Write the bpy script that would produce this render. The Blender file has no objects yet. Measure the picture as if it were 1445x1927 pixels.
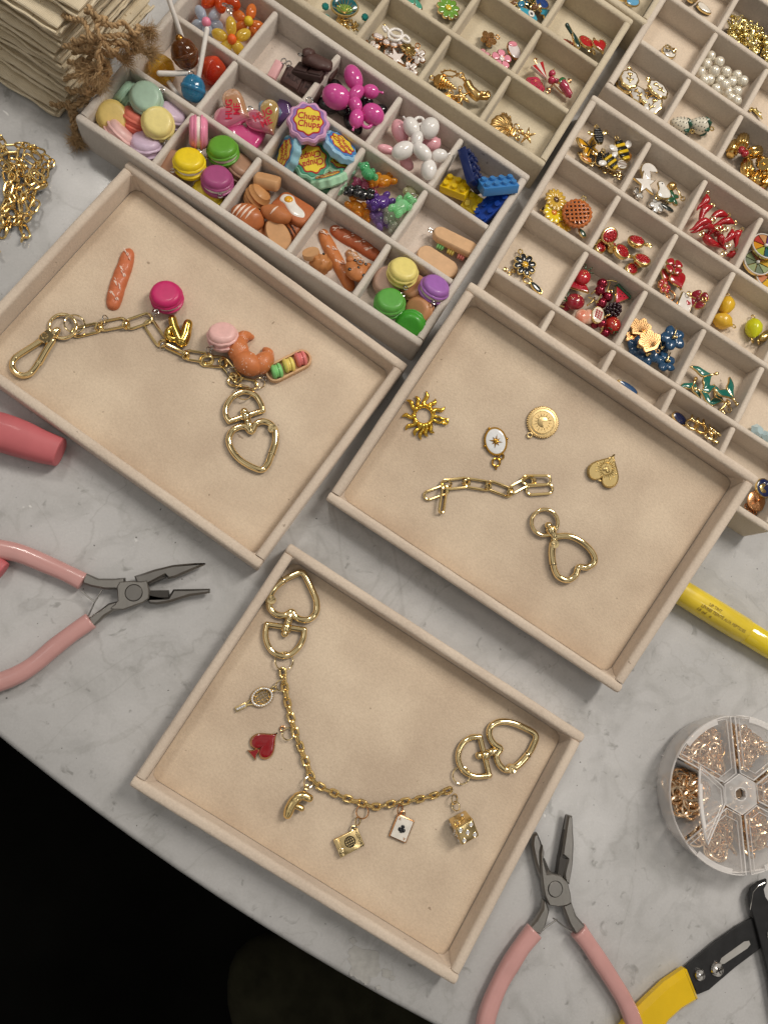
import bpy, math, random
import numpy as np
from mathutils import Matrix, Vector, noise
random.seed(7)
scene = bpy.context.scene
COL = scene.collection

# ------------------------------------------------------------------ camera
# pose solved from the trays and the compartment grids (all lengths in mm, table top at z = 0)
CX, CY, FPX, HCAM = 722.5, 963.5, 1367.1, 380.0
_n = np.array([-0.17186747, 0.15200375, 0.97332237]); _n /= np.linalg.norm(_n)      # straight down, in camera axes
_X = np.array([1.0, 0, 0]) - _n[0]*_n; _X /= np.linalg.norm(_X)
_Y = np.cross(_X, _n)
if _Y[1] > 0: _Y = -_Y
cam_d = bpy.data.cameras.new('camera'); cam = bpy.data.objects.new('camera', cam_d); COL.objects.link(cam)
W2 = lambda c: np.array([c @ _X, c @ _Y, -(c @ _n)])
right, up, back = W2(np.array([1., 0, 0])), W2(np.array([0, -1., 0])), W2(np.array([0, 0, -1.]))
cam.matrix_world = Matrix([[right[0], up[0], back[0], 0], [right[1], up[1], back[1], 0], [right[2], up[2], back[2], HCAM/1000], [0, 0, 0, 1]])
cam_d.sensor_fit = 'VERTICAL'; cam_d.sensor_height = 24.0; cam_d.lens = FPX/1927*24.0
cam_d.clip_start = 0.01; cam_d.clip_end = 50
scene.camera = cam

# ------------------------------------------------------------------ world and lamps (indoor: warm ceiling light)
world = bpy.data.worlds.new('World'); scene.world = world; world.use_nodes = True
wn = world.node_tree; wn.nodes.clear()
wo = wn.nodes.new('ShaderNodeOutputWorld'); wb = wn.nodes.new('ShaderNodeBackground')
wt = wn.nodes.new('ShaderNodeTexCoord'); wz = wn.nodes.new('ShaderNodeTexNoise'); wr = wn.nodes.new('ShaderNodeValToRGB')
wz.inputs['Scale'].default_value = 3.2; wz.inputs['Detail'].default_value = 2.0  # light and dark blotches added to the background for contrast in metal reflections
wn.links.new(wt.outputs['Generated'], wz.inputs['Vector']); wn.links.new(wz.outputs['Fac'], wr.inputs['Fac'])
wr.color_ramp.elements[0].position = 0.43; wr.color_ramp.elements[0].color = (0.16, 0.155, 0.15, 1)
wr.color_ramp.elements[1].position = 0.54; wr.color_ramp.elements[1].color = (1.0, 1.0, 1.0, 1)
ws = wn.nodes.new('ShaderNodeSeparateXYZ'); wn.links.new(wt.outputs['Generated'], ws.inputs[0])
wg = wn.nodes.new('ShaderNodeValToRGB'); wn.links.new(ws.outputs['Z'], wg.inputs['Fac'])     # room: dim walls, lit ceiling
ge = wg.color_ramp.elements; ge[0].position = 0.0; ge[0].color = (.14, .12, .10, 1); ge[1].position = .75; ge[1].color = (.85, .80, .73, 1)
wm = wn.nodes.new('ShaderNodeMix'); wm.data_type = 'RGBA'; wm.blend_type = 'MULTIPLY'; wm.inputs['Factor'].default_value = 1.0
wn.links.new(wg.outputs['Color'], wm.inputs['A']); wn.links.new(wr.outputs['Color'], wm.inputs['B'])
wn.links.new(wm.outputs['Result'], wb.inputs['Color']); wn.links.new(wb.outputs['Background'], wo.inputs['Surface'])
wb.inputs['Strength'].default_value = 0.64

def lamp(name, loc, size, power, color, target=(0.08, 0.08, 0), size_y=None):
    d = bpy.data.lights.new(name, 'AREA'); d.shape = 'RECTANGLE'; d.size = size; d.size_y = size_y or size
    d.energy = power; d.color = color
    o = bpy.data.objects.new(name, d); COL.objects.link(o); o.location = loc
    o.rotation_euler = (Vector(target) - Vector(loc)).to_track_quat('-Z', 'Y').to_euler()
    return o
lamp('ceiling_lamp', (0.64, 0.48, 0.98), 0.19, 8.3, (1.0, 0.925, 0.83), size_y=0.5)
lamp('ceiling_lamp', (-0.35, 1.25, 1.8), 0.24, 6.6, (1.0, 0.94, 0.86), size_y=0.3)
lamp('ceiling_lamp', (0.9, -0.55, 1.8), 0.16, 1.1, (1.0, 0.95, 0.88), size_y=0.3)
lamp('ceiling_lamp', (-0.9, 0.15, 1.7), 0.20, .6, (0.96, 0.95, 0.92), size_y=0.4)
scene.view_settings.view_transform = 'Standard'; scene.view_settings.look = 'None'
scene.view_settings.exposure = 0.0; scene.view_settings.gamma = 1.0
try:
    scene.cycles.max_bounces = 8; scene.cycles.transparent_max_bounces = 16; scene.cycles.transmission_bounces = 6
    scene.cycles.caustics_reflective = False; scene.cycles.caustics_refractive = False
    scene.cycles.sample_clamp_indirect = 6
except Exception: pass

# ------------------------------------------------------------------ placing: photo pixel + height -> point
class Frame:
    def __init__(s, o, u, v):
        s.o = np.array(o, float); s.u = np.array(u, float); s.u /= np.linalg.norm(s.u)
        v = np.array(v, float); v = v - (v@s.u)*s.u; s.v = v/np.linalg.norm(v); s.n = np.cross(s.u, s.v)
        s.R = np.array([s.u, s.v, s.n]).T
    def at(s, px, py, h=0.0):
        d = W2(np.array([(px-CX)/FPX, (py-CY)/FPX, 1.0])); c = np.array([0, 0, HCAM])
        t = ((s.o + s.n*h - c) @ s.n)/(d @ s.n)
        return c + d*t
TABLE = Frame((0, 0, 0), (1, 0, 0), (0, 1, 0))
def zf(z): return Frame((0, 0, z), (1, 0, 0), (0, 1, 0))

def rot(axis, deg):
    return np.array(Matrix.Rotation(math.radians(deg), 3, Vector(axis)))
def orient(frame, yaw=0, tilt=0, az=0):
    """yaw: ccw turn seen from above; tilt: the top leans by tilt degrees towards compass direction az (0 = right, 90 = up)."""
    a = math.radians(az)
    return frame.R @ rot((-math.sin(a), math.cos(a), 0), tilt) @ rot((0, 0, 1), yaw)
def m4(R, p):
    M = Matrix.Identity(4)
    for i in range(3):
        for j in range(3): M[i][j] = R[i][j]
        M[i][3] = p[i]/1000.0
    return M

# ------------------------------------------------------------------ mesh builder (mm)
class MB:
    def __init__(s): s.v = []; s.f = []; s.smooth = 35
    def add(s, V, F):
        b = len(s.v); s.v.extend([tuple(map(float, p)) for p in V]); s.f.extend([tuple(b+i for i in f) for f in F]); return s
    def grid(s, rings, closed_u=True, closed_v=False, caps=True):
        """rings: list of lists of points with equal count"""
        n = len(rings[0]); m = len(rings); V = [p for r in rings for p in r]; F = []
        for i in range(m if closed_v else m-1):
            a = i*n; b = ((i+1) % m)*n
            for j in range(n if closed_u else n-1):
                k = (j+1) % n; F.append((a+j, a+k, b+k, b+j))
        if caps and not closed_v and closed_u:
            F.append(tuple(range(n-1, -1, -1))); F.append(tuple(range((m-1)*n, m*n)))
        return s.add(V, F)
    def tube(s, pts, r, n=8, closed=False, flat=None, caps=True):
        P = np.array(pts, float); N = len(P)
        R = np.full(N, r, float) if np.isscalar(r) else np.array(r, float)
        if closed: T = np.roll(P, -1, 0) - np.roll(P, 1, 0)
        else:
            T = np.empty_like(P); T[1:-1] = P[2:]-P[:-2]; T[0] = P[1]-P[0]; T[-1] = P[-1]-P[-2]
        T /= np.maximum(np.linalg.norm(T, axis=1), 1e-9)[:, None]
        up = np.array([0, 0, 1.0])
        if flat is not None: up = np.array(flat, float)
        elif abs(T[0] @ up) > 0.9: up = np.array([1.0, 0, 0])
        A = up - (up@T[0])*T[0]; A /= np.linalg.norm(A); rings = []
        for i in range(N):
            if flat is not None and abs(T[i]@np.array(flat, float)) < 0.95: A = np.array(flat, float)
            A = A - (A@T[i])*T[i]; A /= max(np.linalg.norm(A), 1e-9); B = np.cross(T[i], A)
            rings.append([P[i] + R[i]*(math.cos(t)*A + math.sin(t)*B) for t in np.linspace(0, 2*math.pi, n, endpoint=False)])
        if not closed and caps:
            ks = ((.35, .93), (.70, .71), (.93, .36)) if n >= 10 else ((.5, .55),)
            r0 = [[P[0] - T[0]*R[0]*a + (np.array(q)-P[0])*b_ for q in rings[0]] for a, b_ in ks][::-1]
            r1 = [[P[-1] + T[-1]*R[-1]*a + (np.array(q)-P[-1])*b_ for q in rings[-1]] for a, b_ in ks]
            rings = r0 + rings + r1
        return s.grid(rings, True, closed, caps)
    def lathe(s, prof, n=24, c=(0, 0, 0), wob=0.0, k=0, R=None, seed=0):
        rings = []
        for (r, z) in prof:
            ring = []
            for t in np.linspace(0, 2*math.pi, n, endpoint=False):
                rr = max(r, 1e-3)*(1 + (wob*math.sin(k*t+seed) if k else 0))
                p = np.array([rr*math.cos(t), rr*math.sin(t), z])
                if R is not None: p = R@p
                ring.append(p+np.array(c))
            rings.append(ring)
        return s.grid(rings)
    def ell(s, c, r, R=None, n=14, m=8, nz=0.0, seed=0.0, nsc=0.5):
        if np.isscalar(r): r = (r, r, r)
        rings = []
        for i in range(1, m):
            ph = math.pi*i/m - math.pi/2; ring = []
            for t in np.linspace(0, 2*math.pi, n, endpoint=False):
                p = np.array([r[0]*math.cos(ph)*math.cos(t), r[1]*math.cos(ph)*math.sin(t), r[2]*math.sin(ph)])
                if nz: p = p*(1+nz*noise.noise(Vector(p*nsc)+Vector((seed, seed, 0))))
                if R is not None: p = R@p
                ring.append(p+np.array(c))
            rings.append(ring)
        b = np.array([0, 0, -r[2]]); t_ = -b
        if R is not None: b = R@b; t_ = R@t_
        k = len(s.v); s.grid(rings, caps=False)
        s.v.append(tuple(np.array(c)+b)); s.v.append(tuple(np.array(c)+t_)); ib = len(s.v)-2; it = ib+1; L = k+(m-2)*n
        for j in range(n):
            s.f.append((ib, k+(j+1) % n, k+j)); s.f.append((it, L+j, L+(j+1) % n))
        return s
    def prism(s, out, z0, z1, bev=0.2, M=None, cap=True):
        O = np.array(out, float)
        if np.sum(O[:, 0]*np.roll(O[:, 1], -1) - O[:, 1]*np.roll(O[:, 0], -1)) < 0: O = O[::-1]
        d = np.roll(O, -1, 0)-O; d /= np.maximum(np.linalg.norm(d, axis=1), 1e-9)[:, None]
        nn = np.stack([-d[:, 1], d[:, 0]], 1); vn = nn+np.roll(nn, 1, 0); L = np.maximum(np.linalg.norm(vn, axis=1), .6); vn = vn/L[:, None]
        ins = O+vn*bev
        rings = [[(*p, z0) for p in ins], [(*p, z0+bev) for p in O], [(*p, z1-bev) for p in O], [(*p, z1) for p in ins]]
        if bev <= 0: rings = [[(*p, z0) for p in O], [(*p, z1) for p in O]]
        if M is not None: rings = [[M(np.array(p)) for p in r] for r in rings]
        return s.grid(rings)
    def dome(s, out, z0, h, steps=4, c=None, power=1.0):
        O = np.array(out, float)
        if np.sum(O[:, 0]*np.roll(O[:, 1], -1) - O[:, 1]*np.roll(O[:, 0], -1)) < 0: O = O[::-1]
        c = O.mean(0) if c is None else np.array(c); rings = [[(*p, z0) for p in O]]
        for i in range(1, steps+1):
            t = math.pi/2*i/(steps+.25); k = math.cos(t)**power
            rings.append([(*(c+(p-c)*k), z0+h*math.sin(t)) for p in O])
        return s.grid(rings)
    def box(s, c, d, bev=0.0, R=None):
        x, y, z = [q/2 for q in d]; b = min(bev, x*.99, y*.99, z*.99)
        def ring(e, zz):
            o = []
            for (sx, sy, a0) in ((1, 1, 0), (-1, 1, 90), (-1, -1, 180), (1, -1, 270)):
                if b <= 0: o.append((sx*x, sy*y, zz)); continue
                for a in (0, 45, 90):
                    t = math.radians(a0+a); o.append((sx*(x-b)+(b-e)*math.cos(t), sy*(y-b)+(b-e)*math.sin(t), zz))
            return o
        if b > 0: rings = [ring(b*.9, -z), ring(b*.3, -z+b*.3), ring(0, -z+b), ring(0, z-b), ring(b*.3, z-b*.3), ring(b*.9, z)]
        else: rings = [ring(0, -z), ring(0, z)]
        T = (lambda p: (R@np.array(p) if R is not None else np.array(p))+np.array(c))
        return s.grid([[T(p) for p in r] for r in rings])
    def obj(s, name, mat, parent=None):
        me = bpy.data.meshes.new(name); me.from_pydata([(a*.001, b*.001, c*.001) for a, b, c in s.v], [], s.f); me.update()
        me.materials.append(mat)
        if s.smooth:
            me.shade_smooth() if hasattr(me, 'shade_smooth') else None
            try: me.set_sharp_from_angle(angle=math.radians(s.smooth))
            except Exception: pass
        o = bpy.data.objects.new(name, me); COL.objects.link(o)
        if parent is not None: o.parent = parent
        return o

def tag(o, label=None, cat=None, group=None, kind=None):
    if label: o['label'] = label
    if cat: o['category'] = cat
    if group: o['group'] = group
    if kind: o['kind'] = kind
    return o
def empty(name, label, cat, R, p, group=None):
    o = bpy.data.objects.new(name, None); COL.objects.link(o); o.matrix_world = m4(R, p); o.empty_display_size = .005
    return tag(o, label, cat, group)
def put(name, label, cat, px, py, h=0, yaw=0, tilt=0, az=0, fr=TABLE, group=None):
    e = empty(name, label, cat, orient(fr, yaw, tilt, az), fr.at(px, py, h), group)
    if fr is globals().get('BX'): e.scale = (1.15, 1.15, 1.15)
    return e
def single(mb, name, mat, label, cat, R, p, group=None):
    o = mb.obj(name, mat); o.matrix_world = m4(R, p); return tag(o, label, cat, group)
def copy_tree(o, parent=None):
    c = o.copy(); COL.objects.link(c)
    if parent is not None: c.parent = parent
    for ch in list(o.children): copy_tree(ch, c)
    return c

# ------------------------------------------------------------------ materials
def srgb(h):
    if isinstance(h, str):
        h = h.lstrip('#'); h = tuple(int(h[i:i+2], 16)/255 for i in (0, 2, 4))
    return tuple((c/12.92 if c <= .04045 else ((c+.055)/1.055)**2.4) for c in h)
_M = {}
def pr(name, color, rough=.4, metal=0, trans=0, sss=0, coat=0, ior=1.45, sheen=0, spec=.5):
    m = bpy.data.materials.new(name); m.use_nodes = True; b = m.node_tree.nodes['Principled BSDF']
    b.inputs['Base Color'].default_value = (*color, 1); b.inputs['Roughness'].default_value = rough; b.inputs['Metallic'].default_value = metal
    b.inputs['Transmission Weight'].default_value = trans; b.inputs['Subsurface Weight'].default_value = sss
    if sss: b.inputs['Subsurface Radius'].default_value = (.004, .003, .002); b.inputs['Subsurface Scale'].default_value = .3
    b.inputs['Coat Weight'].default_value = coat; b.inputs['Coat Roughness'].default_value = .08
    b.inputs['IOR'].default_value = ior; b.inputs['Sheen Weight'].default_value = sheen; b.inputs['Sheen Roughness'].default_value = .4
    b.inputs['Specular IOR Level'].default_value = spec
    return m
def nd(m, t, **k):
    n = m.node_tree.nodes.new(t)
    for a, v in k.items():
        if a in n.inputs: n.inputs[a].default_value = v
        else: setattr(n, a, v)
    return n
def noisy(m, color, scale=400, amount=.12, bump=.15, bscale=None, detail=4, dist=.0005, hue=None):
    """colour variation and fine relief from object-space noise"""
    nt = m.node_tree; b = nt.nodes['Principled BSDF']; tc = nd(m, 'ShaderNodeTexCoord')
    n1 = nd(m, 'ShaderNodeTexNoise', Scale=scale, Detail=detail); nt.links.new(tc.outputs['Object'], n1.inputs['Vector'])
    r = nd(m, 'ShaderNodeValToRGB'); e = r.color_ramp.elements
    e[0].position = .3; e[1].position = .7
    e[0].color = (*[c*(1-amount) for c in color], 1); e[1].color = (*[min(1, c*(1+amount)) for c in color], 1)
    if hue is not None: e[0].color = (*hue, 1)
    nt.links.new(n1.outputs['Fac'], r.inputs['Fac']); nt.links.new(r.outputs['Color'], b.inputs['Base Color'])
    if bump:
        n2 = nd(m, 'ShaderNodeTexNoise', Scale=bscale or scale*3, Detail=3.0); nt.links.new(tc.outputs['Object'], n2.inputs['Vector'])
        bp = nd(m, 'ShaderNodeBump', Strength=bump, Distance=dist); nt.links.new(n2.outputs['Fac'], bp.inputs['Height']); nt.links.new(bp.outputs['Normal'], b.inputs['Normal'])
    return m
def enamel(h):
    if ('e', h) not in _M:
        m = pr('enamel', srgb(h), .18, coat=.6); noisy(m, srgb(h), 250, .10, .03, 300, dist=.0003); _M[('e', h)] = m
    return _M[('e', h)]
def clay(h, rough=.38, bump=.12, sc=350):
    k = ('c', h, rough, bump)
    if k not in _M:
        m = pr('resin', srgb(h), rough+.06, sss=.0, coat=.10); noisy(m, srgb(h), sc, .07, bump, sc*4, dist=.0002); _M[k] = m
    return _M[k]
def gel(h, rough=.07, tr=.85):
    k = ('g', h, tr)
    if k not in _M:
        c = srgb(h); m = pr('clear_resin', c, rough, coat=.8, sss=.0, spec=.7); nt = m.node_tree; b = nt.nodes['Principled BSDF']
        t = nt.nodes.new('ShaderNodeBsdfTransparent'); t.inputs['Color'].default_value = (*[min(1, q**.38) for q in c], 1); mx = nt.nodes.new('ShaderNodeMixShader')
        lw = nt.nodes.new('ShaderNodeLayerWeight'); lw.inputs['Blend'].default_value = .5; mr = nt.nodes.new('ShaderNodeMapRange'); mr.inputs['To Min'].default_value = 1-tr*.80; mr.inputs['To Max'].default_value = min(1, 1.25-tr*.5)
        nt.links.new(lw.outputs['Facing'], mr.inputs['Value']); nt.links.new(mr.outputs['Result'], mx.inputs['Fac']); nt.links.new(t.outputs[0], mx.inputs[1]); nt.links.new(b.outputs[0], mx.inputs[2]); nt.links.new(mx.outputs[0], nt.nodes['Material Output'].inputs['Surface']); _M[k] = m
    return _M[k]
def metal(h, rough=.2, name='metal'):
    k = ('m', h, rough)
    if k not in _M:
        m = pr(name, srgb(h), rough, metal=1); noisy(m, srgb(h), 180, .06, .03, 400, dist=.0001); _M[k] = m
    return _M[k]
GOLD = metal('#ebd093', .17, 'gold'); GOLDB = metal('#ecce8c', .22, 'chain_gold'); PALE = metal('#f5dda8', .07, 'pale_gold')
BGOLD = metal('#efc655', .16, 'bright_gold'); ROSE = metal('#d9a272', .2, 'rose_gold'); ANT = metal('#cda865', .26, 'antique_gold')
SILV = metal('#cfccc8', .12, 'silver'); STEEL = metal('#8f8c88', .34, 'steel'); DSTEEL = metal('#55524f', .38, 'dark_steel')
PASS = metal('#ecd29a', .24, 'satin_gold'); GEM = pr('gem', (.95, .96, 1), .03, metal=.4, ior=2.0, spec=1.0)

def felt(name, h, bump=.35, amt=.06):
    c = srgb(h); m = pr(name, c, .92, sheen=.25, spec=.2); nt = m.node_tree; b = nt.nodes['Principled BSDF']
    tc = nd(m, 'ShaderNodeTexCoord'); n1 = nd(m, 'ShaderNodeTexNoise', Scale=28, Detail=5.0); n2 = nd(m, 'ShaderNodeTexNoise', Scale=900, Detail=3.0); n3 = nd(m, 'ShaderNodeTexNoise', Scale=2600, Detail=2.0)
    oi = nd(m, 'ShaderNodeObjectInfo'); vm = nd(m, 'ShaderNodeVectorMath', operation='ADD'); nt.links.new(tc.outputs['Object'], vm.inputs[0]); nt.links.new(oi.outputs['Random'], vm.inputs[1])
    for n in (n1, n2, n3): nt.links.new(vm.outputs[0], n.inputs['Vector'])
    r1 = nd(m, 'ShaderNodeValToRGB'); e = r1.color_ramp.elements; e[0].position = .33; e[1].position = .68
    e[0].color = (c[0]*(1-amt*1.2), c[1]*(1-amt*1.5), c[2]*(1-amt*1.6), 1); e[1].color = (*[min(1, q*(1+amt)) for q in c], 1)
    nt.links.new(n1.outputs['Fac'], r1.inputs['Fac'])
    mx = nd(m, 'ShaderNodeMix', data_type='RGBA', blend_type='MULTIPLY'); mx.inputs['Factor'].default_value = .45
    r2 = nd(m, 'ShaderNodeValToRGB'); e = r2.color_ramp.elements; e[0].position = .3; e[1].position = .75; e[0].color = (.72, .70, .68, 1); e[1].color = (1, 1, 1, 1)
    nt.links.new(n2.outputs['Fac'], r2.inputs['Fac']); nt.links.new(r1.outputs['Color'], mx.inputs['A']); nt.links.new(r2.outputs['Color'], mx.inputs['B'])
    # sparse lint
    n4 = nd(m, 'ShaderNodeTexNoise', Scale=260, Detail=2.0); nt.links.new(vm.outputs[0], n4.inputs['Vector'])
    r4 = nd(m, 'ShaderNodeValToRGB'); e = r4.color_ramp.elements; e[0].position = .225; e[1].position = .25; e[0].color = (.35, .3, .26, 1); e[1].color = (1, 1, 1, 1)
    nt.links.new(n4.outputs['Fac'], r4.inputs['Fac'])
    m2 = nd(m, 'ShaderNodeMix', data_type='RGBA', blend_type='MULTIPLY'); m2.inputs['Factor'].default_value = .6
    nt.links.new(mx.outputs['Result'], m2.inputs['A']); nt.links.new(r4.outputs['Color'], m2.inputs['B'])
    nt.links.new(m2.outputs['Result'], b.inputs['Base Color'])
    ad = nd(m, 'ShaderNodeMath', operation='ADD'); nt.links.new(n2.outputs['Fac'], ad.inputs[0]); nt.links.new(n3.outputs['Fac'], ad.inputs[1])
    bp = nd(m, 'ShaderNodeBump', Strength=bump, Distance=.0006); nt.links.new(ad.outputs[0], bp.inputs['Height']); nt.links.new(bp.outputs['Normal'], b.inputs['Normal'])
    return m
FELT_TRAY = felt('tray_velvet', '#dccdbc'); FELT_FLOOR = felt('tray_lining', '#dac8b1', .3, .10)
FELT_BOX = felt('box_velvet', '#d6cec4'); FELT_BOXW = felt('box_velvet_warm', '#d8cdbf'); FELT_BOXY = felt('box_velvet_sand', '#cfc3ab')
FLOOR_BOX = felt('box_lining', '#d8cbbf', .25, .04); FLOOR_BOXY = felt('box_lining_sand', '#d8ccb2', .25, .04); FLOOR_BOXW = felt('box_lining_warm', '#dcccb8', .25, .04)

# ------------------------------------------------------------------ 2-D outlines (mm)
def circle(r, n=24, c=(0, 0)): return [(c[0]+r*math.cos(2*math.pi*i/n), c[1]+r*math.sin(2*math.pi*i/n)) for i in range(n)]
def oval(a, b, n=28, c=(0, 0), rotd=0):
    t0 = math.radians(rotd); o = []
    for i in range(n):
        t = 2*math.pi*i/n; x, y = a*math.cos(t), b*math.sin(t); o.append((c[0]+x*math.cos(t0)-y*math.sin(t0), c[1]+x*math.sin(t0)+y*math.cos(t0)))
    return o
def heart(w, n=40):
    o = []
    for i in range(n):
        t = 2*math.pi*i/n; x = 16*math.sin(t)**3; y = 13*math.cos(t)-5*math.cos(2*t)-2*math.cos(3*t)-math.cos(4*t); o.append((x*w/32, (y+2.5)*w/32))
    return o
def petals(n, R, r0=.45, pts=10, sharp=.6):
    o = []
    for i in range(n*pts):
        t = 2*math.pi*i/(n*pts); k = abs(math.sin(n*t/2))**sharp; o.append(((R*(r0+(1-r0)*k))*math.cos(t), (R*(r0+(1-r0)*k))*math.sin(t)))
    return o
def starp(n, R, r, rotd=90):
    return [((R if i % 2 == 0 else r)*math.cos(math.radians(rotd)+math.pi*i/n), (R if i % 2 == 0 else r)*math.sin(math.radians(rotd)+math.pi*i/n)) for i in range(2*n)]
def petal(l, w, n=16, rotd=0, off=0):
    o = []
    for i in range(n):
        t = 2*math.pi*i/n; x = l/2*(1-math.cos(t)); y = w/2*math.sin(t)*(0.75+.25*x/l*2)*1.0; x += off
        a = math.radians(rotd); o.append((x*math.cos(a)-y*math.sin(a), x*math.sin(a)+y*math.cos(a)))
    return o
def moonp(R, n=16):
    o = [(R*math.cos(t), R*math.sin(t)) for t in np.linspace(math.radians(50), math.radians(310), n)]
    return o+[(R*.28+R*.78*math.cos(t), R*.78*math.sin(t)) for t in np.linspace(math.radians(285), math.radians(75), n)]
def rrect(w, h, r, n=4):
    o = []
    for (sx, sy, a0) in ((1, 1, 0), (-1, 1, 90), (-1, -1, 180), (1, -1, 270)):
        for i in range(n+1):
            t = math.radians(a0+90*i/n); o.append((sx*(w/2-r)+r*math.cos(t), sy*(h/2-r)+r*math.sin(t)))
    return o
def butterfly(w):
    h = [(0, .10), (.10, .30), (.42, .50), (.50, .36), (.42, .10), (.30, .0), (.40, -.14), (.36, -.34), (.20, -.38), (.08, -.20), (0, -.12)]
    P = [(x, y, 0) for x, y in h]+[(-x, y, 0) for x, y in h[-2:0:-1]]
    return [(p[0]*w, p[1]*w) for p in cat(P, 3)]
def mv(o, dx, dy, s=1, rotd=0):
    a = math.radians(rotd); return [(dx+s*(x*math.cos(a)-y*math.sin(a)), dy+s*(x*math.sin(a)+y*math.cos(a))) for x, y in o]
def ring_pts(r, n=20, c=(0, 0, 0), R=None, squash=1):
    o = []
    for i in range(n):
        t = 2*math.pi*i/n; p = np.array([r*math.cos(t), r*squash*math.sin(t), 0.0])
        if R is not None: p = R@p
        o.append(p+np.array(c))
    return o
def stadium(L, Wd, n=7):
    r = Wd/2; s = max(L/2-r, 0); o = []
    for i in range(n+1): t = -math.pi/2+math.pi*i/n; o.append((s+r*math.cos(t), r*math.sin(t), 0))
    for i in range(n+1): t = math.pi/2+math.pi*i/n; o.append((-s+r*math.cos(t), r*math.sin(t), 0))
    return o

# flat lettering (real raised print): the built-in font turned into a mesh
def letters(txt, size, mat, parent, p=(0, 0, 0), yaw=0, depth=.08, R=None, name='lettering', shear=0, sx=1.0, bend=None, spacing=1.0):
    cu = bpy.data.curves.new('lettering', 'FONT'); cu.body = txt; cu.size = size*.001; cu.extrude = depth*.001/2; cu.align_x = 'CENTER'; cu.align_y = 'CENTER'; cu.shear = shear
    cu.resolution_u = 2; cu.space_line = .85; cu.space_character = spacing; cu.offset = size*.00002
    tmp = bpy.data.objects.new('tmp_text', cu); me = bpy.data.meshes.new_from_object(tmp)
    bpy.data.objects.remove(tmp); bpy.data.curves.remove(cu)
    for v in me.vertices:
        v.co.x *= sx
        if bend: v.co = Vector(bend(v.co*1000))*.001
    me.materials.clear(); me.materials.append(mat)
    o = bpy.data.objects.new(name, me); COL.objects.link(o); o.parent = parent
    RR = rot((0, 0, 1), yaw) if R is None else R
    o.matrix_local = m4(RR, p); return o

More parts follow.
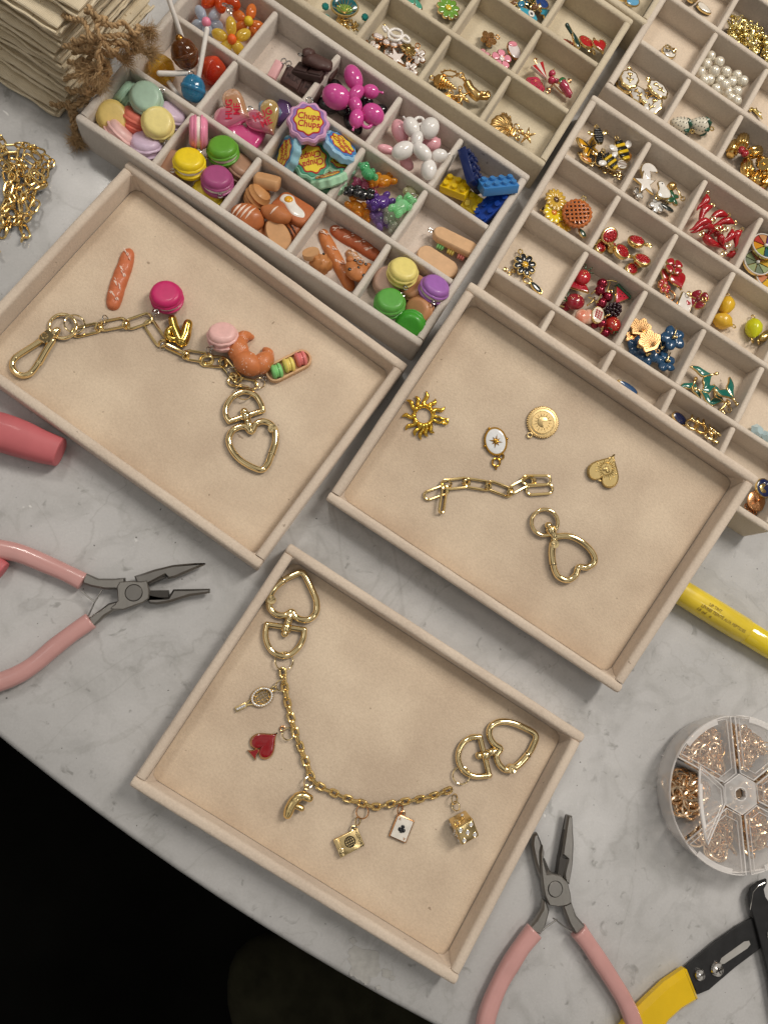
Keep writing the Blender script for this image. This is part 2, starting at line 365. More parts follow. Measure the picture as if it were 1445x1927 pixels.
# ================================================================== the setting
def marble():
    m = pr('marble', (.5, .49, .46), .22, coat=.15); nt = m.node_tree; b = nt.nodes['Principled BSDF']; tc = nd(m, 'ShaderNodeTexCoord')
    def N(scale, detail=5.0, dist=0.0, rough=.55):
        n = nd(m, 'ShaderNodeTexNoise', Scale=scale, Detail=detail, Distortion=dist, Roughness=rough); nt.links.new(tc.outputs['Object'], n.inputs['Vector']); return n
    def ramp(src, p0, c0, p1, c1):
        r = nd(m, 'ShaderNodeValToRGB'); e = r.color_ramp.elements; e[0].position = p0; e[1].position = p1; e[0].color = (*c0, 1); e[1].color = (*c1, 1)
        nt.links.new(src, r.inputs['Fac']); return r
    def mul(a, b_, f=1.0):
        x = nd(m, 'ShaderNodeMix', data_type='RGBA', blend_type='MULTIPLY'); x.inputs['Factor'].default_value = f
        nt.links.new(a, x.inputs['A']); nt.links.new(b_, x.inputs['B']); return x.outputs['Result']
    base = ramp(N(9, 4, .6).outputs['Fac'], .32, (.46, .46, .46), .68, (.575, .57, .57))
    blot = ramp(N(34, 6, 1.2, .6).outputs['Fac'], .30, (.60, .60, .58), .50, (1, 1, 1))
    cloud = ramp(N(17, 3, 2.0).outputs['Fac'], .34, (.80, .80, .78), .55, (1, 1, 1))
    spk = ramp(N(120, 3, .8).outputs['Fac'], .27, (.50, .50, .48), .36, (1, 1, 1))
    fine = ramp(N(800, 2).outputs['Fac'], .3, (.93, .93, .93), .7, (1, 1, 1))
    # where the veins live: only in some zones
    wv = nd(m, 'ShaderNodeTexNoise', Scale=7.5, Detail=8.0, Distortion=1.5); nt.links.new(tc.outputs['Object'], wv.inputs['Vector'])
    ab = nd(m, 'ShaderNodeMath', operation='SUBTRACT'); ab.inputs[1].default_value = .5; nt.links.new(wv.outputs['Fac'], ab.inputs[0])
    a2 = nd(m, 'ShaderNodeMath', operation='ABSOLUTE'); nt.links.new(ab.outputs[0], a2.inputs[0])
    vein = ramp(a2.outputs[0], .0, (.82, .82, .80), .008, (1, 1, 1))
    white = ramp(N(75, 2, .3).outputs['Fac'], .735, (0, 0, 0), .76, (.30, .30, .29))
    dots = ramp(N(420, 1).outputs['Fac'], .205, (.25, .24, .23), .225, (1, 1, 1)); wv2 = nd(m, 'ShaderNodeTexNoise', Scale=3.1, Detail=9.0, Distortion=.7); nt.links.new(tc.outputs['Object'], wv2.inputs['Vector'])
    s2 = nd(m, 'ShaderNodeMath', operation='SUBTRACT'); s2.inputs[1].default_value = .47; nt.links.new(wv2.outputs['Fac'], s2.inputs[0]); s3 = nd(m, 'ShaderNodeMath', operation='ABSOLUTE'); nt.links.new(s2.outputs[0], s3.inputs[0]); hair = ramp(s3.outputs[0], .0, (.62, .61, .59), .0022, (1, 1, 1))
    c = mul(base.outputs['Color'], blot.outputs['Color'], .45); c = mul(c, cloud.outputs['Color'], .35); c = mul(c, spk.outputs['Color'], .7); c = mul(c, vein.outputs['Color'], .55); c = mul(c, fine.outputs['Color']); c = mul(c, dots.outputs['Color']); c = mul(c, hair.outputs['Color'], .35)
    ad = nd(m, 'ShaderNodeMix', data_type='RGBA', blend_type='ADD'); ad.inputs['Factor'].default_value = 1.0
    nt.links.new(c, ad.inputs['A']); nt.links.new(white.outputs['Color'], ad.inputs['B']); nt.links.new(ad.outputs['Result'], b.inputs['Base Color'])
    rr = nd(m, 'ShaderNodeMapRange'); rr.inputs['To Min'].default_value = .2; rr.inputs['To Max'].default_value = .36
    nt.links.new(N(60, 4).outputs['Fac'], rr.inputs['Value']); nt.links.new(rr.outputs['Result'], b.inputs['Roughness'])
    return m
MARBLE = marble()
edge = np.array([TABLE.at(*p)[:2] for p in ((0, 1392), (158, 1518), (316, 1631), (473, 1734), (631, 1829), (760, 1905))])
A_ = np.c_[2*edge, np.ones(len(edge))]; sol = np.linalg.lstsq(A_, (edge**2).sum(1), rcond=None)[0]
TCX, TCY = sol[0], sol[1]; TR = math.sqrt(sol[2]+TCX**2+TCY**2)
print('table circle', TCX, TCY, TR)
mb = MB(); mb.smooth = 50
prof = [(TR-30, -22), (TR-2.5, -22), (TR-.6, -21), (TR, -18.5), (TR, -5), (TR-.5, -2.4), (TR-1.8, -.8), (TR-3.6, 0), (TR-30, 0), (1, 0)]
mb.lathe(prof, n=360, c=(TCX, TCY, 0))
t_ = mb.obj('tabletop', MARBLE); tag(t_, kind='structure')
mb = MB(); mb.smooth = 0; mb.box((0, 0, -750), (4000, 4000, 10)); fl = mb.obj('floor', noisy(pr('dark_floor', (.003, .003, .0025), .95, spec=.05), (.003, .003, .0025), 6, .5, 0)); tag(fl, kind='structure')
# grey water marks at the table's front edge
def stain(px, py, r, seed):
    o = []
    c = TABLE.at(px, py)
    for i in range(40):
        t = 2*math.pi*i/40; k = r*(1+.45*noise.noise(Vector((math.cos(t)*1.6+seed, math.sin(t)*1.6, 0)))+.18*noise.noise(Vector((math.cos(t)*5+seed, math.sin(t)*5, 3)))); o.append((c[0]+k*math.cos(t)*1.1, c[1]+k*math.sin(t)))
    return o
mb = MB(); mb.smooth = 0
for (a, b_, r, sd) in ((683, 1812, 7.2, 1), (668, 1792, 2.6, 2), (702, 1826, 3.4, 3), (728, 1832, 2.1, 4), (738, 1840, 1.2, 5), (690, 1845, 1.8, 6), (712, 1858, 1.1, 7), (664, 1770, 1.5, 8), (722, 1826, .8, 9)):
    mb.prism(stain(a, b_, r, sd), .02, .16+.012*sd, 0)
o = mb.obj('water_mark', noisy(pr('water_mark', (.36, .355, .34), .55), (.36, .355, .34), 300, .12, .0)); tag(o, kind='structure')

def bar(mb, p0, p1, thick, z0, z1, rnd=1.8, seed=0.0, amp=.16, endr=0.8):
    """fabric-wrapped board: rounded top, very slightly wavy"""
    p0 = np.array(p0, float); p1 = np.array(p1, float); d = p1-p0; L = np.linalg.norm(d); d /= L; nrm = np.array([-d[1], d[0]])
    h = thick/2; cs = [(-h, z0), (-h, z1-rnd)]
    for a in (150, 120, 90):
        t = math.radians(a); cs.append((-h+rnd+rnd*math.cos(t), z1-rnd+rnd*math.sin(t)))
    for a in (90, 60, 30, 0):
        t = math.radians(a); cs.append((h-rnd+rnd*math.cos(t), z1-rnd+rnd*math.sin(t)))
    cs.append((h, z0)); rings = []
    N = max(4, int(L/5)); S = [0, endr*.3, endr] + list(np.linspace(endr, L-endr, N)[1:-1]) + [L-endr, L-endr*.3, L]
    K = [1-.55*endr/h, 1-.12*endr/h, 1] + [1]*(N-2) + [1, 1-.12*endr/h, 1-.55*endr/h]
    for s_, k in zip(S, K):
        r = []
        for (a, z) in cs:
            w = amp*noise.noise(Vector((s_*.12+seed, a*.4, z*.15))) if z > z0+.1 else 0
            zz = z+amp*.7*noise.noise(Vector((s_*.1, seed, a*.5))) - (1-k)*(h*.6 if z > z0+.1 else 0); q = p0+d*s_+nrm*(a*k+w); r.append((q[0], q[1], zz))
        rings.append(r)
    return mb.grid(rings)

# ------------------------------------------------------------------ open display trays
def make_tray(label, R, p, W=180, D=134.5, Hh=16, wt=5.4, seed=0):
    t = empty('display_tray', label, 'tray', R, p, 'velvet display trays')
    b = MB(); b.smooth = 20; b.box((0, 0, 1.3), (W-1.2, D-1.2, 2.4), .5); b.obj('base', FELT_TRAY, t)
    g = .25; mbp = MB(); mbp.smooth = 60; iw, idp = W-2*wt-2*g, D-2*wt-2*g; rings = []
    NX, NY = 40, 30; V = []; F = []
    for j in range(NY+1):
        for i in range(NX+1):
            x = -iw/2+iw*i/NX; y = -idp/2+idp*j/NY; e = min(iw/2-abs(x), idp/2-abs(y)); z = 3.9 - (1.0 if e < .01 else 0)+.12*noise.noise(Vector((x*.03+seed, y*.03, 0))) + .35*math.exp(-e/6)
            V.append((x, y, z))
    for j in range(NY):
        for i in range(NX): a = j*(NX+1)+i; F.append((a, a+1, a+NX+2, a+NX+1))
    mbp.add(V, F); mbp.obj('floor_panel', FELT_FLOOR, t)
    x, y = W/2-wt/2, D/2-wt/2
    for k, (q0, q1) in enumerate((((-W/2, -y), (W/2, -y)), ((-W/2, y), (W/2, y)), ((-x, -y+wt/2+.05), (-x, y-wt/2-.05)), ((x, -y+wt/2+.05), (x, y-wt/2-.05)))):
        m = MB(); m.smooth = 60; bar(m, q0, q1, wt-(.0 if k < 2 else .25), .05, Hh-(.0 if k < 2 else .12), 1.9, seed+k*3.1, endr=(1.5 if k < 2 else .25)); m.obj('wall', FELT_TRAY, t)
    # folded cloth at the four inner corners
    for sx in (-1, 1):
        for sy in (-1, 1):
            m = MB(); m.smooth = 60; cx_, cy_ = sx*(W/2-wt), sy*(D/2-wt)
            P0 = [(cx_-sx*.1, cy_-sy*4.6), (cx_-sx*1.3, cy_-sy*1.5), (cx_-sx*4.4, cy_-sy*.1), (cx_+sx*.4, cy_+sy*.4)]
            m.grid([[(a, b_, 3.9) for a, b_ in P0], [(cx_+(a-cx_)*.55, cy_+(b_-cy_)*.55, 8.5) for a, b_ in P0], [(cx_+(a-cx_)*.22, cy_+(b_-cy_)*.22, Hh-1.6) for a, b_ in P0]]); m.obj('corner_fold', FELT_TRAY, t)
    return t
def tray_frame(c_tl, c_tr, W, D):      # top-left and top-right rim corners in mm -> centre frame
    a = np.array(c_tl, float); b_ = np.array(c_tr, float); u = (b_-a)/np.linalg.norm(b_-a); v = np.array([-u[1], u[0]])
    c = (a+b_)/2 - v*D/2; return Frame((c[0], c[1], 0), (*u, 0), (*v, 0))
FA = tray_frame((-71, 240.4), (76.6, 138.2), 180, 134.5)
FC = tray_frame((15.6, 41.2), (169.6, -55.8), 181, 134.5)
tA = make_tray('beige velvet tray at the left holding the bakery charm chain and gold snap hook', FA.R, FA.o, 180, seed=1)
tC = make_tray('beige velvet tray nearest the table edge, with the card and dice charm chain', FC.R, FC.o, 181, seed=5)
# the right tray leans with its back edge up on the compartment box behind it
_a, _tx, _ty = -0.57198645, 0.20525764, 0.02476044
_u = np.array([math.cos(_a), math.sin(_a), 0]); _v = np.array([-math.sin(_a), math.cos(_a), 0])
_u = _u*math.cos(_ty)+np.array([0, 0, math.sin(_ty)]); _v = _v*math.cos(_tx)+np.array([0, 0, math.sin(_tx)])
FBr = Frame((144.526, 69.605, 31.8), _u, _v)
FB = Frame(FBr.o - FBr.n*15.6 + np.array([0, 0, .9]), _u, _v)
tB = make_tray('beige velvet tray propped up at its back edge, holding sun and moon charms', FB.R, FB.o, 181, seed=9)
def surf(F, h):
    ux = np.array([1.0, 0, 0]); ux = ux-(ux@F.n)*F.n; ux /= np.linalg.norm(ux); return Frame(F.o+F.n*h, ux, np.cross(F.n, ux))
fA = surf(FA, 4.05); fB = surf(FB, 4.05); fC = surf(FC, 4.05)

# ------------------------------------------------------------------ compartment boxes
def make_box(label, org, ang, cols, rows, pu, pv, e=6.0, H=22, felt_m=None, floor_m=None, seed=0, fz=7.0, w=4.6, dv=3.6):
    a = math.radians(ang); u = (math.cos(a), math.sin(a), 0); v = (-math.sin(a), math.cos(a), 0); fr = Frame((org[0], org[1], 0), u, v)
    t = empty('compartment_box', label, 'organizer box', fr.R, fr.o, 'velvet compartment boxes')
    off = w-dv/2; LU = 2*(off)+pu*cols+0; LV = 2*(off)+pv*rows     # divider k centre at off + k*pitch
    m = MB(); m.smooth = 20; m.box((LU/2, LV/2, 1.6), (LU-1.4, LV-1.4, 3.0), .5); m.obj('base', felt_m, t)
    m = MB(); m.smooth = 20; m.box((LU/2, LV/2, fz-1.5), (LU-2*w-.4, LV-2*w-.4, 2.9)); m.obj('floor_panel', floor_m, t)
    for k, (q0, q1) in enumerate((((0, w/2), (LU, w/2)), ((0, LV-w/2), (LU, LV-w/2)), ((w/2, w+.05), (w/2, LV-w-.05)), ((LU-w/2, w+.05), (LU-w/2, LV-w-.05)))):
        m = MB(); m.smooth = 60; bar(m, q0, q1, w-(0 if k < 2 else .25), .05, H-(0 if k < 2 else .15), 1.7, seed+k*2.7, .14, endr=(1.8 if k < 2 else .2)); m.obj('wall', felt_m, t)
    for j in range(1, rows):
        m = MB(); m.smooth = 60; y = off+pv*j; bar(m, (w+.05, y), (LU-w-.05, y), dv, fz-.2, H-.9, 1.35, seed+j*1.9, .14, endr=.2); m.obj('divider', felt_m, t)
    for i in range(1, cols):
        for j in range(rows):
            x = off+pu*i; y0 = (w if j == 0 else off+pv*j+dv/2)+.06; y1 = (LV-w if j == rows-1 else off+pv*(j+1)-dv/2)-.06
            m = MB(); m.smooth = 60; bar(m, (x, y0), (x, y1), dv-.1, fz-.2, H-1.9, 1.35, seed+i*1.3+j*.7, .14, endr=.9); m.obj('divider', felt_m, t)
    return fr, LU, LV
B1 = make_box('pale grey velvet compartment box filled with candy, macaron and bread charms', (-98.2, 256.2), -31.5, 5, 3, 41.1, 39.9, felt_m=FELT_BOX, floor_m=FLOOR_BOX, seed=2)
def ldir(fr_): return fr_
u30 = lambda a: (np.array([math.cos(math.radians(a)), math.sin(math.radians(a))]), np.array([-math.sin(math.radians(a)), math.cos(math.radians(a))]))
# box behind it: front-right corner known
u_, v_ = u30(-30.6); LU2 = 5.6+41.4*5
c2 = np.array([154.6, 258.6]) - u_*LU2
B2 = make_box('sand velvet compartment box of enamel flower, shell and cherry charms', c2, -30.6, 5, 3, 41.4, 38.9, felt_m=FELT_BOXY, floor_m=FLOOR_BOXY, seed=20)
pc = zf(22).at(1211, 30)[:2]
c5 = pc + np.array([0, 0]) - u_*(5.6+41.4*5) - v_*0 - v_*0
c5 = (c2 + u_*LU2 + v_*(2*2.8+38.9*3+1.2)) + u_*8 - u_*(5.6+41.4*5)
B5 = make_box('sand velvet compartment box at the far top edge, blue butterfly charms in its corner', c5, -30.6, 5, 3, 41.4, 38.9, felt_m=FELT_BOXY, floor_m=FLOOR_BOXY, seed=30)
u_, v_ = u30(-30.3)
J11 = np.array([202.6, 249.1]); J13 = np.array([159.4, 174.5])
o3 = J13 - u_*(2.8+40.9) - v_*(2.8+43.0)
B3 = make_box('beige velvet compartment box at the right with bees, chili peppers and berries', o3, -30.3, 5, 4, 40.9, 42.9, felt_m=FELT_BOXW, floor_m=FLOOR_BOXW, seed=40)
J = np.array([252.8, 330.6]); u_, v_ = u30(-30.8)
o4 = J - u_*(2.8+39.3) - v_*(2.8+39.4)
B4 = make_box('beige velvet compartment box in the upper right corner holding pearls and lipsticks', o4, -30.8, 5, 4, 39.3, 40.6, felt_m=FELT_BOXW, floor_m=FLOOR_BOXW, seed=50)
BX = zf(7.1)

# soft form added for an unidentified dark olive cloth fold under the table edge
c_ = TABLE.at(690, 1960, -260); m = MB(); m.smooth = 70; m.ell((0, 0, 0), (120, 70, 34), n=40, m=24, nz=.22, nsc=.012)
single(m, 'dark_cloth_form', noisy(pr('dark_olive_cloth', (.020, .019, .011), .95, spec=.1), (.020, .019, .011), 60, .3, .2), 'unidentified very dark olive cloth in the shadow below the table edge', 'textile', rot((0, 0, 1), -30), c_)

# ================================================================== shared pieces
def cat(P, n=6, closed=True):
    P = np.array(P, float); N = len(P); o = []
    for i in range(N if closed else N-1):
        g = lambda k: P[(i+k) % N] if closed else P[min(max(i+k, 0), N-1)]
        a, b_, c, d = g(-1), g(0), g(1), g(2)
        for j in range(n):
            t = j/n; o.append(.5*((2*b_)+(-a+c)*t+(2*a-5*b_+4*c-d)*t*t+(-a+3*b_-3*c+d)*t**3))
    if not closed: o.append(P[-1])
    return o
class Trace:
    """a thing drawn on a surface: photo pixels + height -> coordinates local to its Empty"""
    def __init__(s, fr, px, py, name, label, catg, group=None, h=0):
        s.fr = fr; s.o = fr.at(px, py, h); s.e = empty(name, label, catg, fr.R, s.o, group)
    def __call__(s, px, py, h=0): return s.fr.R.T @ (s.fr.at(px, py, h)-s.o)
def zm(ox, oy, sc): return lambda L: [(ox+a/sc, oy+b_/sc) for a, b_ in L]

def eye_loop(parent, p, r=1.15, w=.28, R=None, mat=None, stem=None, name='eye_loop'):
    m = MB(); m.tube(ring_pts(r, 16, p, R), w, 7, True)
    if stem is not None: m.tube([np.array(p)+(np.array(stem)-np.array(p))*.35, stem], w*.9, 6)
    return m.obj(name, mat or SILV, parent)
def jump_ring(px, py, rpx, fr, label, h=1.0, tilt=8, az=0, wire=.42, mat=None, group='open gold jump rings', gap=None, squash=1.0):
    k = np.linalg.norm(fr.at(px+1, py, h)-fr.at(px, py, h)); m = MB(); a0 = random.random()*6; r = rpx*k; pts = [(r*math.cos(a0+t), r*squash*math.sin(a0+t), 0) for t in np.linspace(.07, 2*math.pi-.03, 30)]
    m.tube(pts, wire, 8); return single(m, 'jump_ring', mat or PALE, label, 'jump ring', orient(fr, 0, tilt, az), fr.at(px, py, h), group)

def link_mesh(L, Wd, r, n=7): m = MB(); m.tube(stadium(L-2*r, Wd-2*r, n), r, 8, True); return m

# ------------------------------------------------------------------ macaron
def macaron(px, py, h, color, fr, label, tilt=0, az=0, yaw=0, d=17.0, ht=10.5, cream='#efe7de', loop=None, group='resin macaron charms', catg='macaron charm', ruffle=.05, flat_top=True, gold=False):
    R = orient(fr, yaw, tilt, az); t = empty('macaron_charm', label, catg, R, fr.at(px, py, h), group); r = d/2*(.96 if fr is globals().get('BX') else 1.0); s0 = random.random()*9
    sh = clay(color, .36, .06)
    for sgn, nm in ((1, 'shell'), (-1, 'shell')):
        m = MB(); m.smooth = 50; c = ht*.5
        prof = [(r*.80, sgn*.9), (r*.97, sgn*1.0), (r*1.02, sgn*1.5), (r*1.0, sgn*2.1), (r*.95, sgn*2.4), (r*.955, sgn*3.0), (r*.90, sgn*c*.78), (r*.79, sgn*c*.94), (r*.70, sgn*c*.985), (r*.55, sgn*c*1.0), (r*.25, sgn*c*1.005), (.01, sgn*c*1.01)]
        if sgn < 0: prof = prof
        n = 44; rings = []
        for i, (q, z) in enumerate(prof):
            ring = []
            for j in range(n):
                a = 2*math.pi*j/n; k = 1+(ruffle*(.6+.8*noise.noise(Vector((math.cos(a)*3+s0, math.sin(a)*3, sgn)))) * (1 if i in (1, 2, 3) else .25 if i == 4 else 0))
                zz = z + (sgn*.22*noise.noise(Vector((math.cos(a)*4+s0, math.sin(a)*4, 5*sgn))) if i in (2, 3, 4) else 0)
                ring.append((q*k*math.cos(a), q*k*math.sin(a), zz))
            rings.append(ring)
        if sgn < 0: rings = rings[::-1]
        m.grid(rings); m.obj('shell', sh, t)
    m = MB(); m.smooth = 60; m.lathe([(r*.7, -1.2), (r*.90, -1.15), (r*.94, -.4), (r*.94, .4), (r*.90, 1.15), (r*.7, 1.2)], 32); m.obj('cream', clay(cream, .4, .04), t)
    if loop is not None:
        a = math.radians(loop-yaw); p = np.array([(r+1.5)*math.cos(a), (r+1.5)*math.sin(a), 0]); q = np.array([(r-.8)*math.cos(a), (r-.8)*math.sin(a), 0]); eye_loop(t, p, 1.15, .3, stem=q)
    return t

# ------------------------------------------------------------------ bakery pieces
def baguette(pts, r, fr, label, h, group='resin baguette charms', stem=None, color='#c9774a', tip='#e0a27a'):
    """pts: photo pixels along the loaf"""
    T = Trace(fr, *pts[len(pts)//2], 'baguette_charm', label, 'bread charm', group, h)
    hs = [h]*len(pts) if np.isscalar(h) else h
    C = np.array(cat([T(a, b_, 0) for (a, b_) in pts], 8, False)); N = len(C); L = np.linalg.norm(np.diff(C, axis=0), axis=1).sum()
    m = MB(); m.smooth = 60; rings = []; T_ = np.gradient(C, axis=0); T_ /= np.linalg.norm(T_, axis=1)[:, None]
    for i in range(N):
        f = i/(N-1); e = max(.16, (1-(abs(2*f-1))**4)**.5); B = np.cross((0, 0, 1), T_[i]); B /= np.linalg.norm(B); ring = []
        for j in range(20):
            a = 2*math.pi*j/20; ph = f*5.0; cut = math.cos(2*math.pi*(ph+.10*math.cos(a)*2)); top = max(0, math.sin(a))
            k = 1-.20*top*max(0, cut)**2+.05*noise.noise(Vector((i*.35, a*2, 1)))
            ring.append(C[i]+B*(r*e*k*math.cos(a))+np.array([0, 0, r*.86*e*k*math.sin(a)]))
        rings.append(ring)
    m.grid(rings); mat = clay(color, .42, .35, 500); m.obj('loaf', mat, T.e)
    for k in range(4):                                        # flour scores lying in the cuts
        f = (k+.72)/5.0; i = int(f*(N-1)); c = C[i]; B = np.cross((0, 0, 1), T_[i]); q = MB(); q.smooth = 60
        for w in range(9):
            u0 = (random.uniform(-.62, .5)); sl = u0*.8+random.uniform(-.25, .25); pp = []
            for e in (0, .33, .66, 1):
                off = r*(u0+e*random.uniform(.2, .34)); p = c+T_[i]*(r*(sl+e*.35))+B*off; p = p+np.array([0, 0, r*.86*math.sqrt(max(.05, 1-(off/r)**2))*.975]); pp.append(p)
            q.tube(pp, [.08, .26, .22, .07], 5, flat=(0, 0, 1))
        q.obj('flour_score', clay('#f0d9ca', .5, .3), T.e)
    return T
def pastry_tray(px, py, h, yaw, fr, label, L=26.5, Wd=10.5, up=True, tilt=0, az=0, loop=True):
    t = put('pastry_tray_charm', label, 'pastry tray charm', px, py, h, yaw, tilt, az, fr, 'wooden-look pastry tray charms'); tan = clay('#d2aa80', .45, .06)
    m = MB(); m.smooth = 50; m.prism(rrect(L, Wd, Wd*.48, 6), 0, 1.6, .35); m.obj('tray_base', tan, t)
    m = MB(); m.smooth = 50; O = rrect(L, Wd, Wd*.48, 6); I = rrect(L-2.4, Wd-2.4, (Wd-2.4)*.48, 6); m.grid([[(*p, 1.4) for p in O], [(*p, 2.9) for p in O], [(p[0]*.985, p[1]*.95, 3.3) for p in O], [(*p, 3.2) for p in I], [(*p, 1.5) for p in I]], caps=False); m.obj('rim', tan, t)
    for x, c in ((-7.3, '#86cf80'), (0, '#ead774'), (7.3, '#e27f7c')):
        if abs(x) > L/2-3: continue
        g = MB(); g.smooth = 50; RR = rot((0, 1, 0), 90) @ rot((0, 0, 1), 0); r = 4.0
        g.lathe([(r*.7, -2.9), (r*.95, -2.3), (r, -1.2), (r*.82, -.7), (r*.86, -.3), (r*.86, .3), (r*.82, .7), (r, 1.2), (r*.95, 2.3), (r*.7, 2.9)], 20, (x, 0, 3.4), R=rot((0, 0, 1), -12)@RR); g.obj('macaron', clay(c, .4, .05), t)
    if loop: eye_loop(t, (-L/2-1.3, 0, 1.6), 1.0, .26, stem=(-L/2+.5, 0, 1.6))
    return t

# ------------------------------------------------------------------ clasps
def heart_clasp(fr, label, heart_px, D_px, ball, barrel, stem, hinge, gate, h=2.0, r=1.68, mat=PALE, ring=None, c=None):
    T = Trace(fr, *heart_px[len(heart_px)//2], 'heart_snap_clasp', label, 'heart clasp', 'gold heart snap clasps')
    C = cat([T(a, b_, h) for a, b_ in heart_px[:-1] if True], 5, True)
    C = np.array(C); m = MB(); m.smooth = 70; m.tube(C, r, 14, True, flat=(0, 0, 1)); m.obj('heart_loop', mat, T.e)
    p = T(*hinge, h); q = T(*gate, h); i0 = int(np.argmin(np.linalg.norm(C-p, axis=1))); i1 = int(np.argmin(np.linalg.norm(C-q, axis=1)))
    n = len(C); f = (i1-i0) % n; idx = [(i0+k) % n for k in range(f+1)] if f < n/2 else [(i0-k) % n for k in range((i0-i1) % n+1)]
    if len(idx) > 2: g = MB(); g.smooth = 70; g.tube(C[idx], r*1.12, 14, flat=(0, 0, 1)); g.obj('spring_gate', mat, T.e); sm = MB(); sm.smooth = 60; e_ = idx[-1]; dn = C[e_]-C[idx[-2]]; dn /= np.linalg.norm(dn); sd_ = np.cross((0, 0, 1), dn); sm.tube([C[e_]+(sd_*math.cos(t)+np.array([0, 0, 1])*math.sin(t))*r*1.13+dn*.12*math.cos(t*2) for t in np.linspace(0, 2*math.pi, 18, endpoint=False)], .16, 5, True); sm.obj('gate_seam', DSTEEL, T.e)
    g = MB(); g.smooth = 50; g.lathe([(r*1.35, -r*1.1), (r*1.42, -r*.9), (r*1.42, r*.9), (r*1.25, r*1.2), (.9, r*1.25), (.8, r*1.1), (.01, r*1.05)], 20, p); g.obj('hinge', mat, T.e)
    g = MB(); g.smooth = 60; s0 = T(*stem[0], h); s1 = T(*stem[1], h); g.tube([s0, s0+(s1-s0)*.15, s0+(s1-s0)*.85, s1], [1.7, 2.0, 1.8, 1.5], 14); g.obj('swivel_pin', mat, T.e)
    b0 = T(*barrel, h); bl = T(*ball, h); ax = (b0-bl); ax /= np.linalg.norm(ax); zz = np.array([0, 0, 1.0]); sd = np.cross(zz, ax)
    RR = np.array([sd, zz, ax]).T; g = MB(); g.smooth = 50; g.lathe([(1.2, -2.1), (2.3, -1.9), (2.65, -1.4), (2.65, 1.2), (2.3, 1.7), (.5, 1.8)], 22, b0, R=RR); g.obj('swivel_barrel', mat, T.e)
    g = MB(); g.smooth = 70; g.ell(bl, 2.0, n=16, m=10); g.obj('swivel_ball', mat, T.e)
    g = MB(); g.smooth = 50
    if ring: rr = ring[2]*.262; k = cat([T(ring[0]+ring[2]*math.cos(t), ring[1]+ring[2]*math.sin(t), h) for t in np.linspace(0, 2*math.pi, 20, endpoint=False)], 2); g.tube(k, 1.0, 12, True, flat=(0, 0, 1)); g.obj('swivel_ring', mat, T.e)
    else:
        A = [T(a, b_, h) for a, b_ in D_px]; arc = cat(A, 6, False); bar_ = [A[-1]+(A[0]-A[-1])*w for w in (.1, .5, .9)]; g.tube(arc, 1.5, 12, flat=(0, 0, 1)); g.tube([A[-1], *bar_, A[0]], 1.48, 12, flat=(0, 0, 1))
        for q in (A[0], A[-1]): g.ell(q, 1.56, n=12, m=8)
        g.obj('swivel_ring', mat, T.e)
    return T
Z = zm(270, 430, 4.1)
heart_clasp(fA, 'gold heart clasp with a half-round ring, at the lower end of the bakery charm chain',
    Z([(833, 1568), (790, 1530), (735, 1532), (682, 1568), (660, 1632), (682, 1706), (742, 1780), (822, 1832), (908, 1862), (955, 1825), (990, 1740), (1018, 1650), (1018, 1570), (985, 1512), (925, 1488), (868, 1508), (833, 1568)]),
    Z([(922, 1404), (905, 1345), (860, 1285), (780, 1258), (700, 1290), (646, 1360), (636, 1430), (662, 1488)]), *Z([(778, 1412), (792, 1450)]), Z([(800, 1478), (826, 1545)]), *Z([(995, 1545), (985, 1730)]))
Z = zm(400, 1040, 3.706)
heart_clasp(fC, 'gold heart clasp at the upper left end of the card and dice charm chain',
    Z([(552, 412), (508, 436), (450, 432), (402, 388), (395, 318), (430, 248), (495, 192), (560, 158), (622, 138), (655, 180), (692, 255), (724, 335), (722, 415), (680, 462), (625, 468), (578, 446), (552, 412)]),
    Z([(640, 538), (632, 600), (600, 660), (548, 706), (490, 722), (425, 695), (385, 640), (370, 570), (380, 500)]), *Z([(505, 562), (515, 525)]), Z([(522, 500), (545, 430)]), *Z([(410, 330), (500, 195)]))
Z = zm(560, 1300, 2.89)
heart_clasp(fC, 'gold heart clasp at the right end of the card and dice charm chain',
    Z([(1102, 315), (1068, 290), (1042, 245), (1048, 198), (1090, 170), (1150, 170), (1220, 195), (1292, 240), (1278, 300), (1242, 358), (1190, 410), (1135, 430), (1095, 400), (1080, 350), (1102, 315)]),
    Z([(990, 250), (940, 255), (895, 290), (873, 345), (880, 400), (915, 445), (970, 465), (1042, 460)]), *Z([(985, 352), (1020, 348)]), Z([(1040, 335), (1082, 325)]), *Z([(1160, 422), (1250, 350)]))
Z = zm(700, 700, 2.89)
heart_clasp(fB, 'gold heart clasp with a round swivel ring lying loose in the propped tray',
    Z([(998, 897), (1070, 893), (1140, 925), (1195, 980), (1208, 1030), (1170, 1062), (1122, 1062), (1105, 1105), (1062, 1132), (1010, 1112), (986, 1060), (976, 985), (984, 925), (998, 897)]),
    None, *Z([(958, 835), (972, 862)]), Z([(976, 868), (998, 905)]), *Z([(988, 935), (985, 1050)]), ring=(*Z([(938, 818)])[0], 24.5))

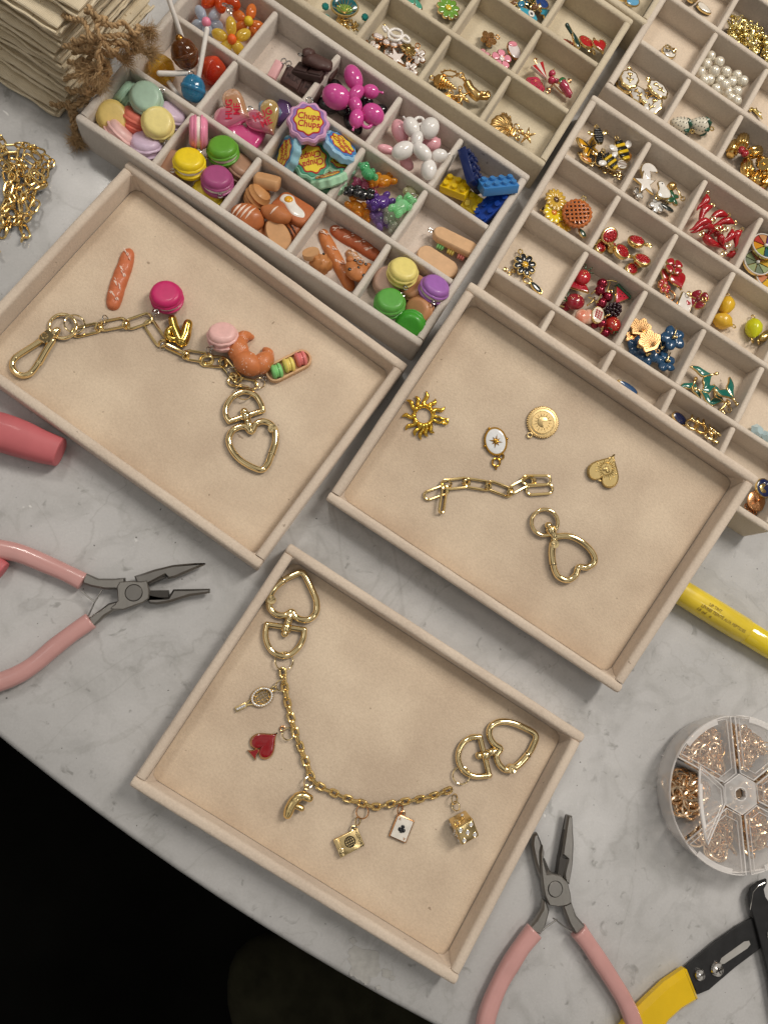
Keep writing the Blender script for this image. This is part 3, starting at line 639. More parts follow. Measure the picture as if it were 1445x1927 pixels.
# trigger snap hook with swivel ring
Z = zm(0, 570, 4.25)
T = Trace(fA, 88, 640, 'snap_hook', 'long gold snap hook with a round swivel ring, far left on the bakery chain', 'snap hook')
P = [T(a, b_, 1.7) for a, b_ in Z([(338, 300), (290, 330), (240, 362), (180, 400), (125, 440), (102, 485), (108, 530), (145, 568), (195, 582), (245, 565), (285, 520), (310, 480)])]
m = MB(); m.smooth = 70; m.tube(cat(P, 5, False), 1.55, 12, flat=(0, 0, 1)); m.obj('hook_loop', PALE, T.e)
P = [T(a, b_, 1.7) for a, b_ in Z([(318, 478), (350, 420), (385, 360), (425, 300)])]; m = MB(); m.smooth = 70; m.tube(cat(P, 3, False), 1.7, 12, flat=(0, 0, 1)); m.obj('spring_gate', PALE, T.e)
m = MB(); m.smooth = 40; m.prism([T(a, b_)[:2] for a, b_ in Z([(395, 228), (462, 275), (425, 330), (372, 342), (325, 318), (330, 280)])], .5, 3.9, .6); m.obj('hook_head', PALE, T.e)
m = MB(); m.smooth = 40; c = T(*Z([(377, 285)])[0], 0); m.lathe([(1.6, 3.5), (1.6, 4.2), (1.3, 4.4), (1.1, 4.15), (.5, 4.15), (.4, 4.3), (.01, 4.3)], 20, (c[0], c[1], 0)); m.obj('rivet', PALE, T.e)
m = MB(); m.smooth = 60; m.tube([T(*Z([(425, 262)])[0], 2), T(*Z([(440, 240)])[0], 2), T(*Z([(462, 218)])[0], 2)], [1.9, 2.2, 1.7], 14); m.obj('swivel_collar', PALE, T.e)
m = MB(); m.smooth = 70; m.tube([T(119+25.5*math.cos(t), 614+22.5*math.sin(t), 2.0+.8*math.cos(t)) for t in np.linspace(0, 2*math.pi, 36, endpoint=False)], .85, 12, True, flat=(0, 0, 1)); m.obj('swivel_ring', PALE, T.e)

# ------------------------------------------------------------------ paperclip chains: every link its own part
def paper_chain(fr, label, links, name='paperclip_chain', wire=.62, mat=GOLD):
    T = Trace(fr, links[0][0], links[0][1], name, label, 'chain')
    for (x, y, L, Wd, ang, h, roll) in links:                    # pixel centre, pixel length/width, image angle, height, roll about its length
        k = np.linalg.norm(fr.at(x+1, y, h)-fr.at(x, y, h)); m = link_mesh(L*k, Wd*k*1.12, wire*1.1)
        d = T(x+math.cos(math.radians(ang)), y-math.sin(math.radians(ang)), h)-T(x, y, h); yaw = math.degrees(math.atan2(d[1], d[0]))
        o = m.obj('chain_link', mat, T.e); o.matrix_local = m4(rot((0, 0, 1), yaw)@rot((1, 0, 0), roll), T(x, y, h))
    return T
paper_chain(fA, 'gold paperclip chain strung with bread and macaron charms between two clasps', [
    (163, 621, 60, 21, 13, 1.1, 6), (187, 615.5, 20, 18, 40, 2.2, 55), (213, 610, 57, 22, 11, 1.1, -5), (238, 611, 19, 18, 70, 2.2, 60), (262, 604, 56, 22, 19, 1.6, 4), (293, 627, 64, 23, -56, 1.0, 4), (307, 646, 18, 17, 10, 2.4, 55),
    (332, 660, 54, 14, -25, 2.3, 62), (350, 668, 17, 17, 60, 2.2, 50), (374, 671, 58, 21, -9, 1.5, 0), (391, 679, 26, 19, 12, 2.2, 30), (403, 680, 58, 22, -4, .9, 5), (420, 683, 20, 17, 60, 2.5, 50), (434, 697, 62, 19, -50, 1.9, 22), (440, 709, 20, 16, -50, 2.3, 50), (457, 720, 60, 21, -11, 1.2, 0)])
jump_ring(141, 609.5, 19, fA, 'thin gold jump ring through the swivel ring of the long snap hook', 2.8, 10, 20)
jump_ring(458.5, 738, 15.5, fA, 'thin gold jump ring joining the bakery chain to its heart clasp', 2.4, 12, 60, .35)
jump_ring(489, 720, 10, fA, 'small gold jump ring joining the pastry tray charm to the chain', 1.6, 14, 10, .3)
jump_ring(308, 652, 6.5, fA, 'tiny silver jump ring under the puffy gold letter charm', 2.4, 60, -60, .28, SILV)
jump_ring(393, 661, 8, fA, 'silver jump ring linking the pale pink macaron to the chain', 2.6, 60, 0, .3, SILV)
jump_ring(438, 700, 9.5, fA, 'silver jump ring linking the croissant charm to the chain', 2.6, 40, -80, .3, SILV)
jump_ring(292, 588, 5.5, fA, 'silver jump ring linking the magenta macaron to the chain', 2.2, 35, 10, .3, SILV)
jump_ring(199, 601, 8, fA, 'silver jump ring linking the single baguette to the chain', 2.2, 60, 0, .3, SILV)
paper_chain(fB, 'loose gold paperclip chain of seven long links in the propped tray', [
    (821, 927, 52, 19, 20, 1.0, 4), (833, 941, 53, 14, 82, 1.9, 30), (840, 911, 22, 18, -12, 2.0, 40), (857, 910, 58, 20, 6, 1.3, 0), (877, 907.5, 18, 15, 30, 2.0, 45), (899, 911.5, 54, 19, -9, 1.0, 0), (919, 913.5, 18, 15, 80, 2.0, 40),
    (940, 920, 54, 19, -21, 1.0, 0), (960, 925.5, 18, 15, 70, 1.9, 40), (980, 913, 52, 17, 28, 1.3, 0), (996, 905, 26, 18, -10, 2.0, 35), (1009, 903.5, 58, 19, 0, 2.0, 3), (1015, 921.5, 54, 19, 4, 1.1, 0)])

# cable chain of the card and dice strap
Z5 = zm(400, 1040, 3.706); Z6 = zm(560, 1300, 2.89)
path = Z5([(485, 815), (497, 880), (506, 950), (522, 1040), (545, 1140), (570, 1235), (600, 1320), (632, 1410), (668, 1505), (700, 1585), (770, 1640), (860, 1680), (960, 1722)]) + Z6([(345, 608), (415, 628), (490, 617), (565, 603), (640, 592), (710, 575), (780, 555), (852, 525)])
T = Trace(fC, *path[10], 'cable_chain', 'gold cable chain curving across the tray with racket, spade, letter, passport, card and dice charms', 'chain')
C = np.array(cat([T(a, b_, 1.5) for a, b_ in path], 10, False)); S = np.r_[0, np.cumsum(np.linalg.norm(np.diff(C, axis=0), axis=1))]; pitch = 3.72; k = 0; s = 1.5; L0 = link_mesh(5.9, 4.1, .66).obj('chain_link', GOLDB, T.e); first = True
while s < S[-1]-1:
    p = np.array([np.interp(s, S, C[:, i]) for i in range(3)]); q = np.array([np.interp(min(s+.8, S[-1]), S, C[:, i]) for i in range(3)])-p; yaw = math.degrees(math.atan2(q[1], q[0]))
    o = L0 if first else L0.copy()
    if not first: COL.objects.link(o)
    first = False; o.matrix_local = m4(rot((0, 0, 1), yaw+random.uniform(-7, 7))@rot((1, 0, 0), (12 if k % 2 == 0 else 68)+random.uniform(-10, 10)), p+np.array([0, 0, .5])); s += pitch; k += 1
jump_ring(535, 1244, 17, fC, 'large thin gold jump ring below the upper left heart clasp', 2.0, 8, 30, .36)
jump_ring(529.5, 1290, 10, fC, 'gold jump ring holding the tennis racket charm', 2.4, 10, 0, .34)
jump_ring(542.5, 1381, 11, fC, 'gold jump ring holding the red spade charm', 2.2, 8, 50, .34)
jump_ring(581, 1472, 10, fC, 'gold jump ring holding the puffy gold letter F', 2.2, 24, 0, .32, squash=1.0)
jump_ring(682, 1528, 11.5, fC, 'rose gold jump ring holding the passport charm', 2.2, 14, 80, .34, ROSE)
jump_ring(673.5, 1545, 7.5, fC, 'second small gold ring just above the passport charm', 1.6, 45, 0, .34)
jump_ring(753, 1524, 8.5, fC, 'gold jump ring holding the playing card charm', 2.2, 45, 0, .32, ROSE)
jump_ring(855, 1504, 9, fC, 'upper of the gold rings between the chain and the dice charm', 2.0, 40, 0, .32)
jump_ring(857.5, 1517, 8, fC, 'lower of the gold rings between the chain and the dice charm', 2.4, 45, 180, .32)
jump_ring(868, 1459, 15.5, fC, 'large thin gold jump ring at the right heart clasp', 2.2, 8, 200, .36)

# ------------------------------------------------------------------ charms of tray A
baguette([(245, 468), (236, 500), (224, 533), (216, 562), (212, 584)], 4.05, fA, 'single orange-brown baguette charm on the chain beside the magenta macaron', 4.1, color='#c87048')
macaron(314.5, 560, 5.6, '#c9286a', fA, 'deep magenta macaron charm on the bakery chain', 9, 110, d=16.6, loop=242, ruffle=.015)
macaron(420, 635, 6.2, '#ecbdb8', fA, 'pale pink macaron charm touching the croissant on the bakery chain', 26, 100, d=15.6, cream='#eebdba', loop=236)
T = Trace(fA, 340, 628, 'puffy_letter_charm', 'puffy gold balloon letter charm with two prongs below the magenta macaron', 'letter charm')
BR = metal('#d9b65c', .12, 'brass'); Z = zm(270, 430, 4.1)
m = MB(); m.smooth = 70; vp = cat([T(a, b_, 3.6) for a, b_ in Z([(226, 700), (240, 760), (268, 830), (296, 876), (322, 830), (334, 780), (346, 735)])], 5, False); m.tube(vp, np.interp(np.linspace(0, 1, len(vp)), [0, .3, .5, .7, 1], [2.2, 2.6, 3.1, 2.9, 2.4]), 14); m.obj('prongs', BR, T.e)
m = MB(); m.smooth = 70; m.tube(cat([T(a, b_, 3.8) for a, b_ in Z([(240, 768), (196, 790), (196, 838), (240, 856), (282, 832)])], 5), 1.8, 14, True); m.obj('bowl', BR, T.e)
T = Trace(fA, 475, 667, 'croissant_charm', 'orange croissant charm sprinkled with white glitter beside the pastry tray', 'croissant charm'); CR = clay('#cc7a48', .36, .8, 450)
P = np.array(cat([T(a, b_, 0) for a, b_ in Z([(835, 845), (780, 850), (745, 900), (735, 965), (765, 1035), (825, 1078), (895, 1078), (945, 1030), (965, 985), (940, 945)])], 9, False)); N = len(P)
rr = [max(1.5, 6.0*math.sin(math.pi*(.09+.82*i/(N-1)))**1.05*(.70+.36*abs(math.sin(i/(N-1)*math.pi*4.5+.4))**.45)) for i in range(N)]
P[:, 2] = [max(1.4, q*.86) for q in rr]; m = MB(); m.smooth = 65; m.tube(P, rr, 20, flat=(0, 0, 1)); m.obj('croissant_body', CR, T.e)
m = MB()
for i in range(240):
    j = random.randrange(4, N-4); a = random.uniform(.2, 2.9); tv = P[j+1]-P[j-1]; tv /= np.linalg.norm(tv); B = np.cross((0, 0, 1), tv); B /= np.linalg.norm(B)
    m.ell(P[j]+B*rr[j]*math.cos(a)+np.array([0, 0, rr[j]*math.sin(a)]), random.uniform(.12, .28), n=5, m=4)
o = m.obj('glitter', clay('#f6e8dc', .2, .0), T.e); o['kind'] = 'stuff'
pastry_tray(543, 691, 0.1, 31, fA, 'pastry tray charm with a green, a yellow and a pink macaron, on the bakery chain')

# ------------------------------------------------------------------ charms of tray B
T = Trace(fB, 797, 782, 'sun_charm', 'bright gold sun charm with wavy rays and an open centre', 'sun charm')
m = MB(); m.smooth = 60; m.tube([T(797+17.5*math.cos(t), 782+17.5*math.sin(t), 1.0) for t in np.linspace(0, 2*math.pi, 32, endpoint=False)], .95, 12, True); m.obj('ring', BGOLD, T.e)
for a0, L in ((83, 46), (54, 38), (21, 43), (-60, 38), (-80, 40), (-97, 45), (-114, 41), (-142, 43), (-178, 40), (137, 43), (112, 39)):
    pts = []; rr = []
    for i in range(10):
        f = i/9; rpx = 18+(L-18)*f; a = math.radians(a0)+.10*math.sin(f*2*math.pi*1.05)*(26/rpx); pts.append(T(797+rpx*math.cos(a), 782-rpx*math.sin(a), .95)); rr.append(1.45*(1-f)**.5*(.78+.22*math.cos(f*9))+.32)
    m = MB(); m.smooth = 60; m.tube(pts, rr, 8, flat=(0, 0, 1)); m.obj('ray', BGOLD, T.e)
for dy in (-5.5, 5.5): m = MB(); m.smooth = 60; m.tube([T(813, 786+dy*.6, 1), T(826, 790+dy, 1), T(837, 793+dy*.3, 1.2)], [.9, .7, .6], 8); m.obj('ray', BGOLD, T.e)
m = MB(); m.tube([T(837.5+5*math.cos(t), 793+5*math.sin(t), 1.5) for t in np.linspace(0, 2*math.pi, 18, endpoint=False)], .6, 8, True); m.obj('hanging_loop', BGOLD, T.e)

pearl = pr('mother_of_pearl', (.78, .80, .80), .16, coat=.6); noisy(pearl, (.80, .81, .82), 500, .05, .05, 600); 
T = put('star_pendant', 'oval pendant, white shell face with a gold eight-pointed star', 'pendant', 931.5, 831, 0, 0, fr=fB)
yw = -8; AG = metal('#cf9f45', .2, 'gold')
m = MB(); m.smooth = 40; m.prism(oval(6.1, 7.6, 36, rotd=yw+22), .1, 1.6, .3); m.obj('setting', AG, T)
m = MB(); m.smooth = 60; m.dome(oval(5.1, 6.6, 36, rotd=yw+22), 1.6, .35); m.obj('shell_inlay', pearl, T)
m = MB(); m.smooth = 25; S8 = starp(8, 3.7, 1.35, 82); S8 = [(p[0]*(1 if i % 4 == 0 else .78 if i % 2 == 0 else 1), p[1]*(1 if i % 4 == 0 else .78 if i % 2 == 0 else 1)) for i, p in enumerate(S8)]; m.dome(S8, 1.85, .9, 3); m.obj('star', AG, T)
for a in (118, 15, 205, 300): m = MB(); t_a = math.radians(a); k = 1/math.sqrt((math.cos(t_a-math.radians(yw+22))/6.2)**2+(math.sin(t_a-math.radians(yw+22))/7.7)**2); m.ell((k*math.cos(t_a), k*math.sin(t_a), 1.0), .75, n=10, m=6); m.obj('bead', AG, T)
jump_ring(943, 859, 5, fB, 'tiny gold ring under the oval star pendant', .8, 15, 0, .42, AG); 
T = Trace(fB, 933.6, 870, 'ring_connector', 'tiny gold open circle with a bead point below the oval star pendant', 'ring charm')
m = MB(); m.tube([T(933.6+7*math.cos(t), 870+7.5*math.sin(t), .9) for t in np.linspace(0, 2*math.pi, 24, endpoint=False)], .55, 8, True); m.obj('ring', AG, T.e)
m = MB(); m.tube([T(933.5, 878, .8), T(933.2, 881, .8), T(933, 884, .7)], [.7, .6, .3], 8); m.obj('bead_point', AG, T.e)

CG = metal('#e8cc94', .38, 'brushed_gold')
T = put('moon_medallion', 'round gold medallion with beaded edge, crescent moon and sun rays', 'medallion', 1020, 795, 0, -8, fr=fB)
m = MB(); m.smooth = 40; m.lathe([(7.9, .1), (8.1, .3), (8.1, 1.1), (7.9, 1.35), (7.4, 1.4), (7.2, 1.2), (6.4, 1.2), (6.2, 1.32), (5.9, 1.32), (5.7, 1.15), (.01, 1.15)], 48); m.obj('disc', CG, T)
for i in range(44): m = MB(); m.smooth = 60; m.ell((8.25*math.cos(i*2*math.pi/44), 8.25*math.sin(i*2*math.pi/44), .75), .5, n=6, m=4); o = m.obj('bead', CG, T)
m = MB(); m.smooth = 50; m.dome(mv(moonp(3.1), 0, .2, 1, -25), 1.15, .6, 3); m.obj('moon', CG, T)
for i in range(16):
    a = i*2*math.pi/16; r0 = 3.4; r1 = 5.2 if i % 2 else 4.6; m = MB(); m.tube([(r0*math.cos(a), r0*math.sin(a), 1.2), (r1*math.cos(a), r1*math.sin(a), 1.15)], [.2, .08], 5); m.obj('ray', CG, T)
m = MB(); m.tube(ring_pts(1.25, 16, (-5.6, -7.9, .8)), .42, 8, True); m.obj('hanging_loop', CG, T)

T = put('heart_medallion', 'gold heart medallion embossed with a small heart and a ring of rays', 'medallion', 1139, 882, 0, 152, fr=fB)
HM = metal('#e8cd8e', .28, 'old_gold')
m = MB(); m.smooth = 40; H0 = [(x, y*1.12) for x, y in heart(17.8, 56)]; del H0[28]; m.prism(H0, .1, 1.9, .5); m.obj('plate', HM, T)
m = MB(); m.smooth = 60; hp = [(x, y*1.12) for x, y in heart(17.8, 56)]; m.tube([(x*.93, y*.93, 1.85) for x, y in hp[33:]+hp[:24]], .3, 6); m.obj('edge_bead', HM, T)
m = MB(); m.smooth = 50; m.dome(mv(heart(4.4, 30), 0, .2), 1.9, .6, 3); m.obj('small_heart', HM, T)
for i in range(24):
    a = i*2*math.pi/24; r0 = 3.0; r1 = 4.5+.5*(i % 2); m = MB(); m.tube([(r0*math.cos(a), r0*math.sin(a)+.2, 2.0), (r1*math.cos(a), r1*math.sin(a)+.2, 1.9)], [.32, .14], 5); m.obj('ray', HM, T)
for (x, y) in ((-5.3, 2.2), (5.3, 2.2), (-4.2, 4.1), (4.2, 4.1), (-5.6, .2), (5.6, .2), (0, -6.1), (-1.3, -5.0), (1.3, -5.0)): m = MB(); m.ell((x, y, 1.9), .38, n=8, m=5); m.obj('stud', HM, T)
m = MB(); m.tube(ring_pts(1.3, 16, (0, 6.1, 1.0)), .42, 8, True); m.obj('hanging_loop', HM, T)

# ------------------------------------------------------------------ charms of tray C
T = put('racket_charm', 'gold tennis racket charm set with clear stones around its head', 'racket charm', 493.5, 1311, 0, 25, fr=fC)
m = MB(); m.smooth = 60; m.tube([(5.0*math.cos(t), 4.0*math.sin(t), 1.1) for t in np.linspace(0, 2*math.pi, 36, endpoint=False)], .85, 10, True); m.obj('frame', GOLD, T)
for k in range(-2, 3):
    m = MB(); e = 4.6*math.sqrt(1-(k*1.3/3.6)**2) if abs(k*1.3) < 3.5 else 1; m.tube([(-e, k*1.3, .9), (e, k*1.3, .9)], .2, 5); m.obj('string', GOLD, T)
    m = MB(); e = 3.6*math.sqrt(1-(k*1.6/4.6)**2); m.tube([(k*1.6, -e, 1.1), (k*1.6, e, 1.1)], .2, 5); m.obj('string', GOLD, T)
for i in range(26): a = i*2*math.pi/26; m = MB(); m.smooth = 20; m.lathe([(.55, 1.6), (.55, 1.9), (.3, 2.2), (.01, 2.2)], 7, (5.0*math.cos(a), 4.0*math.sin(a), 0)); m.obj('stone', GEM, T)
for sy in (-1, 1): m = MB(); m.tube([(-4.6, sy*1.8, 1), (-6.6, sy*.9, 1), (-8.6, sy*.35, 1)], [.45, .4, .5], 7); m.obj('throat', GOLD, T)
m = MB(); m.smooth = 30; m.box((-11.2, 0, 1.1), (5.6, 2.5, 1.6), .3); m.obj('handle', GOLD, T)
for i in range(4): m = MB(); m.smooth = 20; m.lathe([(.7, 1.9), (.6, 2.2), (.3, 2.4), (.01, 2.4)], 7, (-9.4-1.2*i, 0, 0)); m.obj('stone', GEM, T)
m = MB(); m.tube(ring_pts(1.2, 14, (6.9, 1.0, 1.1)), .38, 7, True); m.obj('hanging_loop', GOLD, T)

def spade_out(s):
    return [(x, -y*1.12) for x, y in heart(1.0*s, 44)]
T = put('spade_charm', 'red enamel spade charm edged in gold', 'spade charm', 502, 1396, 0, -50, fr=fC); RED = enamel('#8c0d17')
m = MB(); m.smooth = 40; m.prism(spade_out(13.6), .2, 1.6, .3); m.obj('plate', ROSE, T)
m = MB(); m.smooth = 60; m.dome(spade_out(12.3), 1.55, .45, 4, c=(0, -.5)); m.obj('enamel_face', RED, T)
m = MB(); m.smooth = 40; m.prism([(-.9, -5.0), (.9, -5.0), (1.5, -7.4), (3.2, -9.4), (-3.2, -9.4), (-1.5, -7.4)], .2, 1.5, .2); m.obj('stalk', ROSE, T)
m = MB(); m.smooth = 40; m.prism([(-.6, -5.4), (.6, -5.4), (1.1, -7.5), (2.4, -9.0), (-2.4, -9.0), (-1.1, -7.5)], 1.45, 1.8, .1); m.obj('enamel_stalk', RED, T)
m = MB(); m.tube(ring_pts(1.25, 14, (.2, 9.9, 1.0)), .38, 7, True); m.obj('hanging_loop', ROSE, T)

Z = Z5; T = Trace(fC, 561, 1510, 'puffy_letter_charm', 'puffy gold balloon letter F hanging from the chain', 'letter charm')
m = MB(); m.smooth = 70; vp = cat([T(a, b_, 3.4) for a, b_ in Z([(598, 1706), (566, 1736), (540, 1780), (524, 1825)])], 6, False); m.tube(vp, np.interp(np.linspace(0, 1, len(vp)), [0, .3, .8, 1], [2.2, 2.5, 2.5, 2.2]), 16); m.obj('stroke', GOLD, T.e)
m = MB(); m.smooth = 70; vp = cat([T(a, b_, 3.5) for a, b_ in Z([(590, 1704), (630, 1694), (676, 1712)])], 6, False); m.tube(vp, np.interp(np.linspace(0, 1, len(vp)), [0, .5, 1], [2.2, 2.3, 1.9]), 16); m.obj('top_bar', GOLD, T.e)
m = MB(); m.smooth = 70; m.tube(cat([T(a, b_, 3.3) for a, b_ in Z([(566, 1762), (598, 1772), (622, 1784)])], 4, False), 1.45, 12); m.obj('crossbar', GOLD, T.e)
m = MB(); m.tube([T(*Z([(655+14*math.cos(t), 1636+16*math.sin(t))])[0], 2) for t in np.linspace(0, 2*math.pi, 14, endpoint=False)], .36, 7, True); m.obj('hanging_loop', GOLD, T.e)

T = put('passport_charm', 'gold passport booklet charm with a globe', 'passport charm', 656, 1584, 0, 24, fr=fC); INK = pr('ink', (.02, .015, .01), .5)
m = MB(); m.smooth = 30; m.box((0, 0, 1.2), (13.0, 9.0, 2.2), .45); m.obj('booklet', PASS, T)
m = MB(); m.smooth = 30; m.box((-5.2, .1, 1.4), (2.6, 9.2, 2.5), .5); m.obj('strap', PASS, T)
m = MB(); m.smooth = 40; m.lathe([(1.5, 2.2), (1.5, 3.0), (1.1, 3.2), (.01, 3.1)], 16, (-5.0, -1.6, 0)); m.obj('clasp_stud', PALE, T)
m = MB(); m.smooth = 60
m.tube(ring_pts(2.5, 26, (.6, .4, 2.35)), .28, 6, True)
for k in (.45, 0.02): m.tube([(.6+2.5*k*math.cos(t), .4+2.5*math.sin(t), 2.35) for t in np.linspace(0, 2*math.pi, 20, endpoint=False)], .2, 5, True)
for dy in (-1.2, 0, 1.2): e = math.sqrt(2.5**2-dy*dy); m.tube([(.6-e, .4+dy, 2.35), (.6+e, .4+dy, 2.35)], .2, 5)
m.obj('globe', INK, T); letters('PASSPORT', 1.9, INK, T, (5.2, .0, 2.36), -90, .12, spacing=1.05)
m = MB(); m.tube(ring_pts(1.1, 14, (4.6, 5.2, 1.6)), .36, 7, True); m.obj('hanging_loop', PALE, T)

T = put('playing_card_charm', 'white enamel ace card charm with a black club', 'card charm', 755, 1558, 0, -24, fr=fC)
m = MB(); m.smooth = 30; m.box((0, 0, .9), (9.4, 11.4, 1.5), .4); m.obj('plate', ROSE, T)
m = MB(); m.smooth = 30; m.prism(rrect(8.2, 10.2, .5), 1.6, 1.8, .05); m.obj('enamel_face', enamel('#e4ded4'), T)
m = MB(); m.smooth = 40
for (x, y) in ((0, 1.0), (-.95, -.45), (.95, -.45)): m.lathe([(1.0, 1.8), (1.0, 2.05), (.8, 2.15), (.01, 2.17)], 16, (x, y, 0))
m.prism([(-.25, 0), (.25, 0), (.7, -1.9), (-.7, -1.9)], 1.8, 2.1, .05); m.obj('club', enamel('#0d0f16'), T)
letters('A', 1.9, ROSE, T, (-2.9, 3.9, 1.85), 0, .12); letters('A', 1.9, ROSE, T, (2.9, -3.9, 1.85), 180, .12)
m = MB(); m.tube(ring_pts(1.2, 14, (-2.4, 6.6, 1.0)), .38, 7, True); m.obj('hanging_loop', ROSE, T)

T = put('dice_charm', 'gold dice charm with clear stones for pips', 'dice charm', 872, 1557, 5.3, 24, 16, 300, fr=fC)
m = MB(); m.smooth = 30; m.box((0, 0, 0), (10, 10, 10), .7); m.obj('cube', PASS, T)
def stone(p, R, r=1.05):
    m = MB(); m.smooth = 15; m.lathe([(r, -.1), (r, .15), (r*.6, .5), (.01, .5)], 8, p, R=R); m.obj('stone', GEM, T)
    m = MB(); m.tube(ring_pts(r*1.12, 12, p, R), .18, 5, True); m.obj('bezel', PALE, T)
for (x, y) in ((0, 0), (3, 3), (-3, -3), (3, -3), (-3, 3)): stone((x, y, 5.0), np.eye(3))
for (x, y) in ((-3, 3), (0, 0), (3, -3), (3, 3), (-3, -3), (0, 3)): stone((-5.0, x, y), rot((0, 1, 0), -90), .8)
for (x, y) in ((-2, 2), (2, -2)): stone((x, 5.0, y), rot((1, 0, 0), -90), .8)
m = MB(); m.tube(ring_pts(1.25, 14, (-3.0, 6.0, 2.5)), .4, 7, True); m.obj('hanging_loop', PALE, T)

# ================================================================== tools on the marble
def gloss(name, h, rough=.22, coat=.4, bump=.03): m = pr(name, srgb(h), rough, coat=coat); return noisy(m, srgb(h), 75, .07, bump, 90, dist=.0006)
PINKH = gloss('pink_vinyl', '#c99894'); CORAL = gloss('coral_rubber', '#c4686d', .5, .05); YEL = gloss('yellow_vinyl', '#e5bd16', .25)
brush = pr('brushed_steel', srgb('#97948f'), .36, metal=1)
def brushed():
    nt = brush.node_tree; b = nt.nodes['Principled BSDF']; tc = nd(brush, 'ShaderNodeTexCoord'); mp = nd(brush, 'ShaderNodeMapping'); mp.inputs['Scale'].default_value = (1, .06, 1); mp.inputs['Rotation'].default_value = (0, 0, .4)
    n = nd(brush, 'ShaderNodeTexNoise', Scale=1500, Detail=2.0); nt.links.new(tc.outputs['Object'], mp.inputs['Vector']); nt.links.new(mp.outputs[0], n.inputs['Vector'])
    r = nd(brush, 'ShaderNodeMapRange'); r.inputs['To Min'].default_value = .28; r.inputs['To Max'].default_value = .52; nt.links.new(n.outputs['Fac'], r.inputs['Value']); nt.links.new(r.outputs['Result'], b.inputs['Roughness'])
    bp = nd(brush, 'ShaderNodeBump', Strength=.12, Distance=.0002); nt.links.new(n.outputs['Fac'], bp.inputs['Height']); nt.links.new(bp.outputs['Normal'], b.inputs['Normal'])
brushed()
BLACKM = noisy(pr('black_steel', (.016, .016, .017), .38), (.016, .016, .017), 200, .3, .08, 500)

def handle(T, pts, r, h, mat, name='handle', n=18, zs=.8):
    C = np.array(cat([T(a, b_, h) for a, b_ in pts], 7, False)); N = len(C); R = np.interp(np.linspace(0, 1, N), np.linspace(0, 1, len(r)), r); rings = []
    Tn = np.gradient(C, axis=0); Tn /= np.linalg.norm(Tn, axis=1)[:, None]
    for i in range(N):
        B = np.cross((0, 0, 1), Tn[i]); B /= np.linalg.norm(B); k = 1.0; ring = []
        for j in range(n):
            a = 2*math.pi*j/n; ca, sa = math.cos(a), math.sin(a); q = (abs(ca)**2.6+abs(sa)**2.6)**(-1/2.6); ring.append(C[i]+B*R[i]*ca*q*k+np.array([0, 0, R[i]*zs*sa*q*k]))
        rings.append(ring)
    def capr(ring, c, t, k, d): return [c+t*d+(np.array(p)-c)*k for p in ring]
    t0, t1 = Tn[0], Tn[-1]; rings = [capr(rings[0], C[0], -t0, .8, .7)]+rings+[capr(rings[-1], C[-1], t1, .93, .35), capr(rings[-1], C[-1], t1, .8, .5)]
    m = MB(); m.smooth = 50; m.grid(rings); return m.obj(name, mat, T.e)
def plate(T, px, z0, z1, mat, name, bev=.5, inst=None):
    m = MB(); m.smooth = 40; m.prism([T(a, b_, (z0+z1)/2)[:2] for a, b_ in px], z0, z1, bev); return m.obj(name, mat, T.e)
def wire(T, pts, r, mat, name): m = MB(); m.tube([T(*p) for p in pts], r, 7); return m.obj(name, mat, T.e)

# --- pliers at the left edge
Z = zm(0, 980, 3.211); T = Trace(TABLE, 250, 1115, 'pliers', 'long-nose pliers with pale pink handles at the left, jaws pointing right', 'pliers', 'pink handled pliers')
handle(T, Z([(-260, 210), (-130, 160), (0, 172), (130, 200), (280, 262), (400, 315), (500, 366)]), [4.7, 4.7, 4.7, 4.5, 4.4, 4.1, 4.4], 5.2, PINKH)
handle(T, Z([(-260, 1020), (-130, 1010), (0, 975), (120, 925), (220, 860), (330, 765), (440, 680), (548, 605)]), [4.5, 4.5, 4.5, 4.4, 4.1, 4.3, 4.1, 4.3], 5.2, PINKH)
plate(T, Z([(512, 312), (600, 350), (700, 350), (760, 345), (760, 420), (700, 415), (640, 415), (560, 400), (505, 378)]), 3.0, 7.2, brush, 'arm', .9)
plate(T, Z([(542, 585), (600, 545), (660, 500), (720, 485), (730, 540), (690, 545), (640, 575), (600, 615), (560, 645)]), 3.0, 7.0, brush, 'arm', .9)
plate(T, Z([(815, 335), (870, 318), (930, 297), (1050, 268), (1180, 256), (1243, 256), (1243, 265), (1190, 290), (1060, 345), (1020, 352), (1000, 330), (900, 385), (830, 380)]), 3.2, 7.4, STEEL, 'jaw', 1.1)
plate(T, Z([(900, 370), (1000, 335), (1005, 345), (905, 390)]), 2.6, 6.4, DSTEEL, 'cutter', .2)
plate(T, Z([(870, 440), (905, 500), (950, 507), (1030, 493), (1150, 455), (1270, 437), (1271, 411), (1150, 413), (1050, 415), (1020, 465), (905, 468)]), 2.4, 6.8, STEEL, 'jaw', 1.1)
plate(T, Z([(905, 422), (1022, 420), (1022, 464), (905, 468)]), 2.4, 5.6, DSTEEL, 'cutter', .2)
plate(T, Z([(712, 400), (730, 370), (790, 365), (860, 368), (893, 362), (908, 420), (905, 470), (870, 495), (800, 520), (752, 538), (690, 537), (672, 528), (700, 505), (718, 482)]), 4.0, 8.3, brush, 'joint_plate', .5)
m = MB(); m.smooth = 20; c = T(*Z([(810, 435)])[0], 8.3); m.lathe([(3.9, 8.0), (3.9, 8.55), (3.7, 8.7), (.01, 8.7)], 32, (c[0], c[1], 0)); m.obj('rivet', STEEL, T.e)
m = MB(); m.smooth = 40; m.tube(ring_pts(4.05, 32, (c[0], c[1], 8.32)), .18, 5, True); m.obj('rivet_seam', DSTEEL, T.e)
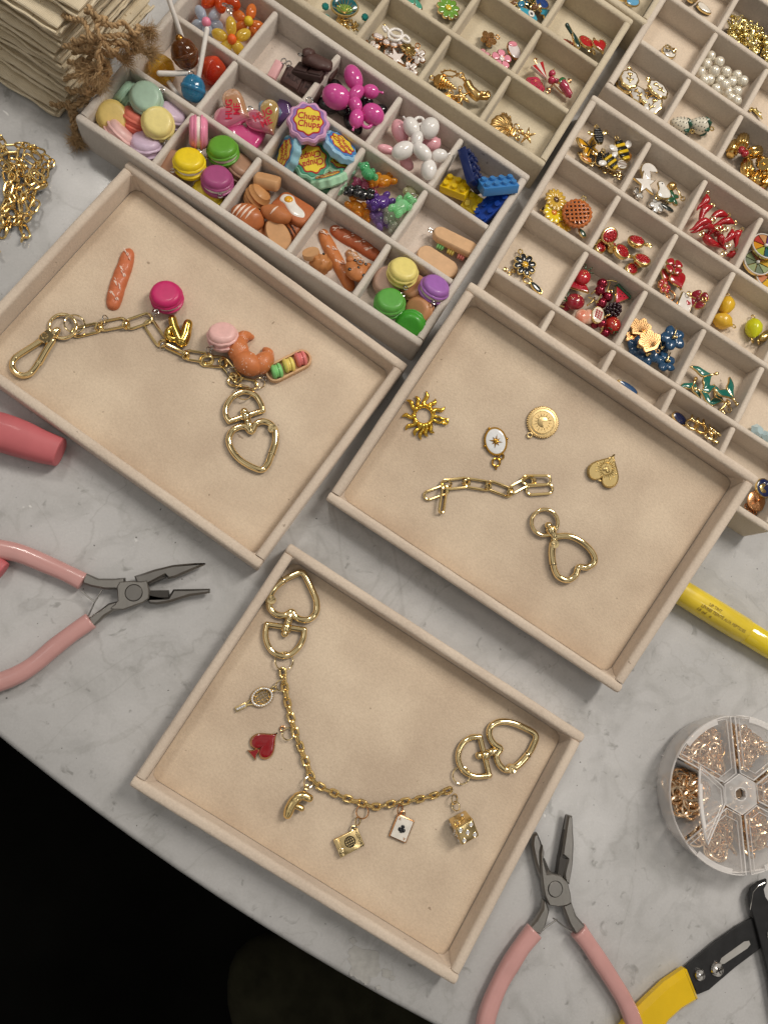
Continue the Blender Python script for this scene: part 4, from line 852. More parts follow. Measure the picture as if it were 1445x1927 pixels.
wire(T, [(*p, 5) for p in Z([(492, 422), (530, 458), (575, 490)])], .42, SILV, 'spring'); wire(T, [(*p, 5.6) for p in Z([(618, 420), (575, 490), (535, 575)])], .42, SILV, 'spring')

# --- pliers at the bottom
Z = zm(850, 1300, 2.4286); T = Trace(TABLE, 1044, 1672, 'pliers', 'long-nose pliers with pale pink handles below the front tray, jaws pointing up', 'pliers', 'pink handled pliers')
handle(T, Z([(150, 1640), (152, 1523), (178, 1430), (222, 1330), (270, 1245), (322, 1165), (375, 1098)]), [4.7, 4.7, 4.5, 4.2, 4.6, 4.3, 4.7], 5.2, PINKH)
handle(T, Z([(850, 1640), (830, 1523), (790, 1420), (730, 1320), (675, 1235), (625, 1160), (578, 1095)]), [4.7, 4.6, 4.2, 4.2, 4.4, 4.2, 4.6], 5.2, PINKH)
plate(T, Z([(342, 1085), (380, 1040), (408, 990), (412, 950), (425, 955), (440, 1000), (425, 1060), (400, 1108)]), 3.0, 7.2, brush, 'arm', .9)
plate(T, Z([(500, 975), (540, 960), (560, 1020), (590, 1055), (610, 1078), (560, 1108), (530, 1060), (510, 1010)]), 3.0, 7.2, brush, 'arm', .9)
plate(T, Z([(385, 645), (404, 690), (415, 735), (408, 765), (425, 835), (415, 880), (390, 830), (372, 760), (360, 700), (366, 655)]), 2.4, 6.6, STEEL, 'jaw', 1.0)
plate(T, Z([(408, 760), (418, 762), (440, 815), (460, 835), (440, 850), (424, 838)]), 2.4, 5.8, DSTEEL, 'cutter', .2)
plate(T, Z([(525, 565), (545, 570), (552, 700), (547, 790), (532, 882), (510, 868), (505, 830), (522, 765), (498, 745), (505, 680)]), 3.0, 7.0, STEEL, 'jaw', 1.0)
plate(T, Z([(522, 568), (528, 572), (502, 700), (500, 755), (520, 765), (500, 850), (475, 838), (485, 760), (490, 740)]), 2.4, 6.0, DSTEEL, 'cutter', .2)
plate(T, Z([(408, 700), (416, 735), (412, 765), (428, 835), (450, 830), (490, 838), (522, 870), (535, 920), (540, 960), (520, 975), (480, 981), (440, 975), (418, 930), (408, 870), (402, 800), (400, 740)]), 4.2, 8.3, brush, 'joint_plate', .5)
m = MB(); m.smooth = 20; c = T(*Z([(472, 906)])[0], 8.3); m.lathe([(3.7, 8.0), (3.7, 8.55), (3.5, 8.7), (.01, 8.7)], 32, (c[0], c[1], 0)); m.obj('rivet', STEEL, T.e)
m = MB(); m.smooth = 40; m.tube(ring_pts(3.85, 32, (c[0], c[1], 8.32)), .18, 5, True); m.obj('rivet_seam', DSTEEL, T.e)
wire(T, [(*p, 5) for p in Z([(400, 1105), (435, 1075), (480, 1045)])], .42, SILV, 'spring'); wire(T, [(*p, 5.6) for p in Z([(462, 1040), (475, 1048), (510, 1078), (548, 1102)])], .42, SILV, 'spring')

# --- coral handled tool, mostly outside the frame
T = Trace(TABLE, 60, 830, 'coral_handled_tool', 'tool with thick coral pink rubber handles poking in at the left edge', 'hand tool')
handle(T, [(-90, 810), (-40, 806), (0, 813), (40, 826), (75, 839), (104, 848), (113, 851)], [7.5, 8.8, 9.6, 9.2, 8.2, 7.4, 7.2], 7.6, CORAL, zs=.85, n=22)
handle(T, [(-70, 1040), (-30, 1056), (-8, 1066), (6, 1074)], [6, 5.6, 5.0, 4.4], 5.4, CORAL, n=18)
wire(T, [(-85, 815, 7), (-110, 900, 6), (-100, 1000, 6), (-70, 1042, 6)], 3.2, STEEL, 'metal_arm')

# --- wire stripper
T = Trace(TABLE, 1330, 1800, 'wire_stripper', 'black wire stripper with yellow handle sleeves in the lower right corner', 'wire stripper')
plate(T, Z([(1060, 1262), (1200, 1145), (1300, 1075), (1368, 1035), (1425, 1065), (1425, 1160), (1290, 1262), (1170, 1365), (1118, 1386)]), 2.0, 3.6, BLACKM, 'slotted_blade', .3)
m = MB(); m.smooth = 40; P = [T(a, b_, 3.9)[:2] for a, b_ in Z([(1225, 1238), (1232, 1222), (1335, 1147), (1358, 1143), (1364, 1160), (1350, 1178), (1245, 1248), (1230, 1250)])]; m.prism(P, 3.62, 3.70, .0); m.obj('slot', noisy(pr('slot_floor', (.36, .355, .34), .4), (.38, .37, .35), 100, .1, 0), T.e)
plate(T, Z([(1350, 935), (1362, 900), (1395, 872), (1432, 858), (1434, 880), (1420, 905), (1428, 940), (1460, 985), (1500, 1100), (1560, 1300), (1600, 1523), (1480, 1523), (1445, 1320), (1400, 1130), (1378, 1045), (1358, 990)]), 3.9, 5.8, BLACKM, 'jaw_blade', .35)
wire(T, [(*p, 5.9) for p in Z([(1362, 1000), (1375, 920), (1400, 890), (1428, 876)])], .22, SILV, 'blade_edge')
SL = lambda P, z0, z1, nm: plate(T, P, z0, z1, YEL, nm, 2.4)
SL(Z([(1052, 1262), (1066, 1268), (1116, 1400), (1108, 1410), (1040, 1450), (985, 1500), (930, 1580), (860, 1680), (700, 1680), (740, 1560), (800, 1480), (870, 1410), (960, 1325)]), .2, 7.6, 'handle_sleeve')
for (a, b_, r, d) in ((1130, 1297, 3.0, 0), (1210, 1272, 3.7, 1)):
    c = T(*Z([(a, b_)])[0], 4); m = MB(); m.smooth = 35; m.lathe([(r*.98, 3.6), (r, 4.4), (r*.85, 5.2), (r*.4, 5.6), (.01, 5.65)], 24, (c[0], c[1], 0)); m.obj('screw', SILV, T.e)
    if d:
        for q in (25, 115): m = MB(); m.smooth = 20; m.box((c[0], c[1], 5.62), (3.6, .6, .3), 0, rot((0, 0, 1), q)); m.obj('screw_slot', DSTEEL, T.e)
c = T(1445, 1762, 5); m = MB(); m.smooth = 35; m.lathe([(3.0, 5.6), (3.1, 6.3), (2.4, 7.0), (.01, 7.2)], 24, (c[0]+1.5, c[1]+1, 0)); m.obj('screw', SILV, T.e)

# --- lip tint tube under the propped tray
ax0 = TABLE.at(1290, 1119.5, 7.2); ax1 = TABLE.at(1399, 1186.5, 7.2); d = ax1-ax0; d[2] = 0; yw = math.degrees(math.atan2(d[1], d[0])); 
T = empty('lip_tint_tube', 'glossy yellow lip tint tube with grey lettering, half under the propped tray', 'lip tint tube', rot((0, 0, 1), yw), ax1)
LY = gloss('yellow_plastic', '#e3c83a', .3, .5, .01); LYC = gloss('yellow_cap', '#e9cf2c', .14, .7, .0); RX = rot((0, 1, 0), 90)
m = MB(); m.smooth = 40; m.lathe([(3, -62), (6.0, -61), (6.9, -58), (7.3, -20), (7.35, -.8), (7.1, -.1), (5, 0)], 48, R=RX); m.obj('barrel', LY, T)
m = MB(); m.smooth = 40; m.lathe([(5, .2), (6.4, .3), (6.75, .8), (6.7, 30), (6.4, 44), (5.3, 47), (.1, 47.6)], 48, R=RX); m.obj('cap', LYC, T)
GREYP = pr('grey_print', srgb('#bba75c'), .4)
def wrap(r, base):
    def f(co):
        a = base+co.y/r; return (co.x, -r*math.cos(a) if False else r*math.sin(a-math.pi/2+math.pi/2), (r+co.z*.4)*math.cos(a))
    return f
def wraptext(txt, size, x, ang, al=1.0):
    o = letters(txt, size, GREYP, T, (0, 0, 0), 0, .04, name='print'); n_ = 7.42
    xs = [v.co.x for v in o.data.vertices]; x1 = max(xs)*1000
    for v in o.data.vertices:
        X, Y, Zc = v.co*1000; a = math.radians(ang)+Y/n_; v.co = Vector((X*al-x1*al+x, n_*math.sin(a), n_*math.cos(a)))*.001
wraptext('LÈVRES TEINTÉ AUX PEPTIDES', 2.35, -3.2, -22, .93); wraptext('LIP TINT', 2.35, -20.6, 0, .93); wraptext('10 ml   e', 2.9, -23.6, -44, .95)

# ------------------------------------------------------------------ round organiser with jump rings
OS = 1.06; OC = TABLE.at(1391, 1494, 18.0); OX, OY = OC[0], OC[1]
def frosted(name, a=.22, rough=.25, col=(.93, .91, .90)):
    m = bpy.data.materials.new(name); m.use_nodes = True; nt = m.node_tree; b = nt.nodes['Principled BSDF']; b.inputs['Base Color'].default_value = (*col, 1); b.inputs['Roughness'].default_value = rough
    tr = nt.nodes.new('ShaderNodeBsdfTransparent'); tr.inputs['Color'].default_value = (1, .992, .985, 1); mx = nt.nodes.new('ShaderNodeMixShader'); lw = nt.nodes.new('ShaderNodeLayerWeight'); lw.inputs['Blend'].default_value = .35
    mr = nt.nodes.new('ShaderNodeMapRange'); mr.inputs['To Min'].default_value = a; mr.inputs['To Max'].default_value = min(1, a*2.6+.2); nt.links.new(lw.outputs['Facing'], mr.inputs['Value'])
    nt.links.new(mr.outputs['Result'], mx.inputs['Fac']); nt.links.new(tr.outputs[0], mx.inputs[1]); nt.links.new(b.outputs[0], mx.inputs[2]); nt.links.new(mx.outputs[0], nt.nodes['Material Output'].inputs['Surface']); return m
PLB = frosted('frosted_plastic', .16); PLL = frosted('lid_plastic', .06, .12); PLE = frosted('plastic_edge', .42, .15)
T = empty('ring_organizer', 'round clear plastic organizer with six wedge lids full of jump rings', 'organizer', np.eye(3), np.array([OX, OY, 0.])); T.scale = (OS, OS, OS)
m = MB(); m.smooth = 40; m.lathe([(1, .3), (33.5, .3), (35.2, 1.2), (36.6, 5), (37.2, 15.6), (36.4, 15.8), (35.9, 5.4), (34.5, 1.9), (33, 1.3), (1, 1.3)], 72); m.obj('base', PLB, T)
m = MB(); m.smooth = 60; m.tube(ring_pts(36.9, 72, (0, 0, 15.8)), .45, 6, True); m.obj('base_rim', PLE, T)
hexr = 9.6; HX = [(hexr*math.cos(math.radians(90+60*i)), hexr*math.sin(math.radians(90+60*i))) for i in range(6)]
m = MB(); m.smooth = 30; m.grid([[(*p, 15.4) for p in HX], [(*p, 17.6) for p in HX], [(p[0]*.95, p[1]*.95, 17.8) for p in HX], [(2.9*math.cos(math.radians(90+60*i)), 2.9*math.sin(math.radians(90+60*i)), 17.6) for i in range(6)], [(2.9*math.cos(math.radians(90+60*i)), 2.9*math.sin(math.radians(90+60*i)), 15.6) for i in range(6)]], caps=False); m.obj('hub', frosted('hub_plastic', .34, .2), T)
m = MB(); m.smooth = 60; m.tube([(*p, 17.7) for p in HX], .28, 5, True); m.tube(ring_pts(3.2, 24, (0, 0, 17.7)), .3, 5, True)
for q in (30, 150, 270): m.tube(ring_pts(.7, 10, (6*math.cos(math.radians(q)), 6*math.sin(math.radians(q)), 17.8)), .2, 5, True)
m.obj('hub_edge', PLE, T)
m = MB(); m.smooth = 30; m.box((0, 0, 8), (5.2, 5.2, 12), 0, rot((0, 0, 1), 15)); m.obj('hub_post', noisy(pr('brown_post', srgb('#8c7660'), .6), srgb('#8c7660'), 100, .1, 0), T)  # solid brown square post inside the hub
for i in range(6):
    a = math.radians(92+60*i); m = MB(); m.smooth = 30; ca, sa = math.cos(a), math.sin(a); m.box((ca*22.5, sa*22.5, 8.4), (27.5, .9, 14.2), .2, rot((0, 0, 1), 92+60*i)); m.obj('partition', PLB, T)
def wedge_lid(i, lift=0):
    a0 = 92+60*i+2.0; a1 = a0+56; ro = 37.6; ri = 9.3; O = []
    for k in range(15): t = math.radians(a0+(a1-a0)*k/14); O.append((ro*math.cos(t), ro*math.sin(t)))
    mid = math.radians((a0+a1)/2); hw = 4.0; pb = (-math.sin(mid), math.cos(mid)); c = (ri*math.cos(mid), ri*math.sin(mid)); O += [(c[0]+pb[0]*hw, c[1]+pb[1]*hw), (c[0]-pb[0]*hw, c[1]-pb[1]*hw)]
    e = bpy.data.objects.new('lid', None)
    m = MB(); m.smooth = 30; m.prism([(x-c[0], y-c[1]) for x, y in O], 0, .9, .2); lid = m.obj('lid', PLL, T); lid.location = (c[0]*.001, c[1]*.001, .0166)
    m = MB(); m.smooth = 60; m.tube([(x-c[0], y-c[1], .9) for x, y in O], .38, 6, True)
    cc = np.mean(O, axis=0); m.tube([(cc[0]+(x-cc[0])*.86-c[0], cc[1]+(y-cc[1])*.86-c[1], .95) for x, y in O], .22, 5, True); m.obj('lid_edge', PLE, lid)
    m = MB(); m.smooth = 30; P = []
    for rr_, ks in ((ro+.2, range(3, 12)), (ro-2.6, range(11, 2, -1))):
        for k in ks: t = math.radians(a0+(a1-a0)*k/14); P.append((rr_*math.cos(t)-c[0], rr_*math.sin(t)-c[1]))
    m.prism(P, .9, 1.5, .2); m.obj('lid_lip', PLE, lid)
    if lift: lid.rotation_mode = 'AXIS_ANGLE'; lid.rotation_axis_angle = (math.radians(-lift), pb[0], pb[1], 0)
    return lid
for i in range(6): wedge_lid(i, 34 if i == 1 else 0)
def ring_at(x, y, z, r, w, mat, label, group, proto={}):
    key = (round(r, 1), w)
    if key not in proto: m = MB(); m.tube(ring_pts(r, 18), w, 5, True); proto[key] = m.obj('jump_ring', mat); o = proto[key]
    else: o = proto[key].copy(); COL.objects.link(o)
    az = random.uniform(0, 360); o.matrix_world = m4(rot((0, 0, 1), az)@rot((1, 0, 0), random.choice([0, 12, 25, 45, 70, 82])+random.uniform(-8, 8)), (x, y, z)); return tag(o, label, 'jump ring', group)
cells = [(122, 5, 14, 34, 4.4, .55, 44, 'medium rose gold jump ring in the upper left wedge of the organizer'), (182, 7, 16, 34, 5.2, .62, 34, 'large rose gold jump ring in the opened left wedge of the organizer'),
         (242, 4, 13, 34, 4.5, .58, 50, 'medium rose gold jump ring in the lower left wedge of the organizer'), (302, 6, 13, 33, 4.5, .58, 44, 'medium rose gold jump ring in the lower right wedge of the organizer'),
         (62, 7, 16, 33, 2.5, .42, 84, 'tiny rose gold jump ring in the upper right wedge of the organizer'), (2, 5, 14, 30, 3.8, .55, 24, 'rose gold jump ring in the right wedge of the organizer, by the photo edge')]
RGL = metal('#f2d6b4', .24, 'ring_gold')
for (aa, spread, r0, r1, rr_, w, n, lab) in cells:
    proto = {}
    for k in range(n):
        t = math.radians(aa+random.gauss(0, 9 if rr_ > 3 else 13)); rad = random.uniform(r0, r1)-rr_*.3; z = 1.6+rr_*.35+random.random()*10*(1-abs(rad-(r0+r1)/2)/30); dd = math.degrees(t)-aa
        if abs(math.radians(dd))*rad > rad*.52-rr_*.7: t = math.radians(aa+random.uniform(-6, 6))
        rad = min(rad, 34.8-rr_)
        ring_at(OX+OS*rad*math.cos(t), OY+OS*rad*math.sin(t), z*OS, rr_, w, RGL, lab, lab.replace('jump ring', 'jump rings').split(' of the')[0], proto)

F_ = MB(); F_.smooth = 60
for k in range(620):
    ci = cells[random.choice((0, 0, 1, 2, 2, 3, 3, 4, 4, 4, 5))]; rr_ = ci[4]*.92; t = math.radians(ci[0]+random.uniform(-19, 19)); rad = random.uniform(ci[2]-2, 33.5-rr_); z = 2+random.random()**1.5*9
    if abs(math.sin(t-math.radians(ci[0])))*rad > rad*.5-rr_*.75: continue
    RR = rot((0, 0, 1), random.uniform(0, 360))@rot((1, 0, 0), random.choice((5, 20, 40, 70, 85))+random.uniform(-9, 9)); F_.tube(ring_pts(rr_, 14, (OX+OS*rad*math.cos(t), OY+OS*rad*math.sin(t), z*OS), RR), ci[5]*.9, 4, True)
o = F_.obj('jump_ring_heap', RGL); tag(o, 'heaps of many small rose gold rings filling the wedges of the organizer', 'jump rings', kind='stuff')

# ------------------------------------------------------------------ heap of loose chain at the left edge
T = Trace(TABLE, 40, 350, 'loose_chain', 'tangled heap of gold oval link chain on the marble at the left edge', 'chain')
strands = [[(8, 290), (16, 330), (14, 370), (10, 410), (6, 450)], [(25, 300), (30, 340), (24, 375), (18, 410), (14, 435)], [(40, 290), (42, 330), (38, 365), (34, 400), (40, 425), (50, 440), (36, 455)],
           [(20, 280), (38, 276), (55, 278), (72, 285), (92, 300), (97, 308), (86, 318), (82, 335), (84, 352), (72, 362)], [(58, 300), (66, 318), (60, 340), (66, 355), (58, 372), (66, 386), (62, 405), (50, 415)],
           [(-20, 255), (2, 262), (4, 278), (-8, 300), (-20, 330)], [(30, 305), (48, 318), (54, 345), (46, 370), (44, 395), (28, 420)], [(-30, 340), (-10, 360), (-14, 400), (-20, 440), (-5, 470)], [(10, 310), (24, 330), (14, 355), (26, 380), (4, 400), (0, 420)], [(70, 295), (76, 315), (70, 330), (78, 345), (60, 352)]]
PR = {}; 
for si, s_ in enumerate(strands):
    zz = 1.2+si*.75; C = np.array(cat([T(a, b_, zz) for a, b_ in s_], 12, False)); C[:, 2] = zz+1.4*np.sin(np.linspace(0, 5+si, len(C))); S = np.r_[0, np.cumsum(np.linalg.norm(np.diff(C, axis=0), axis=1))]; q = 0; k = 0
    while q < S[-1]:
        big = (k % 4 == 0); L, Wd = (8.6, 4.7) if big else (5.4, 3.9); p = np.array([np.interp(q, S, C[:, i]) for i in range(3)]); p1 = np.array([np.interp(min(q+1, S[-1]), S, C[:, i]) for i in range(3)])-p; yaw = math.degrees(math.atan2(p1[1], p1[0]))
        if big not in PR: PR[big] = link_mesh(L, Wd, .58).obj('chain_link', GOLDB, T.e); o = PR[big]
        else: o = PR[big].copy(); COL.objects.link(o)
        o.matrix_local = m4(rot((0, 0, 1), yaw+random.uniform(-28, 28))@rot((1, 0, 0), (k % 2)*62+random.uniform(-22, 22))@rot((0, 1, 0), random.uniform(-12, 12)), (p[0], p[1], max(p[2], 1.1 if k % 2 == 0 else 2.1))); q += L*.62 if big else L*.58; k += 1

# ------------------------------------------------------------------ stack of folded cotton pouches with jute ties
def cotton():
    c = srgb('#eadcc0'); m = pr('cotton', c, .9, sheen=.15, spec=.2); nt = m.node_tree; b = nt.nodes['Principled BSDF']; tc = nd(m, 'ShaderNodeTexCoord'); oi = nd(m, 'ShaderNodeObjectInfo')
    w1 = nd(m, 'ShaderNodeTexWave', Scale=420.0, Distortion=2.0); w2 = nd(m, 'ShaderNodeTexWave', Scale=420.0, Distortion=2.0, bands_direction='Y'); n = nd(m, 'ShaderNodeTexNoise', Scale=120, Detail=6.0); n2 = nd(m, 'ShaderNodeTexNoise', Scale=420, Detail=2.0)
    for x in (w1, w2, n, n2): nt.links.new(tc.outputs['Object'], x.inputs['Vector'])
    r = nd(m, 'ShaderNodeValToRGB'); e = r.color_ramp.elements; e[0].position = .3; e[1].position = .65; e[0].color = (c[0]*.86, c[1]*.84, c[2]*.80, 1); e[1].color = (*c, 1); nt.links.new(n.outputs['Fac'], r.inputs['Fac'])
    r2 = nd(m, 'ShaderNodeValToRGB'); e = r2.color_ramp.elements; e[0].position = .26; e[1].position = .3; e[0].color = (.42, .33, .22, 1); e[1].color = (1, 1, 1, 1); nt.links.new(n2.outputs['Fac'], r2.inputs['Fac'])
    mx = nd(m, 'ShaderNodeMix', data_type='RGBA', blend_type='MULTIPLY'); mx.inputs['Factor'].default_value = .7; nt.links.new(r.outputs['Color'], mx.inputs['A']); nt.links.new(r2.outputs['Color'], mx.inputs['B']); nt.links.new(mx.outputs['Result'], b.inputs['Base Color'])
    ad = nd(m, 'ShaderNodeMath', operation='ADD'); nt.links.new(w1.outputs['Fac'], ad.inputs[0]); nt.links.new(w2.outputs['Fac'], ad.inputs[1]); ad2 = nd(m, 'ShaderNodeMath', operation='ADD'); nt.links.new(ad.outputs[0], ad2.inputs[0]); nt.links.new(n.outputs['Fac'], ad2.inputs[1])
    bp = nd(m, 'ShaderNodeBump', Strength=.35, Distance=.0004); nt.links.new(ad2.outputs[0], bp.inputs['Height']); nt.links.new(bp.outputs['Normal'], b.inputs['Normal']); return m
COT = cotton(); JUTE = noisy(pr('jute', srgb('#b3946c'), .85), srgb('#b3946c'), 700, .3, .3, 1500); JUTEF = noisy(pr('jute_fibre', srgb('#b79a72'), .9), srgb('#b79a72'), 500, .2, 0)
corner = [(110, 219), (128, 197), (134, 176), (126, 152), (122, 133), (108, 112), (120, 90), (112, 66), (152, 36)]
names = ['bottom pouch of the cotton stack, its hem just above the marble', 'second cotton pouch from the bottom of the stack', 'third cotton pouch from the bottom of the stack', 'fourth cotton pouch from the bottom of the stack', 'middle cotton pouch of the folded stack',
         'fourth cotton pouch from the top of the stack', 'third cotton pouch from the top of the stack', 'second cotton pouch from the top of the stack', 'topmost folded cotton pouch, lifting a little off the stack']
pouch = []
def pouch_mesh(T, zt, seed, ln=120, dp=72):
    """one folded pouch: cloth sheets lying on one another, folded over at the front edge"""
    for q, (z0, z1, ox, oy) in enumerate(((0, zt*.48, 0, 0), (zt*.5, zt*.98, -1.2, .9))):
        N = 34; M_ = 26; m = MB(); m.smooth = 80; rings = []
        for i in range(N+1):
            f = i/N; x = -ln*(1-f)+ox; ring = []; ee = min(1, (1-f)*ln/2.2)**.5*.5+.5
            for j in range(M_):
                a = 2*math.pi*j/M_; hz = (z1-z0)/2; ca, sa = math.cos(a), math.sin(a); k = (abs(ca)**4+abs(sa)**4)**-.25; y = dp/2+dp/2*ca*min(k, 1.08)*(.985+.015*ee)+oy
                w = noise.noise(Vector((x*.06+seed*3, y*.05, q*2.0)))*1.0+noise.noise(Vector((x*.22+seed, y*.16, q)))*.22; edge_ = math.exp(-max(0, y)/3.0)
                z = (z0+z1)/2+hz*sa*k*(.92)*ee+w*.75*(.5+edge_*.3); y2 = y+edge_*noise.noise(Vector((x*.09, seed*4+q, 0)))*1.5; x2 = x+(noise.noise(Vector((y*.08, seed*2+q, 5)))*.9 if f > .97 else 0)
                ring.append((x2, y2, z))
            rings.append(ring)
        m.grid(rings); m.obj('cloth_fold', COT, T)
    m = MB(); m.smooth = 80; C = []
    for i in range(60): x = -ln*i/59; C.append((x-1.5, -.2+noise.noise(Vector((x*.09, seed*4, 0)))*1.3, zt*.5+noise.noise(Vector((x*.07, seed, 8)))*1.2))
    m.tube(C, .75, 8); m.obj('hem', COT, T)
    m = MB(); C = [(0.4+noise.noise(Vector((y*.2, seed, 1)))*.8, y, zt*.48+noise.noise(Vector((y*.15, seed, 3)))*.9) for y in np.linspace(1, 70, 40)]; m.smooth = 80; m.tube(C, .7, 8); m.obj('hem', COT, T)
zt = 6.7
for i, (px, py) in enumerate(corner):
    z = i*zt+.1; p = TABLE.at(px, py, z+zt*.4); p[2] = z; t = empty('cotton_pouch', names[i], 'cotton pouch', rot((0, 0, 1), -31.5+random.uniform(-2.0, 2.0)), p, 'folded cotton pouches'); pouch.append((t, p)); pouch_mesh(t, zt, i*1.7, dp=68+random.uniform(-3, 3))

def jute_cord(parent_i, pts, r=.95, tuft=None, seed=0, knot=None):
    """twisted two-strand cord with loose fibres; pts: (px, py, height)"""
    T, p0 = pouch[parent_i]; Ri = np.array(T.matrix_world.to_3x3()).T; loc = lambda q: Ri@(np.array(q)-p0)
    C = np.array(cat([TABLE.at(a, b_, h) for a, b_, h in pts], 14, False)); C = C+np.array([[noise.noise(Vector((i*.09, seed*7, q_)))*3.2 for q_ in (0, 5, 9)] for i in range(len(C))]); N = len(C); Tn = np.gradient(C, axis=0); Tn /= np.maximum(np.linalg.norm(Tn, axis=1), 1e-6)[:, None]; S = np.r_[0, np.cumsum(np.linalg.norm(np.diff(C, axis=0), axis=1))]
    A = np.cross(Tn, (0.3, .2, 1)); A /= np.linalg.norm(A, axis=1)[:, None]; B = np.cross(Tn, A); m = MB(); m.smooth = 80
    for s in (0, 1):
        ph = S*1.15+s*math.pi; P = C+(A*np.cos(ph)[:, None]+B*np.sin(ph)[:, None])*r*.55; m.tube([loc(q) for q in P], r*.62, 7)
    m.obj('jute_cord', JUTE, T); f = MB(); f.smooth = 0; rnd = random.Random(seed)
    def hair(p, d, L, w=.05):
        q = [p]; 
        for k in range(4): d = d+np.array([rnd.gauss(0, .35) for _ in range(3)]); d /= np.linalg.norm(d); q.append(q[-1]+d*L/4)
        f.tube([loc(x) for x in q], [w, w, w*.8, w*.6, w*.3], 3, caps=False)
    for i in range(0, N, 1):
        for _ in range(4): a = rnd.uniform(0, 6.3); d = A[i]*math.cos(a)+B[i]*math.sin(a)+Tn[i]*.6; hair(C[i]+d*r*.7, d/np.linalg.norm(d), rnd.uniform(1.2, 3.6))
    if tuft:
        e = C[-1]; d0 = Tn[-1]
        for _ in range(tuft): d = d0+np.array([rnd.gauss(0, .45) for _ in range(3)]); hair(e-d0*2+np.array([rnd.gauss(0, .55) for _ in range(3)]), d/np.linalg.norm(d), rnd.uniform(5, 10), .13)
    if knot is not None:
        c = C[knot]; g = MB(); g.smooth = 80
        for s in (0, 1):
            ax = Tn[knot]; P = [c+(A[knot]*math.cos(t+s*2)+B[knot]*math.sin(t+s*2)*.9)*r*1.35+ax*(math.sin(t*2+s)*r*.9) for t in np.linspace(0, 2*math.pi, 22, endpoint=False)]; g.tube([loc(q) for q in P], r*.75, 7, True)
        g.obj('knot', JUTE, T)
        for _ in range(60): d = np.array([rnd.gauss(0, 1) for _ in range(3)]); d /= np.linalg.norm(d); hair(c+d*r*1.5, d, rnd.uniform(1, 3))
    o = f.obj('loose_fibres', JUTEF, T); o['kind'] = 'stuff'
K = [(0, [(95, 195, 12), (118, 202, 12), (136, 208, 11), (142, 235, 7), (148, 268, 3)], 60), (0, [(150, 190, 14), (140, 200, 13), (136, 222, 9), (140, 245, 5), (146, 262, 4)], 90), (1, [(128, 190, 16), (150, 196, 18), (165, 180, 20), (176, 165, 24), (190, 148, 26)], 40),
     (2, [(126, 165, 24), (150, 170, 26), (172, 158, 30), (186, 140, 32), (190, 120, 34)], 50), (3, [(122, 150, 28), (146, 140, 32), (150, 120, 36), (170, 122, 38), (178, 140, 34)], 70), (4, [(128, 116, 34), (150, 122, 38), (168, 110, 44), (188, 96, 46), (214, 104, 42), (232, 112, 36)], 90),
     (5, [(128, 88, 44), (150, 84, 48), (176, 90, 50), (190, 110, 46), (182, 128, 44), (160, 132, 42)], 70), (6, [(120, 86, 46), (150, 92, 50), (182, 80, 54), (214, 78, 52), (240, 92, 44), (262, 98, 38), (282, 100, 34)], 110), (7, [(118, 30, 52), (150, 40, 58), (172, 60, 60), (184, 88, 54), (186, 118, 48), (184, 140, 42)], 60),
     (7, [(160, 20, 60), (182, 34, 62), (210, 46, 60), (236, 50, 54), (262, 54, 48), (276, 58, 44)], 120), (8, [(166, 14, 64), (178, 30, 64), (186, 60, 60), (196, 84, 54), (222, 92, 48), (252, 84, 44)], 100), (5, [(190, 112, 40), (202, 125, 36), (196, 150, 30), (178, 172, 24), (160, 190, 18)], 60),
     (4, [(140, 100, 42), (165, 98, 46), (196, 118, 40), (206, 136, 34), (188, 160, 26)], 50), (6, [(136, 74, 52), (160, 76, 56), (196, 70, 56), (226, 66, 52), (250, 72, 46)], 100)]
for k, (i, pts, tf) in enumerate(K): jute_cord(i, pts, 1.2, int(tf*2.2), k, knot=20 if k % 2 else None)

# ================================================================== contents of the grey box (front row, left to right)
G1 = 'resin macaron charms'
mc = lambda px, py, h, c, label, **k: macaron(px, py, h, c, BX, label, **k)
mc(241, 184, 6.5, '#9dbfa8', 'mint green macaron charm standing on edge in the leftmost front compartment', tilt=62, az=150, cream='#9dbfa8', d=16)
mc(213, 222, 7.5, '#dbc173', 'ochre yellow macaron charm in the leftmost front compartment', tilt=24, az=-60, cream='#dbc173', loop=215)
mc(258, 228, 5.5, '#e07a68', 'coral red macaron charm under the mint one in the leftmost front compartment', tilt=40, az=60, cream='#d87262')
mc(276, 187, 14.5, '#a9c6b1', 'pale mint macaron charm on top with its flat face up, leftmost front compartment', tilt=16, az=-80, cream='#a9c6b1', loop=38)
mc(322, 220, 5.5, '#cdb9cd', 'lilac macaron charm at the back right of the leftmost front compartment', tilt=30, az=40, cream='#cdb9cd', d=15.5)
mc(298, 234, 12.5, '#e8d88c', 'pale yellow macaron charm lying on others in the leftmost front compartment', tilt=14, az=-70, cream='#e3d38c', loop=-62)
mc(226, 257, 6.5, '#ecc1bd', 'light pink ridged macaron charm leaning on the front wall of the leftmost compartment', tilt=58, az=40, cream='#ecc1bd')
mc(276, 276, 5.5, '#cbb6cd', 'lilac macaron charm at the front of the leftmost front compartment', tilt=22, az=90, cream='#cbb6cd')
mc(323, 314, 5.0, '#a97f66', 'brown macaron charm under the bright yellow one', tilt=20, az=200, cream='#a97f66')
mc(450, 318, 5.0, '#a58068', 'brown macaron charm at the right side under the green one', tilt=30, az=30, cream='#a58068')
mc(392, 366, 4.8, '#d9c22e', 'yellow macaron charm hidden under the magenta one', tilt=10, az=240)
mc(357, 309, 13, '#edd01c', 'bright yellow macaron charm with white cream, second front compartment', tilt=14, az=100, loop=213, d=17)
mc(420, 286, 12.5, '#5f9e2b', 'grass green macaron charm with white cream, second front compartment', tilt=16, az=120, loop=205, d=17)
